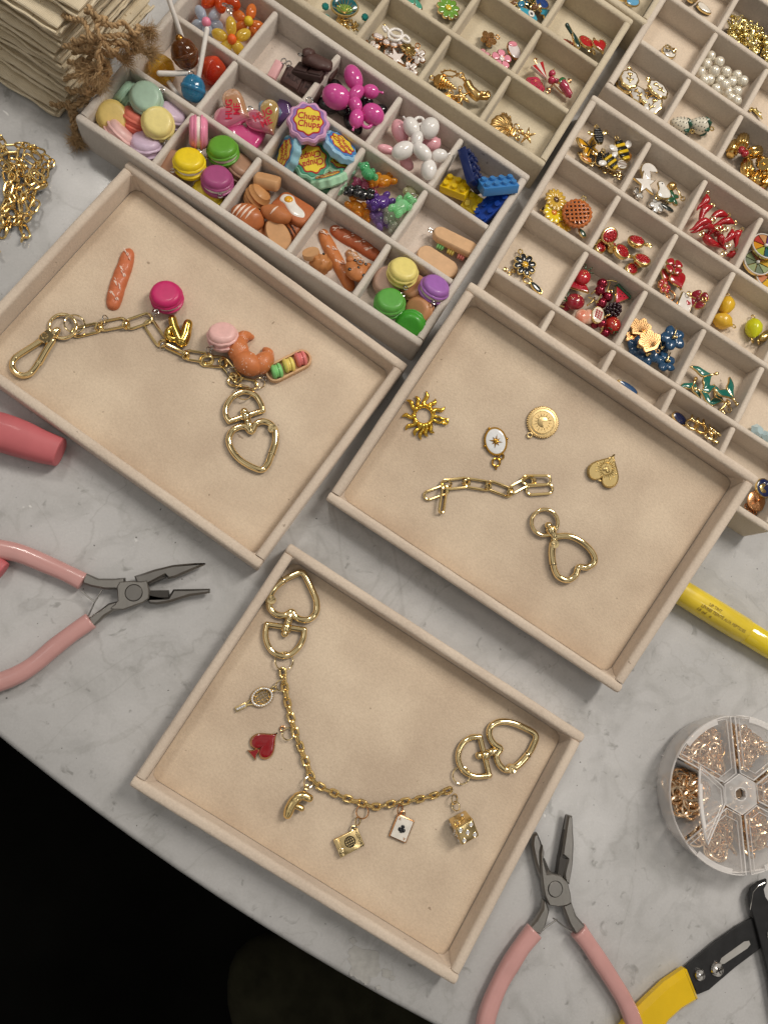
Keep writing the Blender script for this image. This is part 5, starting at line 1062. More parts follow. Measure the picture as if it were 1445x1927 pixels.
mc(409, 342, 12.5, '#a3497c', 'magenta purple macaron charm near the front of the second compartment', tilt=13, az=95, loop=-78, d=17)
mc(374, 249, 16, '#ea8fae', 'pink macaron charm standing on edge at the back of the second front compartment', tilt=86, az=182, loop=None, d=16.5, ht=9.5)
for a in (0,):
    t = put('screw_eye', 'silver screw eye under the upright pink macaron charm', 'screw eye', 374, 283, 12, 90, 0, 0, BX); eye_loop(t, (0, 0, 0), 1.1, .28)
mc(730, 531, 5, '#c9a795', 'beige pink macaron charm below the pale yellow one, last front compartment', tilt=20, az=190, cream='#c9a795')
mc(778, 545, 6, '#b58460', 'brown macaron charm behind the purple one, last front compartment', tilt=25, az=150, cream='#b58460')
mc(757, 514, 13.5, '#e6d67e', 'glossy pale yellow macaron charm at the back of the last front compartment', tilt=12, az=80, cream='#e6d67e', loop=-82)
mc(733, 572, 11, '#5ca545', 'fresh green macaron charm with flat top, left side of the last front compartment', tilt=14, az=110, cream='#9cc58a', loop=42)
mc(789, 587, 8, '#c08a60', 'light brown macaron charm with pale cream tilted against the right wall', tilt=42, az=205, cream='#e0d0c4')
mc(816, 546, 13.5, '#a067b4', 'violet macaron charm with white cream in the last front compartment', tilt=24, az=60, loop=-98)
mc(772, 613, 9.5, '#3f9a2a', 'vivid green macaron charm with white cream in the front corner of the last compartment', tilt=44, az=245, cream='#eef0e8')

# lollipops
def lolly(px, py, h, r, col, st, label, wrap=None, tr=.9):
    T = Trace(BX, px, py, 'lollipop_charm', label, 'lollipop charm', 'resin lollipop charms', h); s0, s1 = [T(a, b_, hh-0) for a, b_, hh in st]; d = s1-s0; d /= np.linalg.norm(d)
    sd = np.cross(d, (0, 0, 1.0)); sd /= np.linalg.norm(sd); RR = np.array([sd, np.cross(d, sd), d]).T
    m = MB(); m.smooth = 50; n = 26
    prof = [(r*.42, -r*1.02), (r*.72, -r*.82), (r*.93, -r*.45), (r*1.0, -r*.16), (r*1.03, 0), (r*1.0, r*.16), (r*.93, r*.45), (r*.72, r*.82), (r*.42, r*1.02)]
    m.lathe(prof, n, (0, 0, 0), R=RR, wob=.012, k=7); m.obj('candy_ball', gel(col, .12, tr), T.e)
    m = MB(); m.smooth = 60; m.lathe([(r*.94, -r*.2), (r*1.06, -r*.12), (r*1.06, r*.12), (r*.94, r*.2)], n, (0, 0, 0), R=RR); m.obj('candy_band', gel(col, .2, tr*.7), T.e)
    if wrap: m = MB(); m.tube([d*(-r*.6), d*(r*1.0)], [1.6, 2.3], 12); m.obj('core', metal('#a8783a', .3), T.e)
    m = MB(); m.smooth = 60; m.tube([s0, s0+(s1-s0)*.5, s1], 1.25, 14); m.obj('stick', clay('#e9e4de', .3, .0), T.e); return T
lolly(305, 131, 5.5, 6.9, '#ebbb3c', [(313, 148, 5), (340, 186, 3)], 'yellow lollipop charm at the back left under the brown one')
lolly(401, 133, 6.0, 6.9, '#e4532f', [(388, 120, 5), (372, 112, 4)], 'red lollipop charm behind the blue one')
lolly(348, 101, 19, 6.9, '#74431f', [(344, 74, 21), (313, -16, 38)], 'brown cola lollipop charm with its stick pointing up out of the box', wrap=True, tr=.8)
lolly(364, 167, 11, 6.3, '#3a90be', [(373, 150, 14), (390, 55, 26)], 'blue lollipop charm with its white stick across the divider', tr=.75)
T = Trace(BX, 328, 138, 'lollipop_stick', 'white lollipop stick with a silver screw eye lying across the yellow lollipop', 'lollipop stick', None, 14); m = MB(); m.smooth = 60; m.tube([T(300, 138, 14), T(326, 138.5, 14), T(352, 137, 14)], 1.35, 14); m.obj('stick', clay('#e9e4de', .3, .0), T.e); eye_loop(T.e, T(360, 138, 14.5), 1.3, .3)

# bead flowers
def bead_flower(px, py, h, pts, col, cc, label, r=(2.9, 4.7), loop=None):
    T = Trace(BX, px, py, 'bead_flower_charm', label, 'flower charm', 'clear bead flower charms', h); c = T(px, py, h)
    for (a, b_, hh) in pts:
        p = T(a, b_, hh); d = p-c; L = np.linalg.norm(d); d /= L; sd = np.cross(d, (0, 0, 1.0)); sd /= np.linalg.norm(sd); m = MB(); m.smooth = 70; m.ell(p, (r[0], r[0], r[1]), R=np.array([sd, np.cross(d, sd), d]).T, n=14, m=9); m.obj('petal', gel(col, .1, .7), T.e)
    m = MB(); m.smooth = 70; m.ell(c+np.array([0, 0, .8]), 2.55, n=16, m=10, nz=.1, nsc=2.2); m.obj('centre_bead', clay(cc, .45, .5, 900), T.e)
    if loop: eye_loop(T.e, T(*loop), 1.2, .3)
    return T
bead_flower(389, 44, 11, [(378, 24, 10), (405, 28, 10), (373, 47, 6), (408, 48, 6), (391, 60, 8)], '#c4d2e4', '#e88aa8', 'ice blue bead flower charm with a pink centre at the left of its compartment')
bead_flower(468, 42, 10, [(473, 22, 10), (450, 30, 8), (486, 50, 7), (452, 52, 6), (480, 62, 5)], '#f0883c', '#e3bf2a', 'orange bead flower charm with a yellow centre')
bead_flower(437, 76, 13, [(435, 50, 16), (414, 66, 12), (458, 66, 12), (424, 90, 9), (449, 91, 9)], '#ecc94a', '#e8641e', 'golden yellow bead flower charm with an orange centre', r=(3.0, 4.9), loop=(432, 22, 18))
bead_flower(412, -8, 14, [(395, 2, 13), (415, 8, 14), (436, 4, 13), (400, -22, 13), (428, -22, 13)], '#e2561c', '#e8a040', 'deep orange bead flower charm cut by the top edge of the photo', r=(3.2, 5.2))
t = put('screw_eye', 'pair of silver screw eyes above the yellow bead flower', 'screw eye', 424, 9, 19, 20, 30, 60, BX); eye_loop(t, (0, 0, 0), 1.3, .3); eye_loop(t, (2.2, -1.2, .3), 1.2, .3)

# candy hearts
def grad_gel(c1, c2, ax=0):
    m = pr('glitter_resin', srgb(c1), .12, trans=.45, coat=.5, sss=0); nt = m.node_tree; b = nt.nodes['Principled BSDF']; tc = nd(m, 'ShaderNodeTexCoord'); sp = nd(m, 'ShaderNodeSeparateXYZ'); nt.links.new(tc.outputs['Object'], sp.inputs[0])
    mr = nd(m, 'ShaderNodeMapRange'); mr.inputs['From Min'].default_value = -.002; mr.inputs['From Max'].default_value = .002; nt.links.new(sp.outputs[ax], mr.inputs['Value'])
    mx = nd(m, 'ShaderNodeMix', data_type='RGBA'); mx.inputs['A'].default_value = (*srgb(c1), 1); mx.inputs['B'].default_value = (*srgb(c2), 1); nt.links.new(mr.outputs['Result'], mx.inputs['Factor'])
    v = nd(m, 'ShaderNodeTexVoronoi', Scale=2200.0); nt.links.new(tc.outputs['Object'], v.inputs['Vector']); r = nd(m, 'ShaderNodeValToRGB'); e = r.color_ramp.elements; e[0].position = .08; e[1].position = .2; e[0].color = (.6, .5, .35, 1); e[1].color = (0, 0, 0, 1); nt.links.new(v.outputs['Distance'], r.inputs['Fac'])
    ad = nd(m, 'ShaderNodeMix', data_type='RGBA', blend_type='ADD'); ad.inputs['Factor'].default_value = .5; nt.links.new(mx.outputs['Result'], ad.inputs['A']); nt.links.new(r.outputs['Color'], ad.inputs['B']); nt.links.new(ad.outputs['Result'], b.inputs['Base Color']); return m
def candy_heart(px, py, h, yaw, tilt, az, mat, label, txt=True, w=17.5, tyaw=0, loop=None):
    t = put('candy_heart_charm', label, 'heart charm', px, py, h, yaw, tilt, az, BX, 'glitter candy heart charms'); o = heart(w, 48)
    m = MB(); m.smooth = 55; m.grid([[(x*.90, y*.90, -2.2) for x, y in o], [(x, y, -1.5) for x, y in o], [(x*1.02, y*1.02, 0) for x, y in o], [(x, y, 1.3) for x, y in o], [(x*.93, y*.93, 2.0) for x, y in o], [(x*.6, y*.6, 2.4) for x, y in o], [(x*.1, y*.1, 2.5) for x, y in o]]); m.obj('heart_body', mat, t)
    if txt: letters('HUG\nME', 4.4, enamel('#c8213f'), t, (0, .6, 2.62), tyaw, .1)
    if loop: eye_loop(t, loop, 1.2, .3)
    return t
candy_heart(469, 262, 4, 20, 6, 0, gel('#d8528e', .15, .3), 'flat pink candy heart charm under the two lettered hearts', txt=False, w=19)
candy_heart(538, 214, 5, 60, 30, 200, gel('#7c5a94', .15, .4), 'purple candy heart charm half hidden by the divider', txt=False, w=13)
candy_heart(508, 213, 6, -10, 20, 60, gel('#8fa6b8', .15, .5), 'grey blue candy heart charm behind the yellow and pink one', txt=False, w=12)
candy_heart(444, 212, 9, 66, 16, 215, grad_gel('#e37f9c', '#dca070', 0), 'lettered candy heart charm in orange and pink, words reading upwards', tyaw=24, loop=(-6.2, 8.2, 0), w=19)
candy_heart(501, 229, 10, 32, 22, 240, grad_gel('#e0708e', '#d9b56a', 0), 'lettered candy heart charm in yellow and pink glitter, by the divider', tyaw=-6, loop=(-3.6, 8.6, 0), w=17)

# chocolate bars
CHO = clay('#4a302b', .5, .25, 700); CHD = clay('#37221f', .5, .2, 700)
def choc(px, py, h, yaw, tilt, az, label, txt=None, L=17, Wd=9, mat=None):
    t = put('chocolate_bar_charm', label, 'chocolate charm', px, py, h, yaw, tilt, az, BX, 'chocolate bar charms'); m = MB(); m.smooth = 40; m.box((0, 0, 0), (L, Wd, 3.4), .6); m.obj('bar', mat or CHO, t)
    for sx in (-1, 1): m = MB(); m.smooth = 40; m.box((sx*L*.245, 0, 1.8), (L*.44, Wd*.84, 1.3), .5); m.obj('segment', mat or CHO, t)
    if txt:
        for sx in (-1, 1): letters(txt, 2.9, CHD, t, (sx*L*.245, 0, 2.5), 0, .14)
    return t
choc(600, 131, 5, -25, 12, 120, 'dark chocolate bar charm at the bottom of the pile', 'MILK'); choc(569, 160, 7, -27, 26, 250, 'dark chocolate bar charm lettered MILK at the front', 'MILK', L=20)
choc(583, 137, 11, -22, 24, 110, 'dark chocolate bar charm with a bite mark, middle of the pile', L=15, mat=CHD)
t = put('wrapped_chocolate_charm', 'crumpled dark chocolate charm on top of the bars', 'chocolate charm', 596, 117, 15, -20, 30, 80, BX); m = MB(); m.smooth = 60; m.ell((0, 0, 0), (8, 4.6, 3), n=20, m=12, nz=.25, nsc=.35); m.obj('bar', CHO, t)
m = MB(); m.smooth = 60; m.ell((-4.5, 1.5, 1.6), (3.2, 3.6, 2.6), n=16, m=10, nz=.3, nsc=.5); m.obj('fold', CHO, t); eye_loop(t, (-8.2, -1, 1), 1.2, .3)
t = put('pink_wafer_charm', 'pale pink wafer charm with two silver loops beside the chocolate bars', 'wafer charm', 519, 132, 8, 60, 20, 200, BX); m = MB(); m.smooth = 40; m.box((0, 0, 0), (9, 4.5, 2.5), .6); m.obj('wafer', clay('#e3aeb0'), t); eye_loop(t, (5, -2, 1), 1.3, .3); eye_loop(t, (4.5, -5.5, 2), 1.3, .3)

# scalloped candy medallions
def scal(r, k=10, am=.055, n=80): return [(r*(1+am*math.cos(k*2*math.pi*i/n))*math.cos(2*math.pi*i/n), r*(1+am*math.cos(k*2*math.pi*i/n))*math.sin(2*math.pi*i/n)) for i in range(n)]
CYE = enamel('#e3cb3f'); CRD = enamel('#b5272f')
def medal(px, py, h, yaw, tilt, az, c1, c2, label, loop=90, ty=0, r=9.6):
    t = put('candy_medallion_charm', label, 'candy charm', px, py, h, yaw, tilt, az, BX, 'scalloped candy medallion charms')
    m = MB(); m.smooth = 40; m.prism(scal(r), -2.6, 1.6, .8); m.obj('rim', clay(c1, .3, .02), t)
    m = MB(); m.smooth = 40; m.prism(scal(r*.84), 1.3, 1.9, .2); m.obj('coloured_band', clay(c2, .3, .02), t)
    m = MB(); m.smooth = 40; m.prism(scal(r*.70, 8, .07), 1.7, 2.1, .1); m.obj('red_outline', CRD, t)
    m = MB(); m.smooth = 40; m.prism(scal(r*.635, 8, .07), 1.9, 2.25, .05); m.obj('yellow_field', CYE, t)
    letters('Chupa\nChups', 4.3, CRD, t, (0, .1, 2.32), ty, .1, sx=.92, shear=.15)
    if loop is not None: a = math.radians(loop); eye_loop(t, ((r+1.4)*math.cos(a), (r+1.4)*math.sin(a), 0), 1.5, .38)
    return t
medal(616, 345, 3.5, 30, 26, 110, '#9cc9a8', '#4d9a80', 'pale green candy medallion charm tilted at the front of its compartment', None, 170, 9)
medal(638, 302, 6, 30, 16, 50, '#a0c9b0', '#5aa48c', 'pale green candy medallion charm at the bottom of the pile', None)
medal(542, 291, 10, 90, 62, 180, '#8fbccb', '#4a8fb8', 'light blue candy medallion charm standing on edge at the left', None, 0, 9)
medal(587, 303, 9, 200, 8, -90, '#8cc0a2', '#3f8f72', 'green candy medallion charm with upside-down red lettering', 70, 0, 9.6)
medal(640, 277, 13, 130, 34, 40, '#93bfdb', '#3f7fbb', 'light blue candy medallion charm leaning on the right divider', None, 180, 9)
medal(618, 337, 10, 210, 52, 115, '#a8d2b0', '#4f9f84', 'mint candy medallion charm seen from its edge near the front', None, 0, 8.8)
medal(580, 232, 21, 0, 6, -90, '#cf9dc0', '#8c68a8', 'lilac candy medallion charm resting on top of the divider', 88, 0, 9.5)

# balloon dogs
def dog(T, lst, mat, h0):
    for (x, y, rx, ry, a, hh) in lst:
        p = T(x, y, h0+hh); k = .33; m = MB(); m.smooth = 75; m.ell(p, (rx*k, ry*k, min(rx, ry)*k*.95), R=rot((0, 0, 1), a), n=20, m=12); m.obj('balloon', mat, T.e)
Z = zm(480, 120, 3.6125); S = 3.6125
def zdog(L): return [((480+x/S), (120+y/S), rx/S, ry/S, a, h) for x, y, rx, ry, a, h in L]
PK = gloss('pink_plastic', '#cf4f9a', .16, .5, .0); WH = gloss('white_plastic', '#e6e2de', .16, .5, 0); BKP = gloss('black_plastic', '#17151a', .16, .5, 0); LP = gloss('light_pink_plastic', '#e6a9b3', .2, .5, 0)
T = Trace(BX, 665, 195, 'balloon_dog_charm', 'black balloon dog charm mostly hidden under the pink one', 'balloon dog charm', 'balloon dog charms')
dog(T, zdog([(550, 170, 45, 60, 20, 0), (490, 285, 70, 45, -20, 0), (600, 310, 60, 40, -25, 0), (700, 270, 60, 40, 10, 0), (755, 255, 45, 35, 0, 0), (855, 320, 45, 40, 0, 0), (640, 390, 35, 60, 15, 0), (700, 440, 30, 40, 0, 0)]), BKP, 4)
T = Trace(BX, 665, 190, 'balloon_dog_charm', 'hot pink balloon dog charm lying on a black one', 'balloon dog charm', 'balloon dog charms')
dog(T, zdog([(668, 95, 55, 82, 22, 2), (552, 225, 88, 72, -14, 0), (688, 200, 40, 62, -38, 2), (785, 190, 52, 42, 0, 0), (682, 278, 40, 55, 20, 1), (690, 372, 45, 62, -10, 0), (800, 345, 72, 62, -25, 0)]), PK, 14)
m = MB(); m.smooth = 70; m.tube([T(480+(760+34*math.cos(t))/S, 120+(400+34*math.sin(t))/S, 13) for t in np.linspace(0, 2*math.pi, 20, endpoint=False)], .95, 10, True); m.obj('hanging_loop', PK, T.e)
for a, b_, c, d in ((832, 188, 868, 198), (672, 425, 665, 450)): m = MB(); m.smooth = 70; m.tube([T(480+a/S, 120+b_/S, 14), T(480+(a+c)/2/S, 120+(b_+d)/2/S, 14), T(480+c/S, 120+d/S, 14)], [.9, .4, .8], 8); m.obj('knot', PK, T.e)
T = Trace(BX, 780, 262, 'balloon_dog_charm', 'pale pink balloon dog charm underneath the white one', 'balloon dog charm', 'balloon dog charms')
dog(T, zdog([(985, 460, 50, 80, 22, 0), (890, 582, 55, 28, -12, -1), (1200, 545, 60, 45, 15, 0), (1240, 525, 22, 14, 40, 0), (1100, 560, 60, 45, 0, -1), (1030, 680, 50, 35, -40, -2)]), LP, 8)
T = Trace(BX, 785, 270, 'balloon_dog_charm', 'white balloon dog charm with a ring at its head', 'balloon dog charm', 'balloon dog charms')
dog(T, zdog([(1062, 432, 48, 66, 28, 1), (1185, 440, 58, 70, -30, 1), (1100, 510, 38, 54, -8, 2), (1005, 590, 76, 52, 30, 0), (1135, 600, 68, 44, -38, 2), (1252, 625, 52, 40, 14, 0), (1180, 722, 50, 66, -4, -1)]), WH, 15)
m = MB(); m.smooth = 70; m.tube([T(480+(1115+30*math.cos(t))/S, 120+(390+24*math.sin(t))/S, 16) for t in np.linspace(0, 2*math.pi, 20, endpoint=False)], .9, 10, True); m.obj('hanging_loop', WH, T.e)
for a, b_, c, d in ((1025, 385, 1008, 362), (1298, 618, 1322, 612)): m = MB(); m.smooth = 70; m.tube([T(480+a/S, 120+b_/S, 15), T(480+(a+c)/2/S, 120+(b_+d)/2/S, 15), T(480+c/S, 120+d/S, 15)], [.9, .4, .8], 8); m.obj('knot', WH, T.e)

# breads
TAN = clay('#c99a6c', .5, .1); BRN = clay('#b9743f', .45, .35, 500); TOA = clay('#b5683c', .5, .6, 900); CRU = clay('#c08a55', .5, .3, 700)
t = put('toast_charm', 'upright slice of toast charm with a silver loop in its top crust', 'bread charm', 503, 342, 10, -12, 40, 85, BX); m = MB(); m.smooth = 45; m.prism(mv(rrect(12, 9.5, 2, 4), 0, 0), -2.4, 2.4, .6); m.obj('slice', TAN, t); eye_loop(t, (0, 5.2, .6), 1.2, .32)
t = put('swirl_bun_charm', 'ridged swirl bun charm beside the upright toast', 'bread charm', 485, 371, 7, 10, 30, 160, BX); m = MB(); m.smooth = 40
m.lathe([(3.0, -5), (5.0, -4.4), (4.4, -3.4), (5.6, -2.6), (5.0, -1.5), (6.0, -.6), (5.3, .6), (5.8, 1.8), (4.9, 2.8), (4.6, 4), (3, 5), (.1, 5.3)], 24, R=rot((0, 1, 0), 60), wob=.03, k=3); m.obj('bun', CRU, t)
def loaf(px, py, h, yaw, rx, ry, rz, label, mat, cuts=4, tilt=0, az=0, cutc='#ecd2c0', loop=None):
    t = put('bread_roll_charm', label, 'bread charm', px, py, h, yaw, tilt, az, BX, 'small bread roll charms'); m = MB(); m.smooth = 60; m.ell((0, 0, 0), (rx, ry, rz), n=24, m=14, nz=.12, nsc=.35, seed=px); m.obj('loaf', mat, t)
    for k in range(cuts): x = (k-(cuts-1)/2)*rx*1.3/cuts; m = MB(); m.smooth = 60; m.tube([(x-1+1.2*e, e*ry*.62, rz*math.sqrt(max(.02, 1-(x/rx)**2-(e*.62)**2))*1.0) for e in (-1, -.5, 0, .5, 1)], [.12, .4, .55, .4, .12], 6, flat=(0, 0, 1)); m.obj('score', clay(cutc, .4, .3), t)
    if loop: eye_loop(t, loop, 1.3, .34)
    return t
loaf(467, 409, 8, -20, 8, 6.2, 5, 'braided roll charm with white flour streaks and a silver loop', clay('#b56a3c', .35, .3, 500), 5, loop=(7.5, -6, -1))
t = put('egg_toast_charm', 'toast charm topped with a fried egg', 'bread charm', 552, 395, 6.5, -36, 14, 100, BX); m = MB(); m.smooth = 50; m.prism(rrect(19, 13, 3.4, 5), -2.2, 2.0, .8); m.obj('slice', TOA, t)
m = MB(); m.smooth = 60; m.dome(cat([(-8, 3.5), (-4, 5.2), (0, 2.5), (6, .6), (7.6, -2.4), (3, -4.2), (-1, -3), (-4, -1.4), (-7.6, -.6)], 4), 1.9, .9); m.obj('egg_white', enamel('#e9e6df'), t); m = MB(); m.smooth = 70; m.ell((-3.9, 1.6, 2.6), (2.1, 2.1, 1.0)); m.obj('egg_yolk', enamel('#e8a818'), t)
loaf(552, 434, 3.5, 55, 7.5, 4.8, 4, 'brown striped roll charm by the right divider', clay('#a85f34', .4, .3), 5, cutc='#3f2114')
loaf(520, 403, 11, -14, 7.6, 4.0, 3.5, 'oval sesame loaf charm lying across the egg toast', clay('#b8703f', .5, .7, 900), 1)
t = put('bread_back_charm', 'oval bread charm lying face down, plain tan back up', 'bread charm', 524, 444, 7, -58, 12, 250, BX); m = MB(); m.smooth = 45; m.prism(oval(8.2, 5.2, 32), -2, 2, .7); m.obj('loaf', TAN, t)
m = None; t = put('bread_back_charm', 'small tan bread charm beneath the braided roll', 'bread charm', 499, 436, 3, 0, 10, 0, BX); m = MB(); m.smooth = 45; m.prism(oval(6, 4.4, 28), -2, 2, .7); m.obj('loaf', BRN, t)
# baguettes and animal breads
fz_ = Frame((0, 0, 7.1), (1, 0, 0), (0, 1, 0))
baguette([(656, 470), (668, 490), (684, 500)], 3.4, fz_, 'short tan baguette charm underneath the long ones', 3.5, color='#b98a5e')
baguette([(606, 432), (616, 458), (634, 492), (650, 522), (662, 548)], 3.9, fz_, 'twisted baguette charm pointing down to the front wall', 10, color='#c2763f')
baguette([(622, 428), (646, 444), (672, 458), (696, 474), (718, 490)], 4.1, fz_, 'large scored baguette charm lying over the divider', 13.5, color='#b8623a')
t = put('dog_bread_charm', 'tan bread charm shaped like a dog head with one dark eye', 'bread charm', 596, 487, 9, 10, 34, 120, BX); m = MB(); m.smooth = 50; m.ell((1.5, -1.5, -2.5), (5, 4.4, 4.6), nz=.3, nsc=.6, n=22, m=14); m.obj('head', clay('#b97a44', .5, .5, 700), t)
m = MB(); m.smooth = 45; m.lathe([(3.9, -1), (4.2, .5), (4.0, 1.6), (.1, 1.7)], 24, (-2, 2, 1.4)); m.obj('cut_face', TAN, t); m = MB(); m.ell((3.6, -.6, 1.9), .65, n=10, m=6); m.obj('eye', enamel('#16120f'), t)
t = put('bear_bread_charm', 'brown bear face bread charm with dark spots and a silver ring', 'bread charm', 672, 510, 8, -15, 12, 60, BX); m = MB(); m.smooth = 50; m.ell((0, 0, 0), (6, 5.6, 3.4), nz=.15, nsc=.5, n=22, m=14); m.obj('face', BRN, t)
for (x, y) in ((-4.6, 4.4), (4.6, 4.4)): m = MB(); m.smooth = 60; m.ell((x, y, 0), 2.0); m.obj('ear', BRN, t)
for (x, y, z, r) in ((-2.4, 3, 2.8, .8), (2.8, 3.2, 2.7, .8), (0, -.6, 3.4, .7), (-3.6, -2.4, 2.3, .9), (3.2, -2.8, 2.3, .9)): m = MB(); m.ell((x, y, z), (r, r, .5), n=10, m=6); m.obj('spot', enamel('#1c1410'), t)
eye_loop(t, (0, 2.4, 3.8), 1.2, .3)

# gummy bears
def bear(px, py, h, yaw, tilt, az, col, label, tr=.8, s=1.0, loop=False):
    t = put('gummy_bear_charm', label, 'gummy bear charm', px, py, h, yaw, tilt, az, BX, 'clear resin gummy bear charms'); m = MB(); m.smooth = 75
    mat = gel(col, .09, tr)
    for nm, c, r in (('body', (0, 0, 0), (3.3*s, 4.6*s, 2.7*s)), ('head', (0, 5.4*s, .6), (2.8*s, 2.6*s, 2.5*s)), ('ear', (-2.0*s, 7.4*s, .4), 1.15*s), ('ear', (2.0*s, 7.4*s, .4), 1.15*s), ('snout', (0, 5.0*s, 2.8*s), (1.2*s, 1.1*s, .9*s)), ('arm', (-3.1*s, 2.0*s, 1.2), (1.2*s, 1.9*s, 1.5*s)), ('arm', (3.1*s, 2.0*s, 1.2), (1.2*s, 1.9*s, 1.5*s)), ('leg', (-2.2*s, -4.2*s, 1.0), (1.5*s, 2.2*s, 1.7*s)), ('leg', (2.2*s, -4.2*s, 1.0), (1.5*s, 2.2*s, 1.7*s))):
        m = MB(); m.smooth = 75; m.ell(c, r, n=14, m=9); m.obj(nm, mat, t)
    if loop: eye_loop(t, (0, 9.2*s, .5), 1.2, .3)
    return t
bear(672, 392, 4.5, 240, 10, 0, '#f0a030', 'orange gummy bear charm at the front left'); bear(712, 412, 4, 30, 10, 0, '#9474b4', 'dark purple gummy bear charm at the bottom of the heap'); bear(732, 408, 5, 200, 14, 0, '#cfd0c2', 'colourless gummy bear charm near the front wall', .95)
bear(722, 341, 6, 110, 18, 90, '#f2a42e', 'orange gummy bear charm at the back'); bear(772, 364, 6, 160, 22, 40, '#cfcfa8', 'pale straw gummy bear charm at the right divider', .95); bear(690, 352, 4, 80, 10, 0, '#c45a86', 'pink gummy bear charm peeping out behind the black one', .7, .9)
bear(719, 380, 9, 125, 18, 60, '#6a44a0', 'deep violet gummy bear charm in the middle of the heap', .7); bear(680, 366, 11, 82, 30, 90, '#0e0c10', 'black gummy bear charm on top at the left', .1); bear(692, 327, 12, 10, 40, 60, '#66c98a', 'emerald gummy bear charm against the back left corner', .75, .95)
bear(754, 390, 13, -42, 8, 80, '#a6f0b4', 'light green gummy bear charm on top with its loop up', .85, 1.05, True)

# pastry trays face down
pastry_tray(823, 494, 1.0, -36, BX, 'plain back of a pastry tray charm half hidden by the divider', L=23, Wd=10.5, loop=False, up=False, tilt=0) if False else None
t = put('pastry_tray_charm', 'plain tan back of a pastry tray charm, cut off by the divider', 'pastry tray charm', 822, 495, 3, -33, 6, 90, BX, 'wooden-look pastry tray charms'); m = MB(); m.smooth = 45; m.prism(rrect(22, 10.5, 5, 6), -1.6, 1.6, .5); m.obj('tray_base', clay('#cfa880', .45, .06), t)
t = put('pastry_tray_charm', 'pastry tray charm lying on its face with coloured macarons peeping out below', 'pastry tray charm', 856, 456, 6.5, -25, 16, 75, BX, 'wooden-look pastry tray charms'); m = MB(); m.smooth = 45; m.prism(rrect(23.5, 8.6, 4.2, 6), -1.8, 1.8, .5); m.obj('tray_base', clay('#cfa880', .45, .06), t)
for x, c in ((-5.6, '#8fd58a'), (0, '#e0cd70'), (5.6, '#df8a80')):
    for dx in (-1.2, 0, 1.2): m = MB(); m.smooth = 60; m.ell((x+dx, -3.0, -3.0), (.8, 2.4, 1.9)); m.obj('macaron', clay(c, .4, .05), t)
eye_loop(t, (-13.2, .4, -.5), 1.2, .34, stem=(-11, .3, -.5))

# building bricks
def brick(px, py, h, yaw, tilt, az, col, label, nx=3, ny=2, slope=False):
    t = put('toy_brick_charm', label, 'toy brick charm', px, py, h, yaw, tilt, az, BX, 'plastic toy brick charms'); mat = gloss('brick_plastic', col, .25, .2, 0); p = 4.6
    m = MB(); m.smooth = 25; m.box((0, 0, 0), (nx*p, ny*p, 4.2), .25); m.obj('block', mat, t)
    for i in range(nx):
        for j in range(ny): m = MB(); m.smooth = 40; m.lathe([(1.45, 2.0), (1.45, 3.3), (1.3, 3.5), (.01, 3.5)], 18, ((i-(nx-1)/2)*p, (j-(ny-1)/2)*p, 0)); m.obj('stud', mat, t)
    return t
brick(888, 384, 3.5, 60, 10, 250, '#d9bd1a', 'small yellow toy brick charm at the front edge of the heap', 2, 2); brick(858, 353, 7, -30, 18, 130, '#dcb80c', 'yellow toy brick charm in the left corner of the compartment'); brick(924, 388, 7, 40, 26, 200, '#123f9a', 'royal blue toy brick charm under the light blue one', 4, 2)
brick(886, 322, 12, -78, 52, 15, '#16265a', 'navy toy brick charm standing on its side', 4, 3); brick(936, 350, 16, 14, 28, 100, '#3f7fbe', 'light blue toy brick charm tilted on top of the blue one', 4, 2)

# ================================================================== enamel and metal charms of the other boxes
def enam(px, py, h, out, col, label, catg='charm', name='enamel_charm', yaw=0, tilt=0, az=0, plate=GOLD, sc=.86, loop=None, th=1.3, dome=.35, group=None, fr=BX, lr=1.15, extra=None, c=(0, 0)):
    t = put(name, label, catg, px, py, h, yaw, tilt, az, fr, group); m = MB(); m.smooth = 40; m.prism(out, 0, th, .25); m.obj('metal_back', plate, t)
    if col: m = MB(); m.smooth = 60; m.dome([(c[0]+(x-c[0])*sc, c[1]+(y-c[1])*sc) for x, y in out], th, dome, 3, c=c); m.obj('enamel_face', enamel(col), t)
    if loop: m = MB(); m.tube(ring_pts(lr, 14, (*loop, th*.6)), .36, 7, True); m.obj('hanging_loop', plate, t)
    if extra: extra(t, th)
    return t
def daisy(px, py, h, R, n, col, cc, label, yaw=0, tilt=0, az=0, plate=GOLD, loop=None, w=None, name='daisy_charm', catg='flower charm', group=None, sc=.8):
    t = put(name, label, catg, px, py, h, yaw, tilt, az, BX, group); w = w or R*.52
    for k in range(n):
        a = 360*k/n; m = MB(); m.smooth = 40; m.prism(petal(R*.82, w, 16, a, R*.18), 0, 1.2, .2); m.obj('petal', plate, t)
        if col: m = MB(); m.smooth = 60; m.dome(petal(R*.82*min(.9, sc+.08), w*.84, 14, a, R*.23), 1.2, .3, 2); m.obj('enamel_petal', enamel(col), t)
    m = MB(); m.smooth = 50; m.lathe([(R*.24, .8), (R*.24, 1.5), (R*.15, 1.9), (.01, 1.95)], 16); m.obj('centre', enamel(cc) if cc else plate, t)
    if loop is not None: a = math.radians(loop); m = MB(); m.tube(ring_pts(1.15, 14, ((R+1)*math.cos(a), (R+1)*math.sin(a), .7)), .34, 7, True); m.obj('hanging_loop', plate, t)
    return t
def bits(parent, fn, n, mat, name):
    for i in range(n): m = MB(); m.smooth = 60; fn(m, i); m.obj(name, mat, parent)
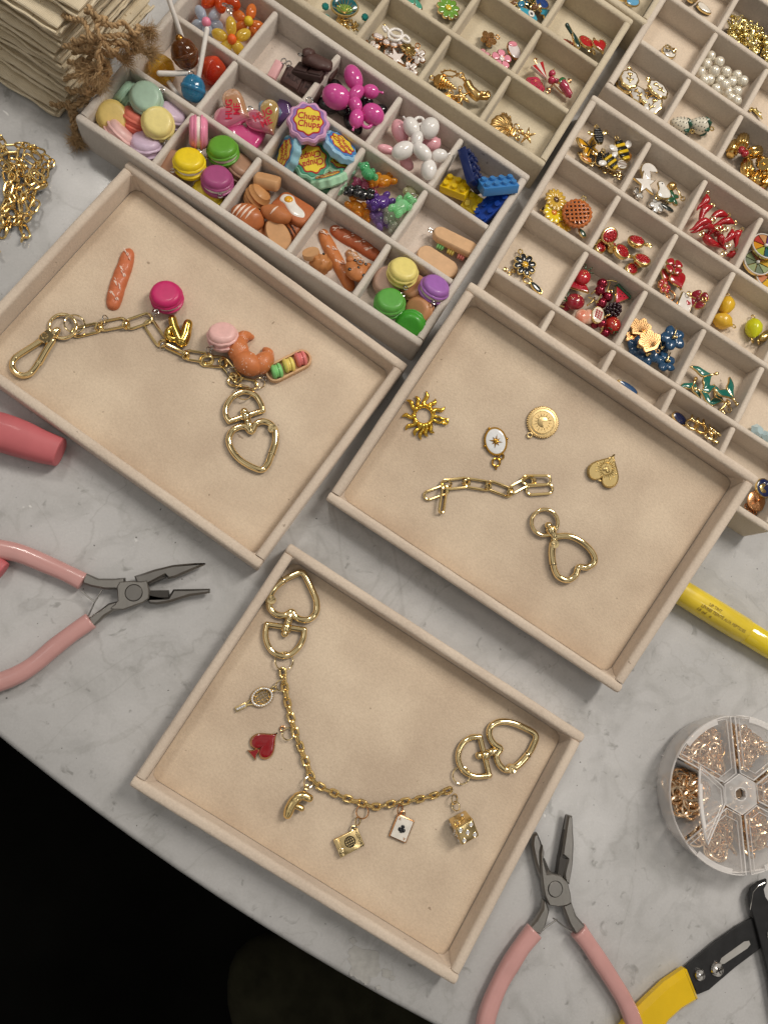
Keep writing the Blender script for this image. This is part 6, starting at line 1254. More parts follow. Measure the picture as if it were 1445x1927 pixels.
def seeds(pts, r, col, z=.0):
    def f(t, th):
        for (x, y) in pts: m = MB(); m.ell((x, y, th+.45+z), (r, r*.8, .25), n=8, m=5); m.obj('seed', enamel(col), t)
    return f
ROSEL = metal('#dcb07c', .26, 'light_rose_gold'); LG = metal('#e2c684', .2, 'light_gold')

# ---- sand box behind: front row ----
t = put('fan_pendant', 'teal and green enamel fan pendant above a small heap of gold chain', 'pendant', 648, 14, 6, 0, 18, 270, BX)
m = MB(); m.smooth = 40; m.prism(oval(7.2, 4.8, 32), 0, 1.6, .3); m.obj('metal_back', GOLD, t); TEAL = enamel('#14595e'); m = MB(); m.smooth = 60; m.dome(oval(6.6, 4.3, 32), 1.5, .8, 3); m.obj('enamel_face', TEAL, t)
m = MB(); m.smooth = 60; m.dome(mv(oval(4.2, 2.3, 24), 0, -1.6), 1.9, .75, 3); m.obj('green_fan', enamel('#7fae3c'), t)
for k in range(9): a = math.radians(20+140*k/8); m = MB(); m.tube([(0, -3.9, 2.2), (3.2*math.cos(a), -3.9+3.4*math.sin(a), 2.75), (6.0*math.cos(a), -3.9+6.6*math.sin(a), 2.2)], .16, 5); m.obj('rib', GOLD, t)
for x, y in ((-9.5, -1.2), (10.5, -3.5), (-8.8, -6.2)): m = MB(); m.smooth = 15; m.lathe([(1.4, 0), (1.9, .9), (1.2, 1.8), (.01, 1.8)], 8, (x, y, 0)); m.obj('teal_stone', gel('#1f8a86', .05, .6), t)
for k in range(46):
    x, y = random.gauss(0, 4.6), -4.6-abs(random.gauss(0, 2.4)); m = link_mesh(2.7, 2.0, .3); o = m.obj('chain_link', GOLD, t); o.matrix_local = m4(rot((0, 0, 1), random.uniform(0, 180))@rot((1, 0, 0), random.uniform(0, 80)), (x, y, random.uniform(.3, 2.2)-4))
m = MB(); m.tube([(3, -8, -3), (3.6, -10.4, -3), (3.2, -12.8, -3.4)], [.5, .35, .5], 7); m.obj('drop', GOLD, t)
WF = '#ddd3cb'
S5 = petals(5, 4.6, .5, 10, .7)
def stamen(t, th):
    for k in range(5): a = math.radians(72*k+36); m = MB(); m.tube([(0, 0, th+.5), (1.8*math.cos(a), 1.8*math.sin(a), th+.5)], .13, 5); m.obj('stamen', ROSE, t)
for (x, y, h, l) in ((700, 93, 4, 'white cherry blossom charm at the left of the white flower compartment'), (771, 133, 4, 'white cherry blossom charm at the front of the white flower compartment'), (735, 97, 2, 'white cherry blossom charm beneath the star'), (786, 108, 3, 'white blossom charm by the right divider'), (720, 80, 3, 'white blossom charm behind the others'), (752, 92, 2, 'white blossom charm under the treble clef'), (729, 112, 1, 'white blossom charm near the front wall')):
    enam(x, y, h, petals(5, 4.4, .5, 10, .7), WF, l, 'flower charm', 'blossom_charm', random.uniform(0, 72), random.uniform(5, 25), random.uniform(0, 360), ROSE, .88, loop=(0, 5.2), extra=stamen, group='white enamel blossom charms')
for k, (x, y, w_) in enumerate(((714, 70, 'topmost'), (727, 80, 'middle'), (741, 84, 'lower'), (709, 68, 'leftmost'), (752, 80, 'rightmost'))):
    t = put('bead_charm', 'white enamel bead charm rimmed in gold, %s of the row by the treble clef' % w_, 'bead charm', x, y, 7, 0, 15, 90, BX, 'white enamel bead charms'); m = MB(); m.smooth = 60; m.ell((0, 0, 0), (1.9, 1.9, 1.2)); m.obj('bead', enamel('#d9ccc8'), t); m = MB(); m.tube(ring_pts(1.95, 18), .3, 6, True); m.obj('gold_rim', ROSE, t)
enam(744, 111, 8, starp(5, 6.0, 2.5, 100), '#e6dbd4', 'white enamel five-pointed star charm edged in gold', 'star charm', 'star_charm', 10, 10, 0, ROSE, .84)
daisy(767, 95, 6, 4.4, 10, None, None, 'plain gold daisy charm between white flowers', 0, 20, 40, GOLD, w=2.0)
T = Trace(BX, 746, 65, 'treble_clef_charm', 'white enamel treble clef charm with a gold tip', 'music charm', None, 9); Z = zm(560, 0, 3.284)
cl = cat([T(a, b_, 9) for a, b_ in Z([(545, 195), (530, 175), (535, 160), (560, 185), (590, 220), (640, 225), (640, 195), (600, 180), (562, 200), (572, 240), (620, 250), (660, 220), (690, 245), (682, 262), (650, 250), (640, 225)])], 5, False)
m = MB(); m.smooth = 70; m.tube(cl, .85, 8, flat=(0, 0, 1)); m.obj('clef', enamel('#e8e2dc'), T.e); m = MB(); m.ell(T(*Z([(535, 160)])[0], 9), 1.1); m.obj('gold_tip', GOLD, T.e)
# gold shells
def conch(px, py, h, yaw, label, s=1.0, mat=GOLD):
    t = put('conch_charm', label, 'shell charm', px, py, h, yaw, 0, 0, BX, 'gold seashell charms'); m = MB(); m.smooth = 55; R90 = rot((0, 1, 0), 90); prof = []
    for k in range(7): r = s*(3.9*(1-k/7.5)); z = s*(-3.6+k*1.35); prof += [(r*.82, z), (r, z+.45*s), (r*.98, z+.8*s)]
    m.lathe([(s*1.0, -s*6.5), (s*2.8, -s*5)]+prof+[(.2, s*6.2)], 22, R=R90, wob=.05, k=5); m.obj('spiral_shell', mat, t); m = MB(); m.tube(ring_pts(1.15, 14, (-s*7.4, 0, 0)), .36, 7, True); m.obj('hanging_loop', mat, t); return t
OG = metal('#dfb878', .24, 'shell_gold')
conch(838, 158, 4, -20, 'ribbed gold conch shell charm at the left', 1.0, OG); conch(846, 187, 3, 160, 'small gold conch shell charm near the front wall', .75, OG)
def fanshell(px, py, h, yaw, R, label, tilt=0, az=0, mat=None):
    mat = mat or OG; t = put('scallop_charm', label, 'shell charm', px, py, h, yaw, tilt, az, BX, 'gold seashell charms'); rings = []; n = 60
    for k in range(7):
        q = k/6; ring = []
        for i in range(n): a = math.radians(-80+340*i/n) if False else 2*math.pi*i/n; rr = R*(1-.0*q)*(1-.16*max(0, -math.sin(a))**2)*(1+.03*math.cos(a*14)*(1-q)); zz = [.0, .9, 1.5, 2.1, 2.6, 2.9, 3.0][k]; f = [1, 1.0, .9, .72, .5, .25, .02][k]; cy = -R*.55*(1-f); ring.append((rr*f*math.cos(a), rr*f*math.sin(a)+cy, zz+(.28*math.cos(math.atan2(rr*math.sin(a)+R*.9, rr*math.cos(a))*22)*(0 if k in (0, 6) else 1))))
        rings.append(ring)
    m = MB(); m.smooth = 60; m.grid(rings); m.obj('ribbed_shell', mat, t); m = MB(); m.smooth = 50; m.box((0, -R*.95, 1), (R*.75, R*.35, 1.4), .4); m.obj('hinge', mat, t); m = MB(); m.tube(ring_pts(1.3, 14, (0, -R*1.25, 1)), .4, 7, True); m.obj('hanging_loop', mat, t); return t
fanshell(838, 190, 6, 150, 3.8, 'tiny gold scallop shell charm on top of the gold shells')
fanshell(944, 241, 5, 72, 6.4, 'large gold scallop shell charm in the near right compartment', 8, 270)
def starfish(px, py, h, R, label, yaw=0, mat=None, tilt=0, az=0):
    mat = mat or OG; t = put('starfish_charm', label, 'starfish charm', px, py, h, yaw, tilt, az, BX, 'gold starfish charms')
    m = MB(); m.smooth = 60
    for k in range(5): a = math.radians(72*k+90); m.tube([(0, 0, .9), (R*.5*math.cos(a), R*.5*math.sin(a), .9), (R*math.cos(a), R*math.sin(a), .6)], [R*.24, R*.17, R*.06], 8)
    m.obj('arms', mat, t)
    for k in range(5):
        for q in (.25, .5, .75): a = math.radians(72*k+90); mm = MB(); mm.ell((R*q*math.cos(a), R*q*math.sin(a), .9+R*.2*(1-q*.7)), .26, n=6, m=4); mm.obj('bump', mat, t)
    m = MB(); m.tube(ring_pts(1.0, 12, (R*.2, R*1.02, .8)), .32, 6, True); m.obj('hanging_loop', mat, t); return t
starfish(868, 184, 7, 4.6, 'gold starfish charm beside the conch shells', 20); starfish(992, 257, 5, 4.2, 'gold starfish charm next to the large scallop shell', 60, tilt=30, az=200)
T = Trace(BX, 894, 170, 'mermaid_charm', 'long gold mermaid tail charm in the shell compartment', 'mermaid charm', None, 6)
m = MB(); m.smooth = 65; m.tube(cat([T(870, 144, 7), T(878, 156, 7), T(886, 170, 7), T(900, 182, 7), T(915, 184, 6)], 5, False), [1.0]*5+[2.6]*6+[2.9]*5+[1.4]*5, 12); m.obj('tail', OG, T.e)
m = MB(); m.smooth = 60; m.ell(T(908, 176, 8), (2.6, 1.6, 1.4)); m.ell(T(918, 178, 6), (1.6, 2.6, 1.0)); m.obj('fin', OG, T.e); m = MB(); m.tube([T(868+5*math.cos(q), 142+5*math.sin(q), 8) for q in np.linspace(0, 6.28, 14, endpoint=False)], .45, 7, True); m.obj('hanging_loop', OG, T.e)
t = put('hoop_charm', 'round gold hoop charm with tiny beads above the conch shells', 'hoop charm', 846, 138, 6, 0, 30, 100, BX); m = MB(); m.tube(ring_pts(3.6, 24), .4, 7, True); m.obj('hoop', OG, t)
for k in range(9): m = MB(); m.ell((4.3*math.cos(k*.7), 4.3*math.sin(k*.7), 0), .55, n=8, m=5); m.obj('bead', OG, t)
t = put('hand_charm', 'gold hand charm with raised fingers behind the scallop shell', 'hand charm', 952, 222, 4, 10, 20, 90, BX); m = MB(); m.smooth = 60; m.ell((0, -1, 0), (2.7, 2.8, .8)); 
for k, (x, l) in enumerate(((-2.1, 2.6), (-1.0, 3.9), (0, 4.3), (1.1, 3.8), (2.4, 1.6))): m.tube([(x, .5, 0), (x*1.08, l, 0)], [.55, .42], 8)
m.obj('hand', OG, t)
jump_ring(972, 239, 5.5, BX, 'gold ring between the scallop shell and the starfish', 5, 20, 0, .4, OG); jump_ring(973, 259, 5, BX, 'small gold ring beside the hinge of the scallop shell', 4, 30, 0, .4, OG); jump_ring(982, 248, 4, BX, 'smallest gold ring touching the starfish charm', 4, 50, 60, .36, OG)
# middle row
daisy(842, 18, 3, 6.4, 9, '#6a9a3a', '#d8c22c', 'lime green enamel daisy charm with a yellow centre', 10, 6, 0, GOLD, w=3.3)
for (x, y, yy, l) in ((773, 6, 200, 'teal enamel butterfly charm near the top edge of the photo'), (786, -8, 30, 'green enamel leaf charm cut by the top edge')):
    enam(x, y, 3, petal(8, 4.2, 18, 0, -4), '#4a9a80', l, 'leaf charm', 'leaf_charm', yy, 8, 0, ROSE)
enam(784, 10, 3, petal(7, 3.8, 18, 0, -3), '#4a9a80', 'second teal wing-shaped enamel charm beside the butterfly', 'leaf charm', 'leaf_charm', -60, 8, 0, ROSE)
BR2 = metal('#bd915c', .3, 'matte_gold')
enam(918, 75, 3, petals(5, 4.6, .55, 10, .7), None, 'matte gold blossom charm with engraved petals', 'flower charm', 'blossom_charm', 20, 8, 0, BR2, loop=(5.6, .5), extra=lambda t, th: [MB().tube([(0, 0, th+.05), (3.6*math.cos(a), 3.6*math.sin(a), th+.02)], .14, 5).obj('engraved_line', ROSE, t) for a in np.radians(np.arange(0, 360, 36))])
enam(906, 106, 3, petals(5, 4.5, .5, 10, .7), '#d99aa4', 'pale pink cherry blossom charm lined in gold', 'flower charm', 'blossom_charm', 40, 14, 120, ROSE, .86, extra=stamen)
daisy(942, 114, 6, 5.6, 5, '#e08fa2', '#e8ddd6', 'bright pink five-petal flower charm with a pearl centre', 18, 6, 0, ROSE, w=4.6, sc=.9)
enam(965, 97, 4, oval(4.0, 5.2, 24), '#ddd3d2', 'oval white enamel charm with a pink top beside the pink flowers', 'charm', 'oval_charm', 20, 14, 0, ROSE, .88, extra=lambda t, th: MB().dome(mv(oval(2.8, 1.5, 18), 0, 3.0), th+.3, .4).obj('pink_spot', enamel('#d98a98'), t))
# rose, umbrella, cherries, shoe
t = put('rose_charm', 'raspberry pink enamel rose charm', 'flower charm', 1004, 165, 4, 0, 8, 0, BX); m = MB(); m.smooth = 40; m.prism(scal(5.6, 5, .06), 0, 1.4, .3); m.obj('metal_back', ROSE, t); m = MB(); m.smooth = 60; m.dome(scal(5.2, 5, .06), 1.4, .5); m.obj('enamel_face', enamel('#b5324f'), t)
for r in (1.0, 2.1, 3.3, 4.4): m = MB(); a0 = r*2; m.tube([(r*math.cos(a0+q)*(1+.08*math.cos(3*q)), r*math.sin(a0+q)*(1+.08*math.cos(3*q)), 1.95-.05*r) for q in np.linspace(0, 4.6, 16)], .15, 5); m.obj('petal_line', ROSE, t)
t = put('umbrella_charm', 'little red and white umbrella charm', 'umbrella charm', 1016, 136, 5, -55, 10, 0, BX); 
for k, cc in enumerate(('#b02a2c', '#e0d6cc', '#b02a2c', '#e0d6cc')): m = MB(); m.smooth = 50; a0, a1 = math.radians(60-30*k), math.radians(30-30*k); m.prism([(5.0-0, 0), (-4.2*math.cos(a0)*0-4, 4.6*math.sin(math.radians(60-40*k))), (-4, 4.6*math.sin(math.radians(60-40*(k+1))))], 0, 1.6, .1); m.obj('panel', enamel(cc), t)
m = MB(); m.tube([(5, 0, .8), (-6, 0, .8), (-7.2, .8, .8), (-6.6, 1.8, .8)], .4, 6); m.obj('shaft', ROSE, t)
CH = pr('cherry_lacquer', srgb('#8f1030'), .12, metal=.55, coat=.6)
for (x, y, h, l) in ((1038, 139, 5, 'upper dark pink cherry ball charm beside the umbrella'), (1037, 151, 5, 'lower dark pink cherry ball charm beside the umbrella')):
    t = put('cherry_charm', l, 'cherry charm', x, y, h, 0, 0, 0, BX, 'pink cherry ball charms'); m = MB(); m.smooth = 75; m.ell((0, 0, 0), 1.9); m.obj('cherry', enamel('#b5324f'), t); m = MB(); m.tube([(0, 1.6, .6), (1.4, 2.6, .8)], .25, 6); m.obj('stem', GOLD, t)
enam(1055, 154, 6, petal(5.4, 3.2, 16, 0, -2.7), '#2c6b3c', 'small green leaf charm on a gold stem', 'leaf charm', 'leaf_charm', 35, 8, 0, ROSE)
t = put('shoe_charm', 'dark pink enamel high-heeled shoe charm', 'shoe charm', 1057, 168, 3.5, -30, 20, 250, BX); m = MB(); m.smooth = 50; m.tube(cat([(-5, 1.2, 1), (-2, 1.6, 1.6), (2, .4, 1.4), (5.4, -1, .9)], 5, False), [1.2]*5+[2.2]*5+[1.9]*5+[.9], 12); m.obj('shoe', enamel('#a8354f'), t); m = MB(); m.tube([(-5, .6, .8), (-5.6, -2.4, .5)], .5, 7); m.tube([(5.6, -1.2, .3), (0, -1.6, .4), (-4.6, -.8, .4)], .4, 6); m.obj('heel_and_sole', ROSE, t)
jump_ring(1031, 171, 4.5, BX, 'small rose gold ring by the shoe charm', 3, 15, 0, .36, ROSE); jump_ring(1071, 152, 3.5, BX, 'tiny rose gold ring above the shoe charm', 5, 25, 0, .34, ROSE)
# red heart, strawberry
enam(1127, 90, 6, heart(9.4, 40), '#b0161c', 'red enamel heart charm with stitched gold edge', 'heart charm', 'heart_charm', 20, 12, 30, GOLD, .86, extra=lambda t, th: [MB().ell((x*.93, y*.93, th+.05), .24, n=6, m=4).obj('stitch', GOLD, t) for x, y in heart(9.4, 26)])
enam(1101, 82, 5, scal(4.6, 3, .05), '#b31d22', 'red enamel strawberry charm in the middle of the compartment', 'fruit charm', 'strawberry_charm', 0, 18, 60, GOLD, .88, extra=seeds([(0, 0), (1.6, 1.2), (-1.5, .9)], .3, '#e8c070'))
enam(1069, 88, 3, oval(5.2, 3.6, 24), '#b52226', 'red striped enamel shell charm half hidden by the divider', 'charm', 'oval_charm', -25, 16, 60, GOLD, .88, extra=lambda t, th: [MB().tube([(-3+1.5*k, -2.4, th+.4), (-2.2+1.5*k, 2.4, th+.4)], .2, 5).obj('stripe', ROSE, t) for k in range(5)])
enam(1081, 78, 7, petal(9.5, 3.4, 18, 0, -4.7), '#16382e', 'dark green enamel leaf charm pointing at the red strawberry', 'leaf charm', 'leaf_charm', -65, 14, 0, GOLD)
T = Trace(BX, 1072, 58, 'stem_charm', 'dark green stem with gold edge lying above the green leaf', 'stem charm', None, 7); m = MB(); m.smooth = 60; m.tube([T(1066, 47, 8), T(1072, 58, 8), T(1079, 70, 7)], [1.2, .9, .8], 10); m.obj('stem', enamel('#16382e'), T.e); m = MB(); m.tube([T(1069, 46, 8), T(1076, 58, 8), T(1082, 70, 7)], .35, 6); m.obj('gold_edge', GOLD, T.e)
for k, (x, y, w_) in enumerate(((1118, 76, 'above the red heart'), (1109, 94, 'below the strawberry'), (1051, 74, 'at the divider'), (1117, 98, 'left of the red heart tip'))): jump_ring(x, y, 4, BX, 'tiny gold ring %s' % w_, 5, random.uniform(10, 40), 0, .36, GOLD)
# evil eye heap
t = put('fish_charm', 'turquoise enamel fish charm with a white ring eye', 'fish charm', 991, 31, 6, -20, 12, 0, BX); m = MB(); m.smooth = 50; m.prism(petal(12, 6.5, 24, 0, -6), 0, 1.5, .3); m.obj('metal_back', GOLD, t); m = MB(); m.smooth = 60; m.dome(petal(11, 5.7, 24, 0, -5.5), 1.5, .7); m.obj('enamel_face', enamel('#3fa0b8'), t)
m = MB(); m.smooth = 60; m.tube(ring_pts(1.35, 18, (1.2, .4, 2.2)), .6, 8, True); m.obj('eye_ring', enamel('#e8e6e0'), t); m = MB(); m.ell((1.2, .4, 2.1), .8); m.obj('pupil', enamel('#12141c'), t)
enam(1017, 9, 5, oval(4.6, 3.2, 20), '#1d3f7c', 'navy enamel oval charm beside the turquoise fish', 'charm', 'oval_charm', 10, 14, 0, GOLD); enam(1022, 26, 3, starp(6, 5, 2.4), '#2f8fa8', 'blue and gold star charm right of the fish', 'star charm', 'star_charm', 10, 20, 0, GOLD)
for k in range(16):
    x, y = 958+random.random()*52, -6+random.random()*24; nm_, cc = random.choice((('teal', '#1f6f66'), ('dark green', '#2a5a34'), ('sea blue', '#2a7a9c'), ('bronze', '#7a5430')))
    t = put('drop_charm', '%s enamel drop charm, number of the heap above the fish' % nm_ if False else '%s enamel drop charm in the heap above the turquoise fish' % nm_, 'drop charm', x, y, 2+random.random()*4, random.uniform(0, 360), random.uniform(0, 40), random.uniform(0, 360), BX, 'enamel drops above the fish'); m = MB(); m.smooth = 50; m.ell((0, 0, 0), (2.6, 1.8, 1.0)); m.obj('drop', enamel(cc), t); m = MB(); m.tube([(2.75*math.cos(a), 1.95*math.sin(a), 0) for a in np.linspace(0, 6.283, 18, endpoint=False)], .3, 6, True); m.obj('gold_rim', GOLD, t)
for k, (x, y, yy) in enumerate(((1183, 6, 30), (1168, -4, 150), (1196, -6, 60))):
    enam(x, y, 6, petal(10, 6.5, 20, 0, -3), '#5f9fc4', ('light blue enamel wing charm at the corner of the far box', 'light blue enamel wing charm left of the corner', 'light blue enamel wing charm cut by the top edge')[k], 'butterfly charm', 'butterfly_charm', yy, 10, 0, GOLD, group='light blue butterfly wings')

# ---- right box: bees and flowers ----
def bee(px, py, h, yaw, label, s=1.0, black=False, tilt=0, az=0):
    t = put('bee_charm', label, 'bee charm', px, py, h, yaw, tilt, az, BX, 'enamel bee charms')
    for k in range(6): x = (k-2.5)*1.55*s; m = MB(); m.smooth = 60; w = s*2.9*math.sqrt(max(.1, 1-((k-2.5)/3.4)**2)); m.box((x, 0, .9), (1.5*s, 2*w, 1.8), .4); m.obj('stripe', enamel('#15130f') if (k % 2 or black) else enamel('#d9b41c'), t)
    for sy in (-1, 1): m = MB(); m.smooth = 60; m.prism(mv(petal(5*s, 3*s, 16, 0, 0), .6*s, sy*2.2*s, 1, sy*62), .8, 1.5, .2); m.obj('wing', GOLD if black else enamel('#dcd8d2'), t)
    m = MB(); m.smooth = 60; m.tube([(x*1.0, sy*2.9*s*math.sqrt(max(.1, 1-(x/5.6/s)**2)), .4) for sy, xs in ((1, np.linspace(-5*s, 5*s, 8)), (-1, np.linspace(5*s, -5*s, 8))) for x in xs], .35, 6, True); m.obj('gold_rim', GOLD, t)
    m = MB(); m.tube(ring_pts(1.0, 12, (6.2*s, 0, .9)), .32, 6, True); m.obj('hanging_loop', GOLD, t); return t
enam(1106, 281, 3, butterfly(13), '#d39a1a', 'orange and yellow enamel butterfly charm at the left of the bees', 'butterfly charm', 'butterfly_charm', 20, 14, 0, GOLD, extra=lambda t, th: [MB().tube([(0, 0, th+.5), (4.5*math.cos(a), 4.5*math.sin(a), th+.35)], .3, 5).obj('vein', enamel('#1a1410'), t) for a in (.3, .9, 2.2, 2.8, 3.9, 5.4)])
enam(1100, 300, 2, petal(8, 4, 16, 0, -4), '#d3831f', 'orange enamel wing charm under the butterfly', 'butterfly charm', 'wing_charm', 150, 10, 0, GOLD)
bee(1124, 258, 9, 100, 'slim black bee charm with gold wings at the top of the heap', .85, True); bee(1128, 300, 4, 70, 'dark bee charm half buried in the heap', .8, True); bee(1168, 285, 6, 115, 'yellow and black striped bee charm with white wings', 1.15, tilt=10, az=0); bee(1147, 306, 6, 130, 'yellow and black bee charm at the front of the heap', 1.0)
enam(1167, 312, 6, oval(3.6, 2.7, 20), '#cfcac2', 'round pale cage-patterned charm below the striped bee', 'charm', 'oval_charm', 20, 10, 0, GOLD, extra=lambda t, th: [MB().tube([(-2.6, k, th+.4), (2.6, k, th+.4)], .14, 5).obj('vein', ROSE, t) for k in (-1.2, -.4, .4, 1.2)]); enam(1180, 298, 3, petal(6, 3.4, 16, 0, -3), '#8a5a22', 'amber enamel leaf charm by the divider', 'leaf charm', 'leaf_charm', 70, 10, 0, GOLD)
for k, (x, y) in enumerate(((1098, 292), (1114, 305), (1136, 318), (1154, 322), (1162, 330))):
    t = put('gold_filigree_charm', 'small gold filigree charm at the bottom of the bee heap', 'filigree charm', x, y, 1.5, random.uniform(0, 180), 20, 90, BX, 'gold filigree bits under the bees'); m = MB(); [m.tube(ring_pts(1.2, 10, (2*math.cos(a), 2*math.sin(a), 0)), .35, 5, True) for a in (0, 2.1, 4.2)]; m.obj('filigree', GOLD, t)
# white star cell
enam(1219, 326, 4, moonp(5.4), '#ddd8d2', 'white enamel crescent moon charm behind the star', 'moon charm', 'moon_charm', -40, 8, 0, GOLD, .92); enam(1211, 347, 7, starp(5, 7.2, 3.0, 95), '#e6e0d8', 'large white enamel star charm edged in gold', 'star charm', 'star_charm', 0, 8, 0, GOLD, .88)
enam(1245, 361, 5, cat([(-3.4, -3.6), (2.6, -4.6), (4.2, -.6), (2.6, 2.4), (1.8, 5), (-1.4, 5.2), (-2.2, 1.6), (-4.6, -.8)], 4), '#e2ddd6', 'white enamel bird charm next to the star', 'bird charm', 'bird_charm', 20, 8, 0, GOLD, .9, extra=lambda t, th: MB().ell((.4, 3.6, th+.4), .35, n=8, m=5).obj('eye', enamel('#141414'), t))
t = put('gold_bead_charm', 'egg-shaped gold bead charm beside the white bird', 'bead charm', 1263, 351, 6, 30, 10, 0, BX); m = MB(); m.smooth = 75; m.ell((0, 0, 0), (2.9, 2.4, 2.2)); m.obj('bead', OG, t)
enam(1264, 375, 4, butterfly(8.5), '#24553a', 'dark green enamel butterfly charm at the front of the white star cell', 'butterfly charm', 'butterfly_charm', 75, 12, 0, GOLD)
T = Trace(BX, 1277, 362, 'key_charm', 'thin gold key charm by the right divider', 'key charm', None, 4); m = MB(); m.smooth = 60; m.tube([T(1270, 352, 5), T(1283, 373, 4)], .45, 7); m.tube([T(1284+4*math.cos(q), 374+4*math.sin(q), 4) for q in np.linspace(0, 6.28, 12, endpoint=False)], .35, 6, True); m.obj('key', GOLD, T.e)
enam(1232, 389, 2, petals(5, 4.6, .5), '#d6d4d0', 'white and black enamel flower charm at the very front', 'flower charm', 'blossom_charm', 0, 8, 0, SILV); enam(1250, 392, 3, petal(9, 3, 16, 0, -4), '#1a2320', 'black enamel leaf charm at the very front', 'leaf charm', 'leaf_charm', -20, 8, 0, SILV); enam(1198, 365, 3, petals(5, 3.6, .5), '#d9d6d0', 'small white blossom charm left of the star', 'flower charm', 'blossom_charm', 0, 18, 0, SILV)
jump_ring(1237, 371, 5, BX, 'gold ring hanging below the white bird charm', 6, 10, 0, .4); 
# peppers
def pepper(x0, y0, x1, y1, h, label, bend=.12):
    T = Trace(BX, (x0+x1)/2, (y0+y1)/2, 'chili_pepper_charm', label, 'pepper charm', 'red enamel chili pepper charms', h); a = T(x0, y0, h); b_ = T(x1, y1, h-1.2); d = b_-a; L = np.linalg.norm(d); nrm = np.cross(d/L, (0, 0, 1.0)); P = []; R = []
    for i in range(11): f = i/10; P.append(a+d*f+nrm*(math.sin(f*math.pi*1.6)*L*bend)); R.append(2.5*math.sin(math.pi*min(.5, .12+.5*f/.3*.76) if f < .3 else math.pi/2)*(1-.86*max(0, (f-.25)/.75)**1.2))
    m = MB(); m.smooth = 70; m.tube(P, R, 14); m.obj('pepper', enamel('#a8121c'), T.e); m = MB(); m.tube([p for p in ring_pts(1.0, 12, a-d/L*1.5, R=rot((1, 0, 0), random.uniform(0, 60)))], .36, 6, True); m.obj('hanging_loop', GOLD, T.e)
pk = [(928, 168, 860, 300, 9, 'red chili pepper charm standing against the left divider'), (968, 262, 836, 388, 11, 'red chili pepper charm with its loop towards the back wall'), (1095, 335, 905, 372, 9, 'red chili pepper charm lying across the middle of the heap'), (1150, 398, 970, 400, 7, 'red chili pepper charm below the crosswise one'), (985, 440, 790, 452, 10, 'red chili pepper charm reaching the front left corner'), (960, 392, 780, 440, 12, 'red chili pepper charm on top at the left'),
      (1060, 440, 890, 500, 6, 'red chili pepper charm in the lower middle of the heap'), (1140, 460, 1075, 585, 9, 'short red chili pepper charm pointing to the front'), (1215, 470, 1150, 590, 8, 'red chili pepper charm by the right divider'), (1055, 500, 1060, 590, 7, 'red chili pepper charm hanging straight down in the middle'), (900, 480, 1080, 640, 5, 'long red chili pepper charm along the front wall'), (1155, 640, 1100, 680, 4, 'red chili pepper charm in the front right corner'), (1000, 480, 1050, 510, 4, 'small red chili pepper charm under the others')]
for (a, b_, c, d, h, l) in pk: q = zm(1120, 330, 4.446)([(a, b_), (c, d)]); pepper(*q[0], *q[1], h, l, random.choice((-.10, .10, .13)))
for k, (a, b_) in enumerate(((985, 365), (1028, 440), (1088, 448), (886, 490), (1110, 588), (1070, 655))): q = zm(1120, 330, 4.446)([(a, b_)])[0]; jump_ring(*q, 4.3, BX, 'gold loop of a buried pepper charm, %s' % ('at the back', 'in the middle', 'right of the middle', 'large, at the left front', 'at the right', 'nearest the front wall')[k], 13-k, 10, 0, .42)
# pie cell
daisy(1044, 378, 5, 6.2, 14, '#c8a23c', '#5a3a1c', 'sunflower charm with a dark brown centre', 0, 8, 0, GOLD, w=2.2); daisy(1040, 402, 4, 6.0, 10, '#dfc21a', '#d9862c', 'yellow enamel flower charm with an orange centre', 0, 8, 0, GOLD, w=3.2)
daisy(1058, 423, 2, 5.0, 10, '#d8a92c', '#c8902c', 'small golden flower charm against the front divider', 0, 8, 0, GOLD, w=2.4)
enam(1023, 394, 2, petal(7, 3, 16, 0, -3), '#1c1a16', 'black leaf charm at the left wall beside the sunflower', 'leaf charm', 'leaf_charm', 30, 8, 0, GOLD); enam(1093, 440, 2, petal(6, 3, 16, 0, -3), '#2a4a3a', 'dark green leaf charm below the pie', 'leaf charm', 'leaf_charm', -50, 8, 0, GOLD)
t = put('pie_charm', 'orange-brown lattice pie charm with crimped edge', 'pie charm', 1084, 404, 7, 5, 8, 200, BX); PIE = enamel('#b5642c'); m = MB(); m.smooth = 50; m.prism(scal(7.6, 20, .035, 120), 0, 2.0, .5); m.obj('crust', PIE, t); m = MB(); m.smooth = 50; m.lathe([(6.1, 1.9), (6.1, 2.1), (.01, 2.1)], 32); m.obj('filling', enamel('#2a1a12'), t)
for k in (-4.2, -2.1, 0, 2.1, 4.2): e = math.sqrt(6.3**2-k*k); m = MB(); m.smooth = 40; m.box((k, 0, 2.35), (1.1, 2*e, .7), .25); m.obj('lattice_strip', PIE, t); m = MB(); m.smooth = 40; m.box((0, k, 2.5), (2*e, 1.1, .7), .25); m.obj('lattice_strip', PIE, t)
m = MB(); m.tube(ring_pts(1.2, 14, (4.4, 7.8, 1)), .36, 7, True); m.obj('hanging_loop', GOLD, t)
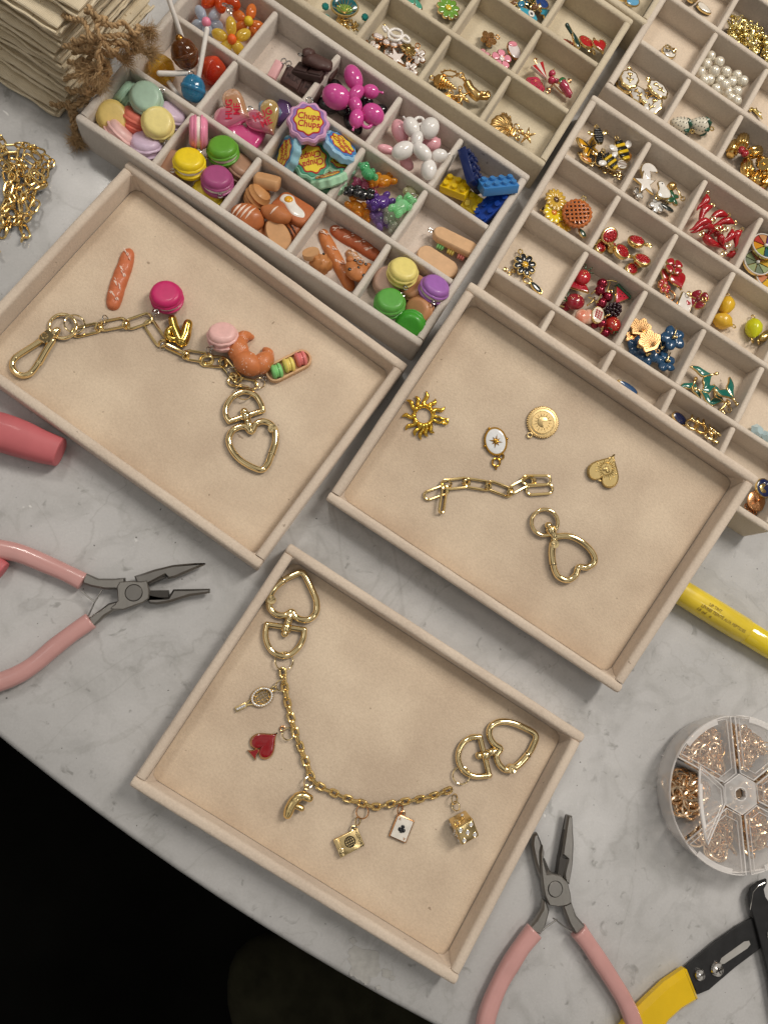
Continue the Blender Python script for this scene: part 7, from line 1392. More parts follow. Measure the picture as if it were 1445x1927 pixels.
# pomegranates
def pom(px, py, h, yaw, label, s=1.0, tilt=0, az=0):
    t = put('pomegranate_charm', label, 'pomegranate charm', px, py, h, yaw, tilt, az, BX, 'gold pomegranate charms'); m = MB(); m.smooth = 60; o = oval(4.6*s, 3.9*s, 28); m.grid([[(x*.6, y*.6, -2.2) for x, y in o], [(x*.92, y*.92, -1.2) for x, y in o], [(x, y, .2) for x, y in o], [(x*.97, y*.97, 1.0) for x, y in o], [(x*.86, y*.86, 1.2) for x, y in o]]); m.obj('shell', LG, t)
    m = MB(); m.smooth = 60; m.dome(oval(3.9*s, 3.2*s, 26), 1.15, .6); m.obj('red_face', enamel('#a3161c'), t)
    for (x, y) in ((0, 0), (1.5, .6), (-1.5, .5), (.8, -1.3), (-.8, -1.3), (.2, 1.5), (2.5, -.5), (-2.6, -.4), (-1.4, 1.7), (1.7, 1.7)): m = MB(); m.smooth = 60; m.ell((x*s, y*s, 1.7), (.62*s, .5*s, .5)); m.obj('seed', enamel('#b81c26'), t)
    m = MB(); m.smooth = 50; m.tube([(4.5*s, 0, 0), (6.0*s, 0, 0)], [.7, 1.1], 8); m.tube(ring_pts(1.0, 12, (7.4*s, 0, 0)), .36, 6, True); m.obj('crown', LG, t); return t
for a in ((1145, 444, 6, 210, 'pomegranate charm at the back left of its compartment', 1.05, 20, 280), (1196, 455, 5, -15, 'pomegranate charm nearest the back wall, its crown to the right', 1.0, 22, 90), (1168, 474, 7, 160, 'pomegranate charm in the middle, standing upright', 1.0, 14, 0), (1207, 490, 5, 160, 'pomegranate charm at the right divider', 1.0, 18, 90), (1128, 466, 2, 60, 'pomegranate charm half hidden at the left divider', .8, 10, 0), (1187, 507, 1, 30, 'pomegranate charm sunk at the front wall', .85, 10, 0), (1150, 466, 2, 100, 'gold back of a pomegranate charm under the others', .7, 60, 0)): pom(*a)
# black daisy cell
daisy(986, 500, 1.5, 6.2, 8, '#14161a', '#d9a92c', 'black enamel daisy charm with a yellow centre and gold outline', 10, 3, 0, LG, loop=97, w=3.4)
jump_ring(992, 527, 8, BX, 'gold ring lying on the divider edge below the black daisy', 2, 20, 90, .5, LG); enam(1005, 541, 1, petal(9, 3.4, 16, 0, -4), '#1a2a2c', 'black leaf charm half hidden behind the divider', 'leaf charm', 'leaf_charm', -40, 8, 0, LG)
for k, (x, y) in enumerate(((951, 507), (965, 510), (958, 515))): jump_ring(x, y, 3.6, BX, 'tiny gold ring %s of the black daisy' % ('far left', 'just left', 'lower left')[k], 2, 30, 60*k, .4, LG)
# berries cell
def berry(px, py, h, R, label, col='#a3142a', n=1, yaw=0):
    t = put('strawberry_charm', label, 'fruit charm', px, py, h, yaw, 15, 90, BX, 'red enamel fruit charms'); m = MB(); m.smooth = 60; m.ell((0, 0, 0), (R, R*.85, R*.7), n=18, m=12); m.obj('fruit', enamel(col), t)
    for k in range(5): a = math.radians(60*k-120+90); m = MB(); m.smooth = 50; m.tube([(-R*.75, 0, .4), (-R*.75+R*.8*math.cos(a), R*.8*math.sin(a), R*.5)], [.6, .25], 6); m.obj('leaf', enamel('#2a4f2c'), t)
    for k in range(10): a = random.uniform(0, 6.3); q = random.uniform(.1, .7); m = MB(); m.ell((R*q*math.cos(a), R*.85*q*math.sin(a), R*.7*math.sqrt(1-q*q)+.02), .24, n=6, m=4); m.obj('seed', GOLD, t)
berry(1096, 522, 6, 4.6, 'strawberry charm with a green calyx at the back left of the berry cell', '#b3202a', yaw=240); berry(1081, 568, 6, 5.0, 'dark strawberry charm at the left of the berry cell', '#8f1226', yaw=0); berry(1152, 612, 4, 5.0, 'tall red strawberry charm near the front right of the berry cell', '#a8241c', yaw=90)
enam(1087, 548, 5, [(5.4*math.cos(a), 5.4*math.sin(a)) for a in np.linspace(0, math.pi, 16)], '#a8182a', 'half-round red melon charm with seeds, left in the berry cell', 'fruit charm', 'melon_charm', -15, 12, 90, LG, .88, extra=seeds([(0, 2), (2, 2.2), (-2, 2.2), (.8, 3.6), (-1, 3.7)], .4, '#d05a5a'), c=(0, 2.3))
def wslice(t, th): m = MB(); m.smooth = 40; m.prism([(-5.4, 3.2), (5.4, 3.2), (4.6, 5.0), (-4.6, 5.0)], .1, th+.7, .2); m.obj('rind', enamel('#2a4f3c'), t); seeds([(0, 0), (1.6, 1.6), (-1.6, 1.6), (0, 2)], .4, '#1c1210')(t, th)
enam(1163, 560, 4, [(-5, 4), (5, 4), (0, -5.4)], '#b3273a', 'triangular watermelon slice charm at the right divider', 'fruit charm', 'watermelon_charm', -35, 12, 0, LG, .9, extra=wslice, c=(0, 0))
RB = pr('ruby_bead', srgb('#8a0d2e'), .1, metal=.7, coat=.5)
for k, (x, y, h, w_) in enumerate(((1132, 534, 6, 'topmost'), (1128, 547, 7, 'second from the top'), (1142, 559, 6, 'third, at the right'), (1131, 571, 6, 'fourth from the top'), (1132, 609, 6, 'just above the front wall'), (1138, 627, 4, 'touching the front wall'), (1066, 577, 3, 'by the left divider'), (1119, 610, 3, 'under the peach'))):
    t = put('cherry_charm', 'metallic ruby cherry bead charm, %s' % w_, 'cherry charm', x, y, h, random.uniform(0, 360), 0, 0, BX, 'metallic ruby cherry charms'); m = MB(); m.smooth = 75; m.ell((0, 0, 0), 2.7 if k < 4 else 2.3); m.obj('cherry', RB, t); m = MB(); m.tube([(0, 2, 1), (1.5, 4.6, 1.4), (3.4, 6.8, .8)], .35, 6); m.obj('stem', LG, t)
t = put('blackberry_charm', 'dark blackberry charm made of many tiny beads', 'fruit charm', 1153, 584, 5, 40, 10, 0, BX); BBM = enamel('#2a0f1c')
for k in range(46): z = 1-2*(k+.5)/46; r = math.sqrt(1-z*z); a = k*2.4; m = MB(); m.smooth = 60; m.ell((4.4*z, 3.2*r*math.cos(a), 3.0*r*math.sin(a)), .95, n=8, m=6); m.obj('drupelet', BBM, t)
peach = pr('peach_enamel', srgb('#dda58c'), .2, coat=.5); noisy(peach, srgb('#e6c9b2'), 160, .05, 0, hue=srgb('#d2603f'))
t = put('peach_charm', 'shiny pale peach charm blushed with orange', 'fruit charm', 1101, 596, 6, 10, 10, 0, BX); m = MB(); m.smooth = 70; m.ell((-1.9, 0, 0), (3.9, 4.0, 2.6), R=rot((0, 0, 1), 12)); m.obj('fruit', peach, t); m = MB(); m.smooth = 70; m.ell((2.0, 0, 0), (3.5, 3.8, 2.6), R=rot((0, 0, 1), -12)); m.obj('fruit_lobe', peach, t); m = MB(); m.smooth = 50; m.prism(petal(4.5, 2, 14, 25, 0), 1.4, 2.0, .15); m.obj('leaf', enamel('#3d5f3a'), t)
enam(1122, 594, 7, oval(3.6, 4.6, 24), '#e3d6c6', 'cut pomegranate charm with red seeds in a cream oval', 'fruit charm', 'pomegranate_charm', -20, 10, 0, LG, .9, extra=seeds([(x, y) for x in (-1.4, 0, 1.4) for y in (-1.8, -.6, .6, 1.8)], .65, '#a81c28'))
for k, (a0, a1) in enumerate((((1112, 553), (1128, 538)), ((1104, 575), (1118, 560)), ((1136, 596), (1148, 590)))): T = Trace(BX, *a0, 'gold_stem_charm', 'gold twig %s of the berry cell' % ('at the back', 'in the middle', 'at the right')[k], 'stem charm', None, 6); m = MB(); m.smooth = 60; m.tube([T(*a0, 6), T((a0[0]+a1[0])/2+3, (a0[1]+a1[1])/2, 7.5), T(*a1, 7)], [.5, .45, .5], 7); m.obj('twig', LG, T.e)
jump_ring(1148, 549, 4, BX, 'gold ring at the corner of the watermelon slice', 5, 20, 0, .4, LG)
# hearts and poppies cell
POP = enamel('#9c1220')
daisy(1266, 503, 6, 5.0, 4, '#9c1220', '#8a0f1c', 'dark red poppy charm on top of the red heart', 30, 10, 90, LG, w=5.2, name='poppy_charm', sc=.92)
enam(1274, 531, 4, heart(10.5, 40), '#a3121c', 'plain red enamel heart charm under the poppy', 'heart charm', 'heart_charm', 18, 8, 0, LG, .93)
enam(1250, 522, 3, heart(8, 36), '#a3141c', 'red enamel heart charm at the left divider', 'heart charm', 'heart_charm', -30, 8, 0, LG, .93)
daisy(1247, 540, 3, 4.0, 6, '#b0323a', '#c9a05c', 'small red flower charm with gold lines beside the divider', 0, 14, 0, ROSE, w=2.6)
jump_ring(1261, 556, 9, BX, 'large rose gold ring half behind the front divider', 2, 10, 0, .55, ROSE)
enam(1287, 571, 3, rrect(8.4, 9.5, .6), '#dfd8d0', 'white square card charm with a small red mark', 'card charm', 'card_charm', -28, 10, 0, LG, .9, extra=lambda t, th: MB().dome(mv(heart(3, 24), 1, 0), th+.4, .2).obj('red_mark', enamel('#a83038'), t))
daisy(1313, 565, 5, 5.2, 4, '#8f1226', '#7a0f1e', 'wine red poppy charm standing in the right corner', 10, 40, 180, LG, w=5.4, name='poppy_charm', sc=.92); jump_ring(1324, 563, 4, BX, 'pale gold loop beside the wine red poppy', 9, 10, 0, .38, LG); jump_ring(1296, 553, 4, BX, 'pale gold loop between the card and the poppy', 6, 20, 0, .36, LG)
for k in range(3): jump_ring(1240+9*k, 533+12*k, 3.4, BX, 'tiny rose gold loop %s' % ('beside the small red flower', 'between the small flower and the large ring', 'right of the large rose gold ring')[k], 4, 30, 0, .34, ROSE)
# rainbow cell
def fan(px, py, h, label, cols, R=7.6, yaw=0):
    t = put('umbrella_disc_charm', label, 'disc charm', px, py, h, yaw, 8, 90, BX, 'multicoloured fan disc charms'); m = MB(); m.smooth = 40; m.lathe([(R, 0), (R+.1, 1.4), (R-.5, 1.5), (R-.5, 1.1), (.01, 1.1)], 40); m.obj('disc', LG, t); n = len(cols)
    for k, c_ in enumerate(cols): a0 = 2*math.pi*k/n+.04; a1 = 2*math.pi*(k+1)/n-.04; m = MB(); m.smooth = 30; m.prism([(.8*math.cos((a0+a1)/2), .8*math.sin((a0+a1)/2))]+[((R-.8)*math.cos(a), (R-.8)*math.sin(a)) for a in np.linspace(a0, a1, 6)], 1.1, 1.6, .08); m.obj('panel', enamel(c_), t)
    m = MB(); m.smooth = 60; m.tube(ring_pts(R-.2, 40, (0, 0, 1.5)), .4, 6, True); m.obj('white_edge', enamel('#e6e2dc'), t); m = MB(); m.ell((0, 0, 1.9), 1.0); m.obj('hub', enamel('#dcd8d2'), t)
fan(1436, 466, 7, 'multicoloured wheel charm with green, purple and yellow panels', ['#2f6b3a', '#5c3a7a', '#b9865a', '#a8342a', '#c98a1c', '#9aa83a', '#22545c', '#3f8a3a'], yaw=-20)
fan(1421, 497, 4, 'wheel charm with orange and pin-striped grey panels', ['#c9805c', '#c9805c', '#8f9a72', '#6f7a66', '#8f9a72', '#6f7a66', '#8f9a72', '#c9a03c'], yaw=20); fan(1443, 524, 3, 'wheel charm in orange and gold at the front', ['#c9805c', '#c98a1c', '#c9805c', '#d9a82c', '#c9805c', '#b9982c'], yaw=40)
# lemons
def lemon(px, py, h, yaw, c_, label, s=1.0):
    t = put('lemon_charm', label, 'lemon charm', px, py, h, yaw, 12, 60, BX, 'yellow lemon charms'); m = MB(); m.smooth = 70; m.lathe([(.3, -6.0*s), (.9*s, -5.4*s), (2.6*s, -4*s), (3.9*s, -1.6*s), (4.1*s, .8*s), (3.2*s, 3.2*s), (1.3*s, 4.8*s), (.8*s, 5.6*s), (.1, 5.9*s)], 18, R=rot((0, 1, 0), 90), wob=.04, k=5); m.obj('lemon', clay(c_, .2, .2, 300), t); m = MB(); m.tube(ring_pts(1.0, 12, (6.8*s, 0, 0)), .34, 6, True); m.obj('hanging_loop', LG, t)
lemon(1366, 574, 4, 68, '#dcb02c', 'upper egg yellow lemon charm at the left divider'); lemon(1359, 604, 4, -20, '#d9ad34', 'lower egg yellow lemon charm against the front divider', 1.0); lemon(1417, 617, 4, 78, '#c9cc1c', 'greenish yellow lemon charm in the middle of its cell', 1.05)
t = put('gold_fish_charm', 'gold and green fish charm at the photo edge', 'fish charm', 1441, 632, 4, 30, 12, 0, BX); m = MB(); m.smooth = 60; m.ell((0, 0, 0), (5.4, 2.8, 2.2)); m.obj('body', LG, t); m = MB(); m.smooth = 60; m.ell((2, .8, 1.6), (1.6, 1.0, .8)); m.obj('green_patch', enamel('#2f5a34'), t); m = MB(); m.ell((3.4, .6, 1.7), .7); m.obj('eye', enamel('#e0dcd4'), t)
for k, (x, y) in enumerate(((1415, 640), (1427, 643))): jump_ring(x, y, 4.2, BX, 'small gold loop below the green lemon, %s' % ('left', 'right')[k], 4, 40, 0, .45, LG)
# blue flowers
BLU = enamel('#1f4668')
def gleaf(px, py, h, yaw, R, label, mat=ROSEL):
    t = put('ginkgo_leaf_charm', label, 'leaf charm', px, py, h, yaw, 6, 90, BX, 'pale gold ginkgo leaf charms'); O = [(R*(1+.10*math.cos(7*a)-.25*math.exp(-((a-math.pi/2)/.25)**2))*math.cos(a), R*(1+.10*math.cos(7*a)-.25*math.exp(-((a-math.pi/2)/.25)**2))*math.sin(a)) for a in np.linspace(-.5, math.pi+.5, 40)]+[(-.6, -R*.75), (.6, -R*.75)]
    m = MB(); m.smooth = 40; m.prism(O, 0, .9, .15); m.obj('leaf', mat, t)
    for k in range(15): a = math.radians(-18+216*k/14); m = MB(); m.tube([(0, -R*.5, .9), (R*.86*math.cos(a), R*.86*math.sin(a), .92)], .16, 4); m.obj('vein', mat, t)
    m = MB(); m.tube(ring_pts(1.0, 12, (0, -R*.95, .5)), .34, 6, True); m.obj('hanging_loop', mat, t)
def bflower(px, py, h, yaw, label, R=6.2):
    t = put('blue_blossom_charm', label, 'flower charm', px, py, h, yaw, random.uniform(8, 22), random.uniform(0, 360), BX, 'deep blue blossom charms')
    for k in range(5): a = math.radians(72*k); m = MB(); m.smooth = 70; m.ell((R*.55*math.cos(a), R*.55*math.sin(a), 0), (R*.52, R*.44, 1.3), R=rot((0, 0, 1), 72*k), nz=.3, nsc=.5, seed=k+px); m.obj('petal', BLU, t)
    m = MB(); m.smooth = 60; m.tube([(0, 0, 1.6), (3.6, 3.2, 2.2)], .28, 6); m.ell((0, 0, 1.6), 1.0); m.ell((1.1, -.7, 1.4), .7); m.obj('gold_stamen', GOLD, t)
bflower(1199, 653, 3, 10, 'deep blue blossom charm at the left of its cell', 5.4); bflower(1216, 668, 4, 50, 'deep blue blossom charm under the large gold leaf'); bflower(1251, 681, 5, 20, 'deep blue blossom charm at the front of its cell', 5.6); bflower(1240, 656, 3, 70, 'deep blue blossom charm between leaf and back flower', 5); bflower(1265, 637, 8, 30, 'deep blue blossom charm with gold stamen at the back right', 6.4)
gleaf(1204, 618, 3, 10, 5.6, 'upper pale gold ginkgo leaf charm'); gleaf(1222, 644, 9, 35, 6.2, 'large pale gold ginkgo leaf charm lying on blue blossoms'); gleaf(1190, 636, 2, 150, 4.0, 'small pale gold leaf charm at the left divider')
# whale tails
def whale(px, py, h, yaw, label, s=1.0, tilt=10, az=90):
    t = put('whale_tail_charm', label, 'whale tail charm', px, py, h, yaw, tilt, az, BX, 'teal enamel whale tail charms'); mat = enamel('#17695c')
    for sx in (-1, 1):
        o = [(0, .2*s), (sx*2*s, 2.2*s), (sx*5*s, 3.2*s), (sx*8.8*s, 5.4*s), (sx*7.6*s, .6*s), (sx*4.2*s, -2.2*s), (sx*1.6*s, -4.2*s), (0, -5.4*s)]; oo = [(p[0], p[1]) for p in cat([(*p, 0) for p in o], 3)]
        m = MB(); m.smooth = 50; m.prism(oo, 0, 1.4, .3); m.obj('fluke_back', GOLD, t); m = MB(); m.smooth = 60; c_ = np.mean(oo, axis=0); m.dome([(c_[0]+(x-c_[0])*.84, c_[1]+(y-c_[1])*.84) for x, y in oo], 1.4, .4, 3); m.obj('fluke', mat, t)
    m = MB(); m.smooth = 60; m.tube([(0, -4.6*s, .9), (0, -8.2*s, .9)], .55, 8); m.ell((0, -9.2*s, .9), (1.0, 1.3, .8)); m.obj('stalk', GOLD, t)
whale(1299, 732, 3, 150, 'teal whale tail charm at the left divider', .7); whale(1345, 750, 2, 60, 'teal whale tail charm low in the front of the heap', .75); whale(1322, 711, 6, 108, 'teal whale tail charm at the back with its gold stalk to the right', .85); whale(1365, 737, 7, 35, 'teal whale tail charm stretching to the right', .9, 16, 40); whale(1328, 742, 8, 250, 'teal whale tail charm on top at the front', .7)
T = Trace(BX, 1363, 762, 'gold_hook_charm', 'gold hook charm with small rings in front of the whale tails', 'hook charm', None, 4); m = MB(); m.smooth = 60; m.tube([T(1368, 752, 5), T(1362, 764, 4), T(1352, 774, 4)], .6, 7); m.obj('hook', GOLD, T.e)
for k, (x, y) in enumerate(((1371, 771), (1369, 758), (1361, 776))): jump_ring(x, y, 4.5, BX, 'gold ring by the hook charm, %s' % ('lowest', 'highest', 'leftmost')[k], 4, 20*k, 0, .42)
# front row, half hidden by the propped tray
enam(1183, 733, 1, petal(13, 4, 20, 0, -8), '#2a4f7a', 'long blue enamel leaf charm hidden behind the propped tray', 'leaf charm', 'leaf_charm', -30, 8, 0, GOLD)
enam(1276, 789, 1, oval(5, 3, 24), '#1c2448', 'navy oval charm in the front row beside gold clips', 'charm', 'oval_charm', -30, 12, 0, GOLD)
for k, (x, y, w_) in enumerate(((1302, 799, 'with a round opening'), (1318, 806, 'bronze coloured, in the middle'), (1336, 818, 'with two prongs'), (1348, 824, 'ring shaped, at the right'))):
    t = put('gold_clip_charm', 'gold clip charm in the front row, %s' % w_, 'clip charm', x, y, 6, -30+20*k, 20, 90, BX, 'gold clips in the front row'); m = MB(); m.smooth = 60; m.tube(ring_pts(3.0, 20), .7, 8, True); m.obj('ring', (GOLD, ANT, PALE, GOLD)[k], t)
    for q in (-1.4, 1.4): m = MB(); m.smooth = 60; m.tube([(q, 2.4, .4), (q*1.2, 5.4, .6)], [.9, .5], 8); m.obj('prong', (GOLD, ANT, PALE, GOLD)[k], t)
t = put('blue_stone_charm', 'pale blue faceted stone charm near the photo edge', 'stone charm', 1423, 812, 3, 20, 10, 0, BX); m = MB(); m.smooth = 15; m.lathe([(2.4, -2), (4.2, 0), (2.2, 2.4), (.01, 2.4)], 6); m.obj('stone', gel('#bcd3d8', .08, .4), t)
t = put('blue_stone_charm', 'second pale blue stone charm cut by the right photo edge', 'stone charm', 1442, 822, 3, 50, 10, 0, BX); m = MB(); m.smooth = 15; m.lathe([(2.4, -2), (3.6, 0), (1.8, 2.2), (.01, 2.2)], 6); m.obj('stone', gel('#bcd3d8', .08, .4), t)
enam(1434, 919, 6, circle(5.0, 30), '#141f4a', 'navy enamel coin charm with a gold crescent', 'coin charm', 'coin_charm', 0, 8, 0, LG, .9, extra=lambda t, th: [MB().dome(mv(moonp(2.4), -1, -.3), th+.3, .4).obj('crescent', LG, t)]+[MB().ell((2.4*math.cos(a), 2.4*math.sin(a), th+.4), .35, n=6, m=4).obj('star', GEM, t) for a in (0, .8, 1.6)])
t = put('sunray_coin_charm', 'rose gold coin charm with engraved sun rays', 'coin charm', 1421, 943, 6, 0, 8, 0, BX); m = MB(); m.smooth = 40; m.lathe([(5.2, 0), (5.3, .8), (5.0, 1.0), (.01, .9)], 36); m.obj('disc', ROSE, t)
for k in range(28): a = 2*math.pi*k/28; m = MB(); m.tube([(.6*math.cos(a), .6*math.sin(a), 1.0), (4.8*math.cos(a), 4.8*math.sin(a), 1.0)], .13, 4); m.obj('ray', ROSE, t)
for k, (x, y) in enumerate(((1408, 958), (1424, 964), (1436, 960), (1416, 972), (1430, 976))):
    t = put('lace_charm', 'rose gold lace charm under the sun ray coin', 'filigree charm', x, y, 2, 0, 20, 60*k, BX, 'rose gold lace charms'); m = MB(); [m.tube(ring_pts(1.3, 10, (2.1*math.cos(a), 2.1*math.sin(a), 0)), .3, 5, True) for a in np.arange(0, 6.2, 1.26)]; m.obj('filigree', ROSE, t)

# ---- upper right box ----
PRL = pr('pearl', srgb('#ece4d2'), .2, metal=.35, coat=.8, spec=.8)
pp = [(253, 490), (328, 540), (215, 560), (168, 628), (288, 620), (385, 628), (480, 655), (532, 705), (240, 695), (335, 700), (375, 735), (435, 715), (482, 795), (300, 775), (400, 800), (478, 875), (200, 700), (430, 850), (340, 775)]
for k, (a, b_) in enumerate(pp):
    x, y = zm(1280, 0, 4.588)([(a, b_)])[0]; t = put('pearl_charm', 'round white pearl charm in the heap of pearls', 'pearl', x, y, 5+(3 if k in (4, 7, 10, 12, 15) else 0), 0, 0, 0, BX, 'white pearl charms'); m = MB(); m.smooth = 75; m.ell((0, 0, 0), 2.95+.35*((k*7) % 3)/3, n=20, m=12); m.obj('pearl', PRL, t); m = MB(); m.tube(ring_pts(.7, 10, (2.6, 1.6, -1.6)), .25, 5, True); m.obj('eye_loop', GOLD, t)
def cameo(px, py, h, yaw, label, s=1.0, tilt=10, az=90):
    t = put('flower_cameo_charm', label, 'cameo charm', px, py, h, yaw, tilt, az, BX, 'white and gold flower cameo charms'); o = scal(1, 8, .045, 64); o = [(x*5.2*s, y*6.6*s) for x, y in o]; m = MB(); m.smooth = 50; m.prism(o, 0, 1.6, .4); m.obj('frame', GOLD, t); m = MB(); m.smooth = 60; m.dome([(x*.82, y*.82) for x, y in o], 1.6, .3, 3); m.obj('enamel_field', enamel('#e0dbd3'), t)
    m = MB(); m.smooth = 60; m.tube([(0, -3.8*s, 2.1), (.3, -1, 2.2), (0, 1.5*s, 2.2)], .3, 6); m.tube([(0, -2.4*s, 2.1), (1.8*s, -.8*s, 2.1)], .4, 6); m.tube([(0, -2.4*s, 2.1), (-1.8*s, -.6*s, 2.1)], .4, 6); m.obj('stalk', GOLD, t)
    for k in (-30, 0, 30): m = MB(); m.smooth = 60; m.dome(mv(petal(2.6*s, 1.3*s, 12, 90+k, 0), 0, 1.2*s), 1.9, .6, 2); m.obj('tulip_petal', GOLD, t)
    m = MB(); m.tube(ring_pts(1.1, 12, (0, 7.6*s, .8)), .4, 6, True); m.obj('hanging_loop', GOLD, t)
cameo(1199, 180, 2, 40, 'flower cameo charm low in the middle of the heap', .8, 12, 200); cameo(1174, 166, 1, 60, 'flower cameo charm under the left one', .8); cameo(1214, 186, 3, -20, 'flower cameo charm near the front wall', .8, 14); cameo(1182, 152, 6, -10, 'flower cameo charm at the left of the heap, tulip upright', 1.0, 12, 110); cameo(1235, 171, 7, 40, 'largest flower cameo charm at the right of the heap', 1.0, 12, 60); cameo(1226, 201, 5, -30, 'flower cameo charm lying against the divider', .95, 20, 180)
def wstraw(px, py, h, yaw, label):
    t = put('white_strawberry_charm', label, 'strawberry charm', px, py, h, yaw, 0, 0, BX, 'white strawberry charms with green caps'); m = MB(); m.smooth = 70; R90 = rot((0, 1, 0), 90); m.lathe([(.3, -6), (1.6, -5.2), (3.2, -2.6), (4.2, .4), (4.2, 2.2), (3.2, 4), (1.6, 4.6), (.1, 4.8)], 22, R=R90); m.obj('fruit', clay('#d8d2c0', .25, .05), t)
    for r_, z_, n_ in ((1.7, -4.9, 6), (2.7, -3.4, 9), (3.5, -1.8, 11), (4.05, -.2, 12), (4.25, 1.4, 12)):
        for k in range(n_): a = 2*math.pi*(k+(.5 if n_ in (9, 12) else 0))/n_; p = R90@np.array([r_*math.cos(a), r_*math.sin(a), z_]); m = MB(); m.ell(p, .33, n=6, m=4); m.obj('seed', enamel('#3a3428'), t) if p[2] > -1 else None
    for k in range(6): a = 2*math.pi*k/6; p0 = R90@np.array([.5*math.cos(a), .5*math.sin(a), 5.2]); p1 = R90@np.array([3.4*math.cos(a), 3.4*math.sin(a), 3.9]); p2 = R90@np.array([4.6*math.cos(a), 4.6*math.sin(a), 2.2]); m = MB(); m.smooth = 60; m.tube([p0, p1, p2], [.9, 1.3, .4], 7); m.obj('leaf', enamel('#1f4f3c'), t)
    m = MB(); m.smooth = 60; m.ell(R90@np.array([0, 0, 5.6]), 1.0); m.tube(ring_pts(1.1, 12, R90@np.array([0, 0, 7.4])), .4, 6, True); m.obj('gold_cap', GOLD, t)
wstraw(1279, 236, 4.5, -20, 'white strawberry charm with green cap, left of the pair'); wstraw(1315, 236, 4.8, -8, 'white strawberry charm with green cap, right of the pair')
def lipstick(px, py, h, yaw, label, tilt=0, az=0, open_=True, s=1.0):
    t = put('lipstick_charm', label, 'lipstick charm', px, py, h, yaw, tilt, az, BX, 'gold lipstick charms'); R90 = rot((0, 1, 0), 90); n = 72; LM = metal('#e2bf78', .18, 'lipstick_gold')
    def fl(r, z0, z1, k=12):
        rings = []
        for z in (z0, z0+.3, z1-.3, z1): rings.append([R90@np.array([(r*(1+.06*math.cos(k*2*math.pi*i/n))-(.3 if z in (z0, z1) else 0))*math.cos(2*math.pi*i/n), (r*(1+.06*math.cos(k*2*math.pi*i/n))-(.3 if z in (z0, z1) else 0))*math.sin(2*math.pi*i/n), z]) for i in range(n)])
        return rings
    m = MB(); m.smooth = 40; m.grid(fl(3.1*s, -5.5*s, 1.5*s)); m.obj('case', LM, t); m = MB(); m.smooth = 40; m.lathe([(2.2*s, 1.4*s), (2.2*s, 3.6*s), (1.9*s, 3.8*s)], 20, R=R90); m.obj('collar', LM, t)
    if open_: m = MB(); m.smooth = 60; m.lathe([(1.7*s, 3.5*s), (1.7*s, 5.2*s), (1.2*s, 6.4*s), (.3*s, 6.9*s)], 16, R=R90); m.obj('colour_bullet', enamel('#a01c2c'), t)
    m = MB(); m.tube(ring_pts(1.0, 12, (-6.6*s, 0, 0)), .36, 6, True); m.obj('hanging_loop', LM, t)
q = zm(1280, 0, 4.588)
for (a, b_, h, yw, tl, az, op, l) in ((450, 1300, 3, 240, 0, 0, 0, 'lipstick charm lying at the left divider'), (530, 1245, 7, 250, 12, 70, 1, 'lipstick charm upright at the back with its red tip down'), (610, 1320, 7, 200, 8, 0, 1, 'lipstick charm lying crosswise with its red tip to the left'), (570, 1430, 6, 80, 14, 90, 0, 'closed lipstick charm in the middle of the heap'), (700, 1400, 7, 70, 40, 80, 0, 'closed lipstick charm showing its flat round end'), (650, 1530, 5, 60, 14, 90, 0, 'closed lipstick charm at the front wall'), (735, 1500, 4, 200, 0, 0, 0, 'closed lipstick charm lying on its side near the photo edge'), (730, 1600, 4, 230, 0, 0, 1, 'lipstick charm with a dark red tip in the front corner')):
    x, y = q([(a, b_)])[0]; lipstick(x, y, h, yw, l, tl, az, op)
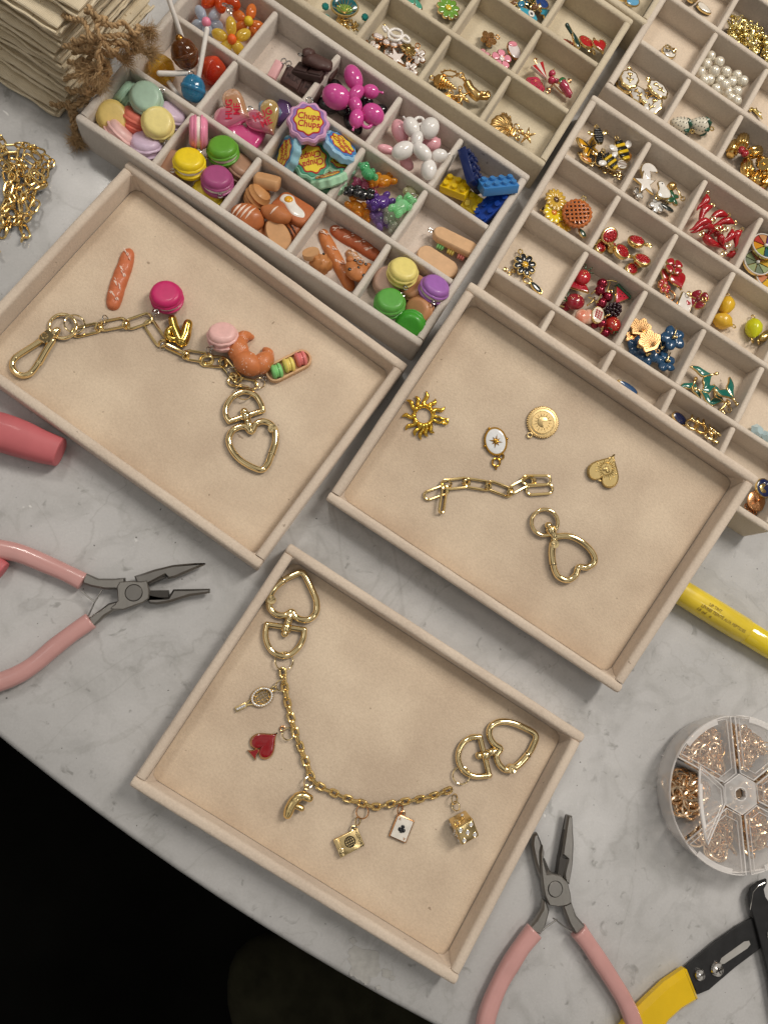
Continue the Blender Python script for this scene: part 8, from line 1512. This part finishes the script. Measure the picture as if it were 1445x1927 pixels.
# clip cell, chain heap
enam(1256, 100, 1, oval(4.6, 3.8, 24), '#dcd6cc', 'round white enamel charm half behind the divider', 'charm', 'oval_charm', 0, 8, 0, GOLD); jump_ring(1256, 88, 4.6, BX, 'gold ring on the round white charm', 5, 20, 90, .5); jump_ring(1259, 91, 4.4, BX, 'second gold ring on the round white charm', 4, 40, 90, .5); jump_ring(1268, 95, 3.4, BX, 'small gold ring right of the round white charm', 3, 20, 0, .5)
enam(1322, 18, 1, petal(10, 5, 20, 0, -5), '#ddd6ca', 'white enamel leaf charm near the top of the photo', 'leaf charm', 'leaf_charm', 150, 4, 0, GOLD); enam(1300, -2, 2, oval(4, 3), None, 'plain gold oval charm at the top edge of the photo', 'charm', 'oval_charm', 20, 8, 0, GOLD)
HG = metal('#e8d590', .14, 'heap_gold')
for k in range(64):
    x = 1372+random.random()*88; y0 = 22+(x-1372)*.62; y = y0+random.random()*48+(6 if x < 1395 else 0); kind = k % 4; h = 1.5+random.random()*8
    if kind == 0: t = put('gold_leaf_charm', 'shiny gold leaf charm in the heap at the upper right', 'leaf charm', x, y, h, random.uniform(0, 360), random.uniform(0, 70), random.uniform(0, 360), BX, 'shiny gold leaf charms in a heap'); m = MB(); m.smooth = 50; m.dome(petal(7, 3.4, 14, 0, -3), 0, .8, 3); m.obj('leaf', HG, t); m = MB(); m.tube(ring_pts(1.0, 10, (4.8, 0, 0)), .32, 5, True); m.obj('hanging_loop', HG, t)
    elif kind == 1: starfish(x, y, h, 3.6, 'shiny gold star charm in the heap at the upper right', random.uniform(0, 72), HG, random.uniform(0, 70), random.uniform(0, 360))['group'] = 'shiny gold star charms in a heap'
    elif kind == 2: t = put('gold_ring_charm', 'shiny gold link charm in the heap at the upper right', 'ring charm', x, y, h, random.uniform(0, 360), random.uniform(0, 80), random.uniform(0, 360), BX, 'shiny gold link charms in a heap'); m = MB(); m.smooth = 60; m.tube(stadium(5.4, 3.4), .55, 7, True); m.obj('link', HG, t)
    else: t = put('gold_drop_charm', 'shiny gold drop charm in the heap at the upper right', 'drop charm', x, y, h, random.uniform(0, 360), random.uniform(0, 80), random.uniform(0, 360), BX, 'shiny gold drop charms in a heap'); m = MB(); m.smooth = 60; m.ell((0, 0, 0), (2.8, 1.5, 1.4), nz=.3, nsc=.6, seed=k); m.obj('drop', HG, t); m = MB(); m.tube(ring_pts(.9, 10, (3.4, 0, 0)), .32, 5, True); m.obj('hanging_loop', HG, t)
t = put('gold_bird_charm', 'thin gold swallow charm alone in its compartment at the right edge', 'bird charm', 1421, 214, .6, -30, 6, 90, BX); m = MB(); m.smooth = 60; m.tube([(-4, 1.5, .5), (0, .4, .8), (4.6, -1.6, .5)], [.4, 1.1, .3], 8); m.tube([(0, .4, .8), (-1.5, 3.4, .6)], [.8, .2], 7); m.tube([(0, .4, .8), (2.6, 2.0, .6)], [.7, .2], 7); m.obj('bird', HG, t)
t = put('gold_bit_charm', 'tiny gold bead left of the swallow charm', 'bead', 1411, 208, .6, 0, 0, 0, BX); m = MB(); m.ell((0, 0, .3), .9); m.obj('bead', HG, t)
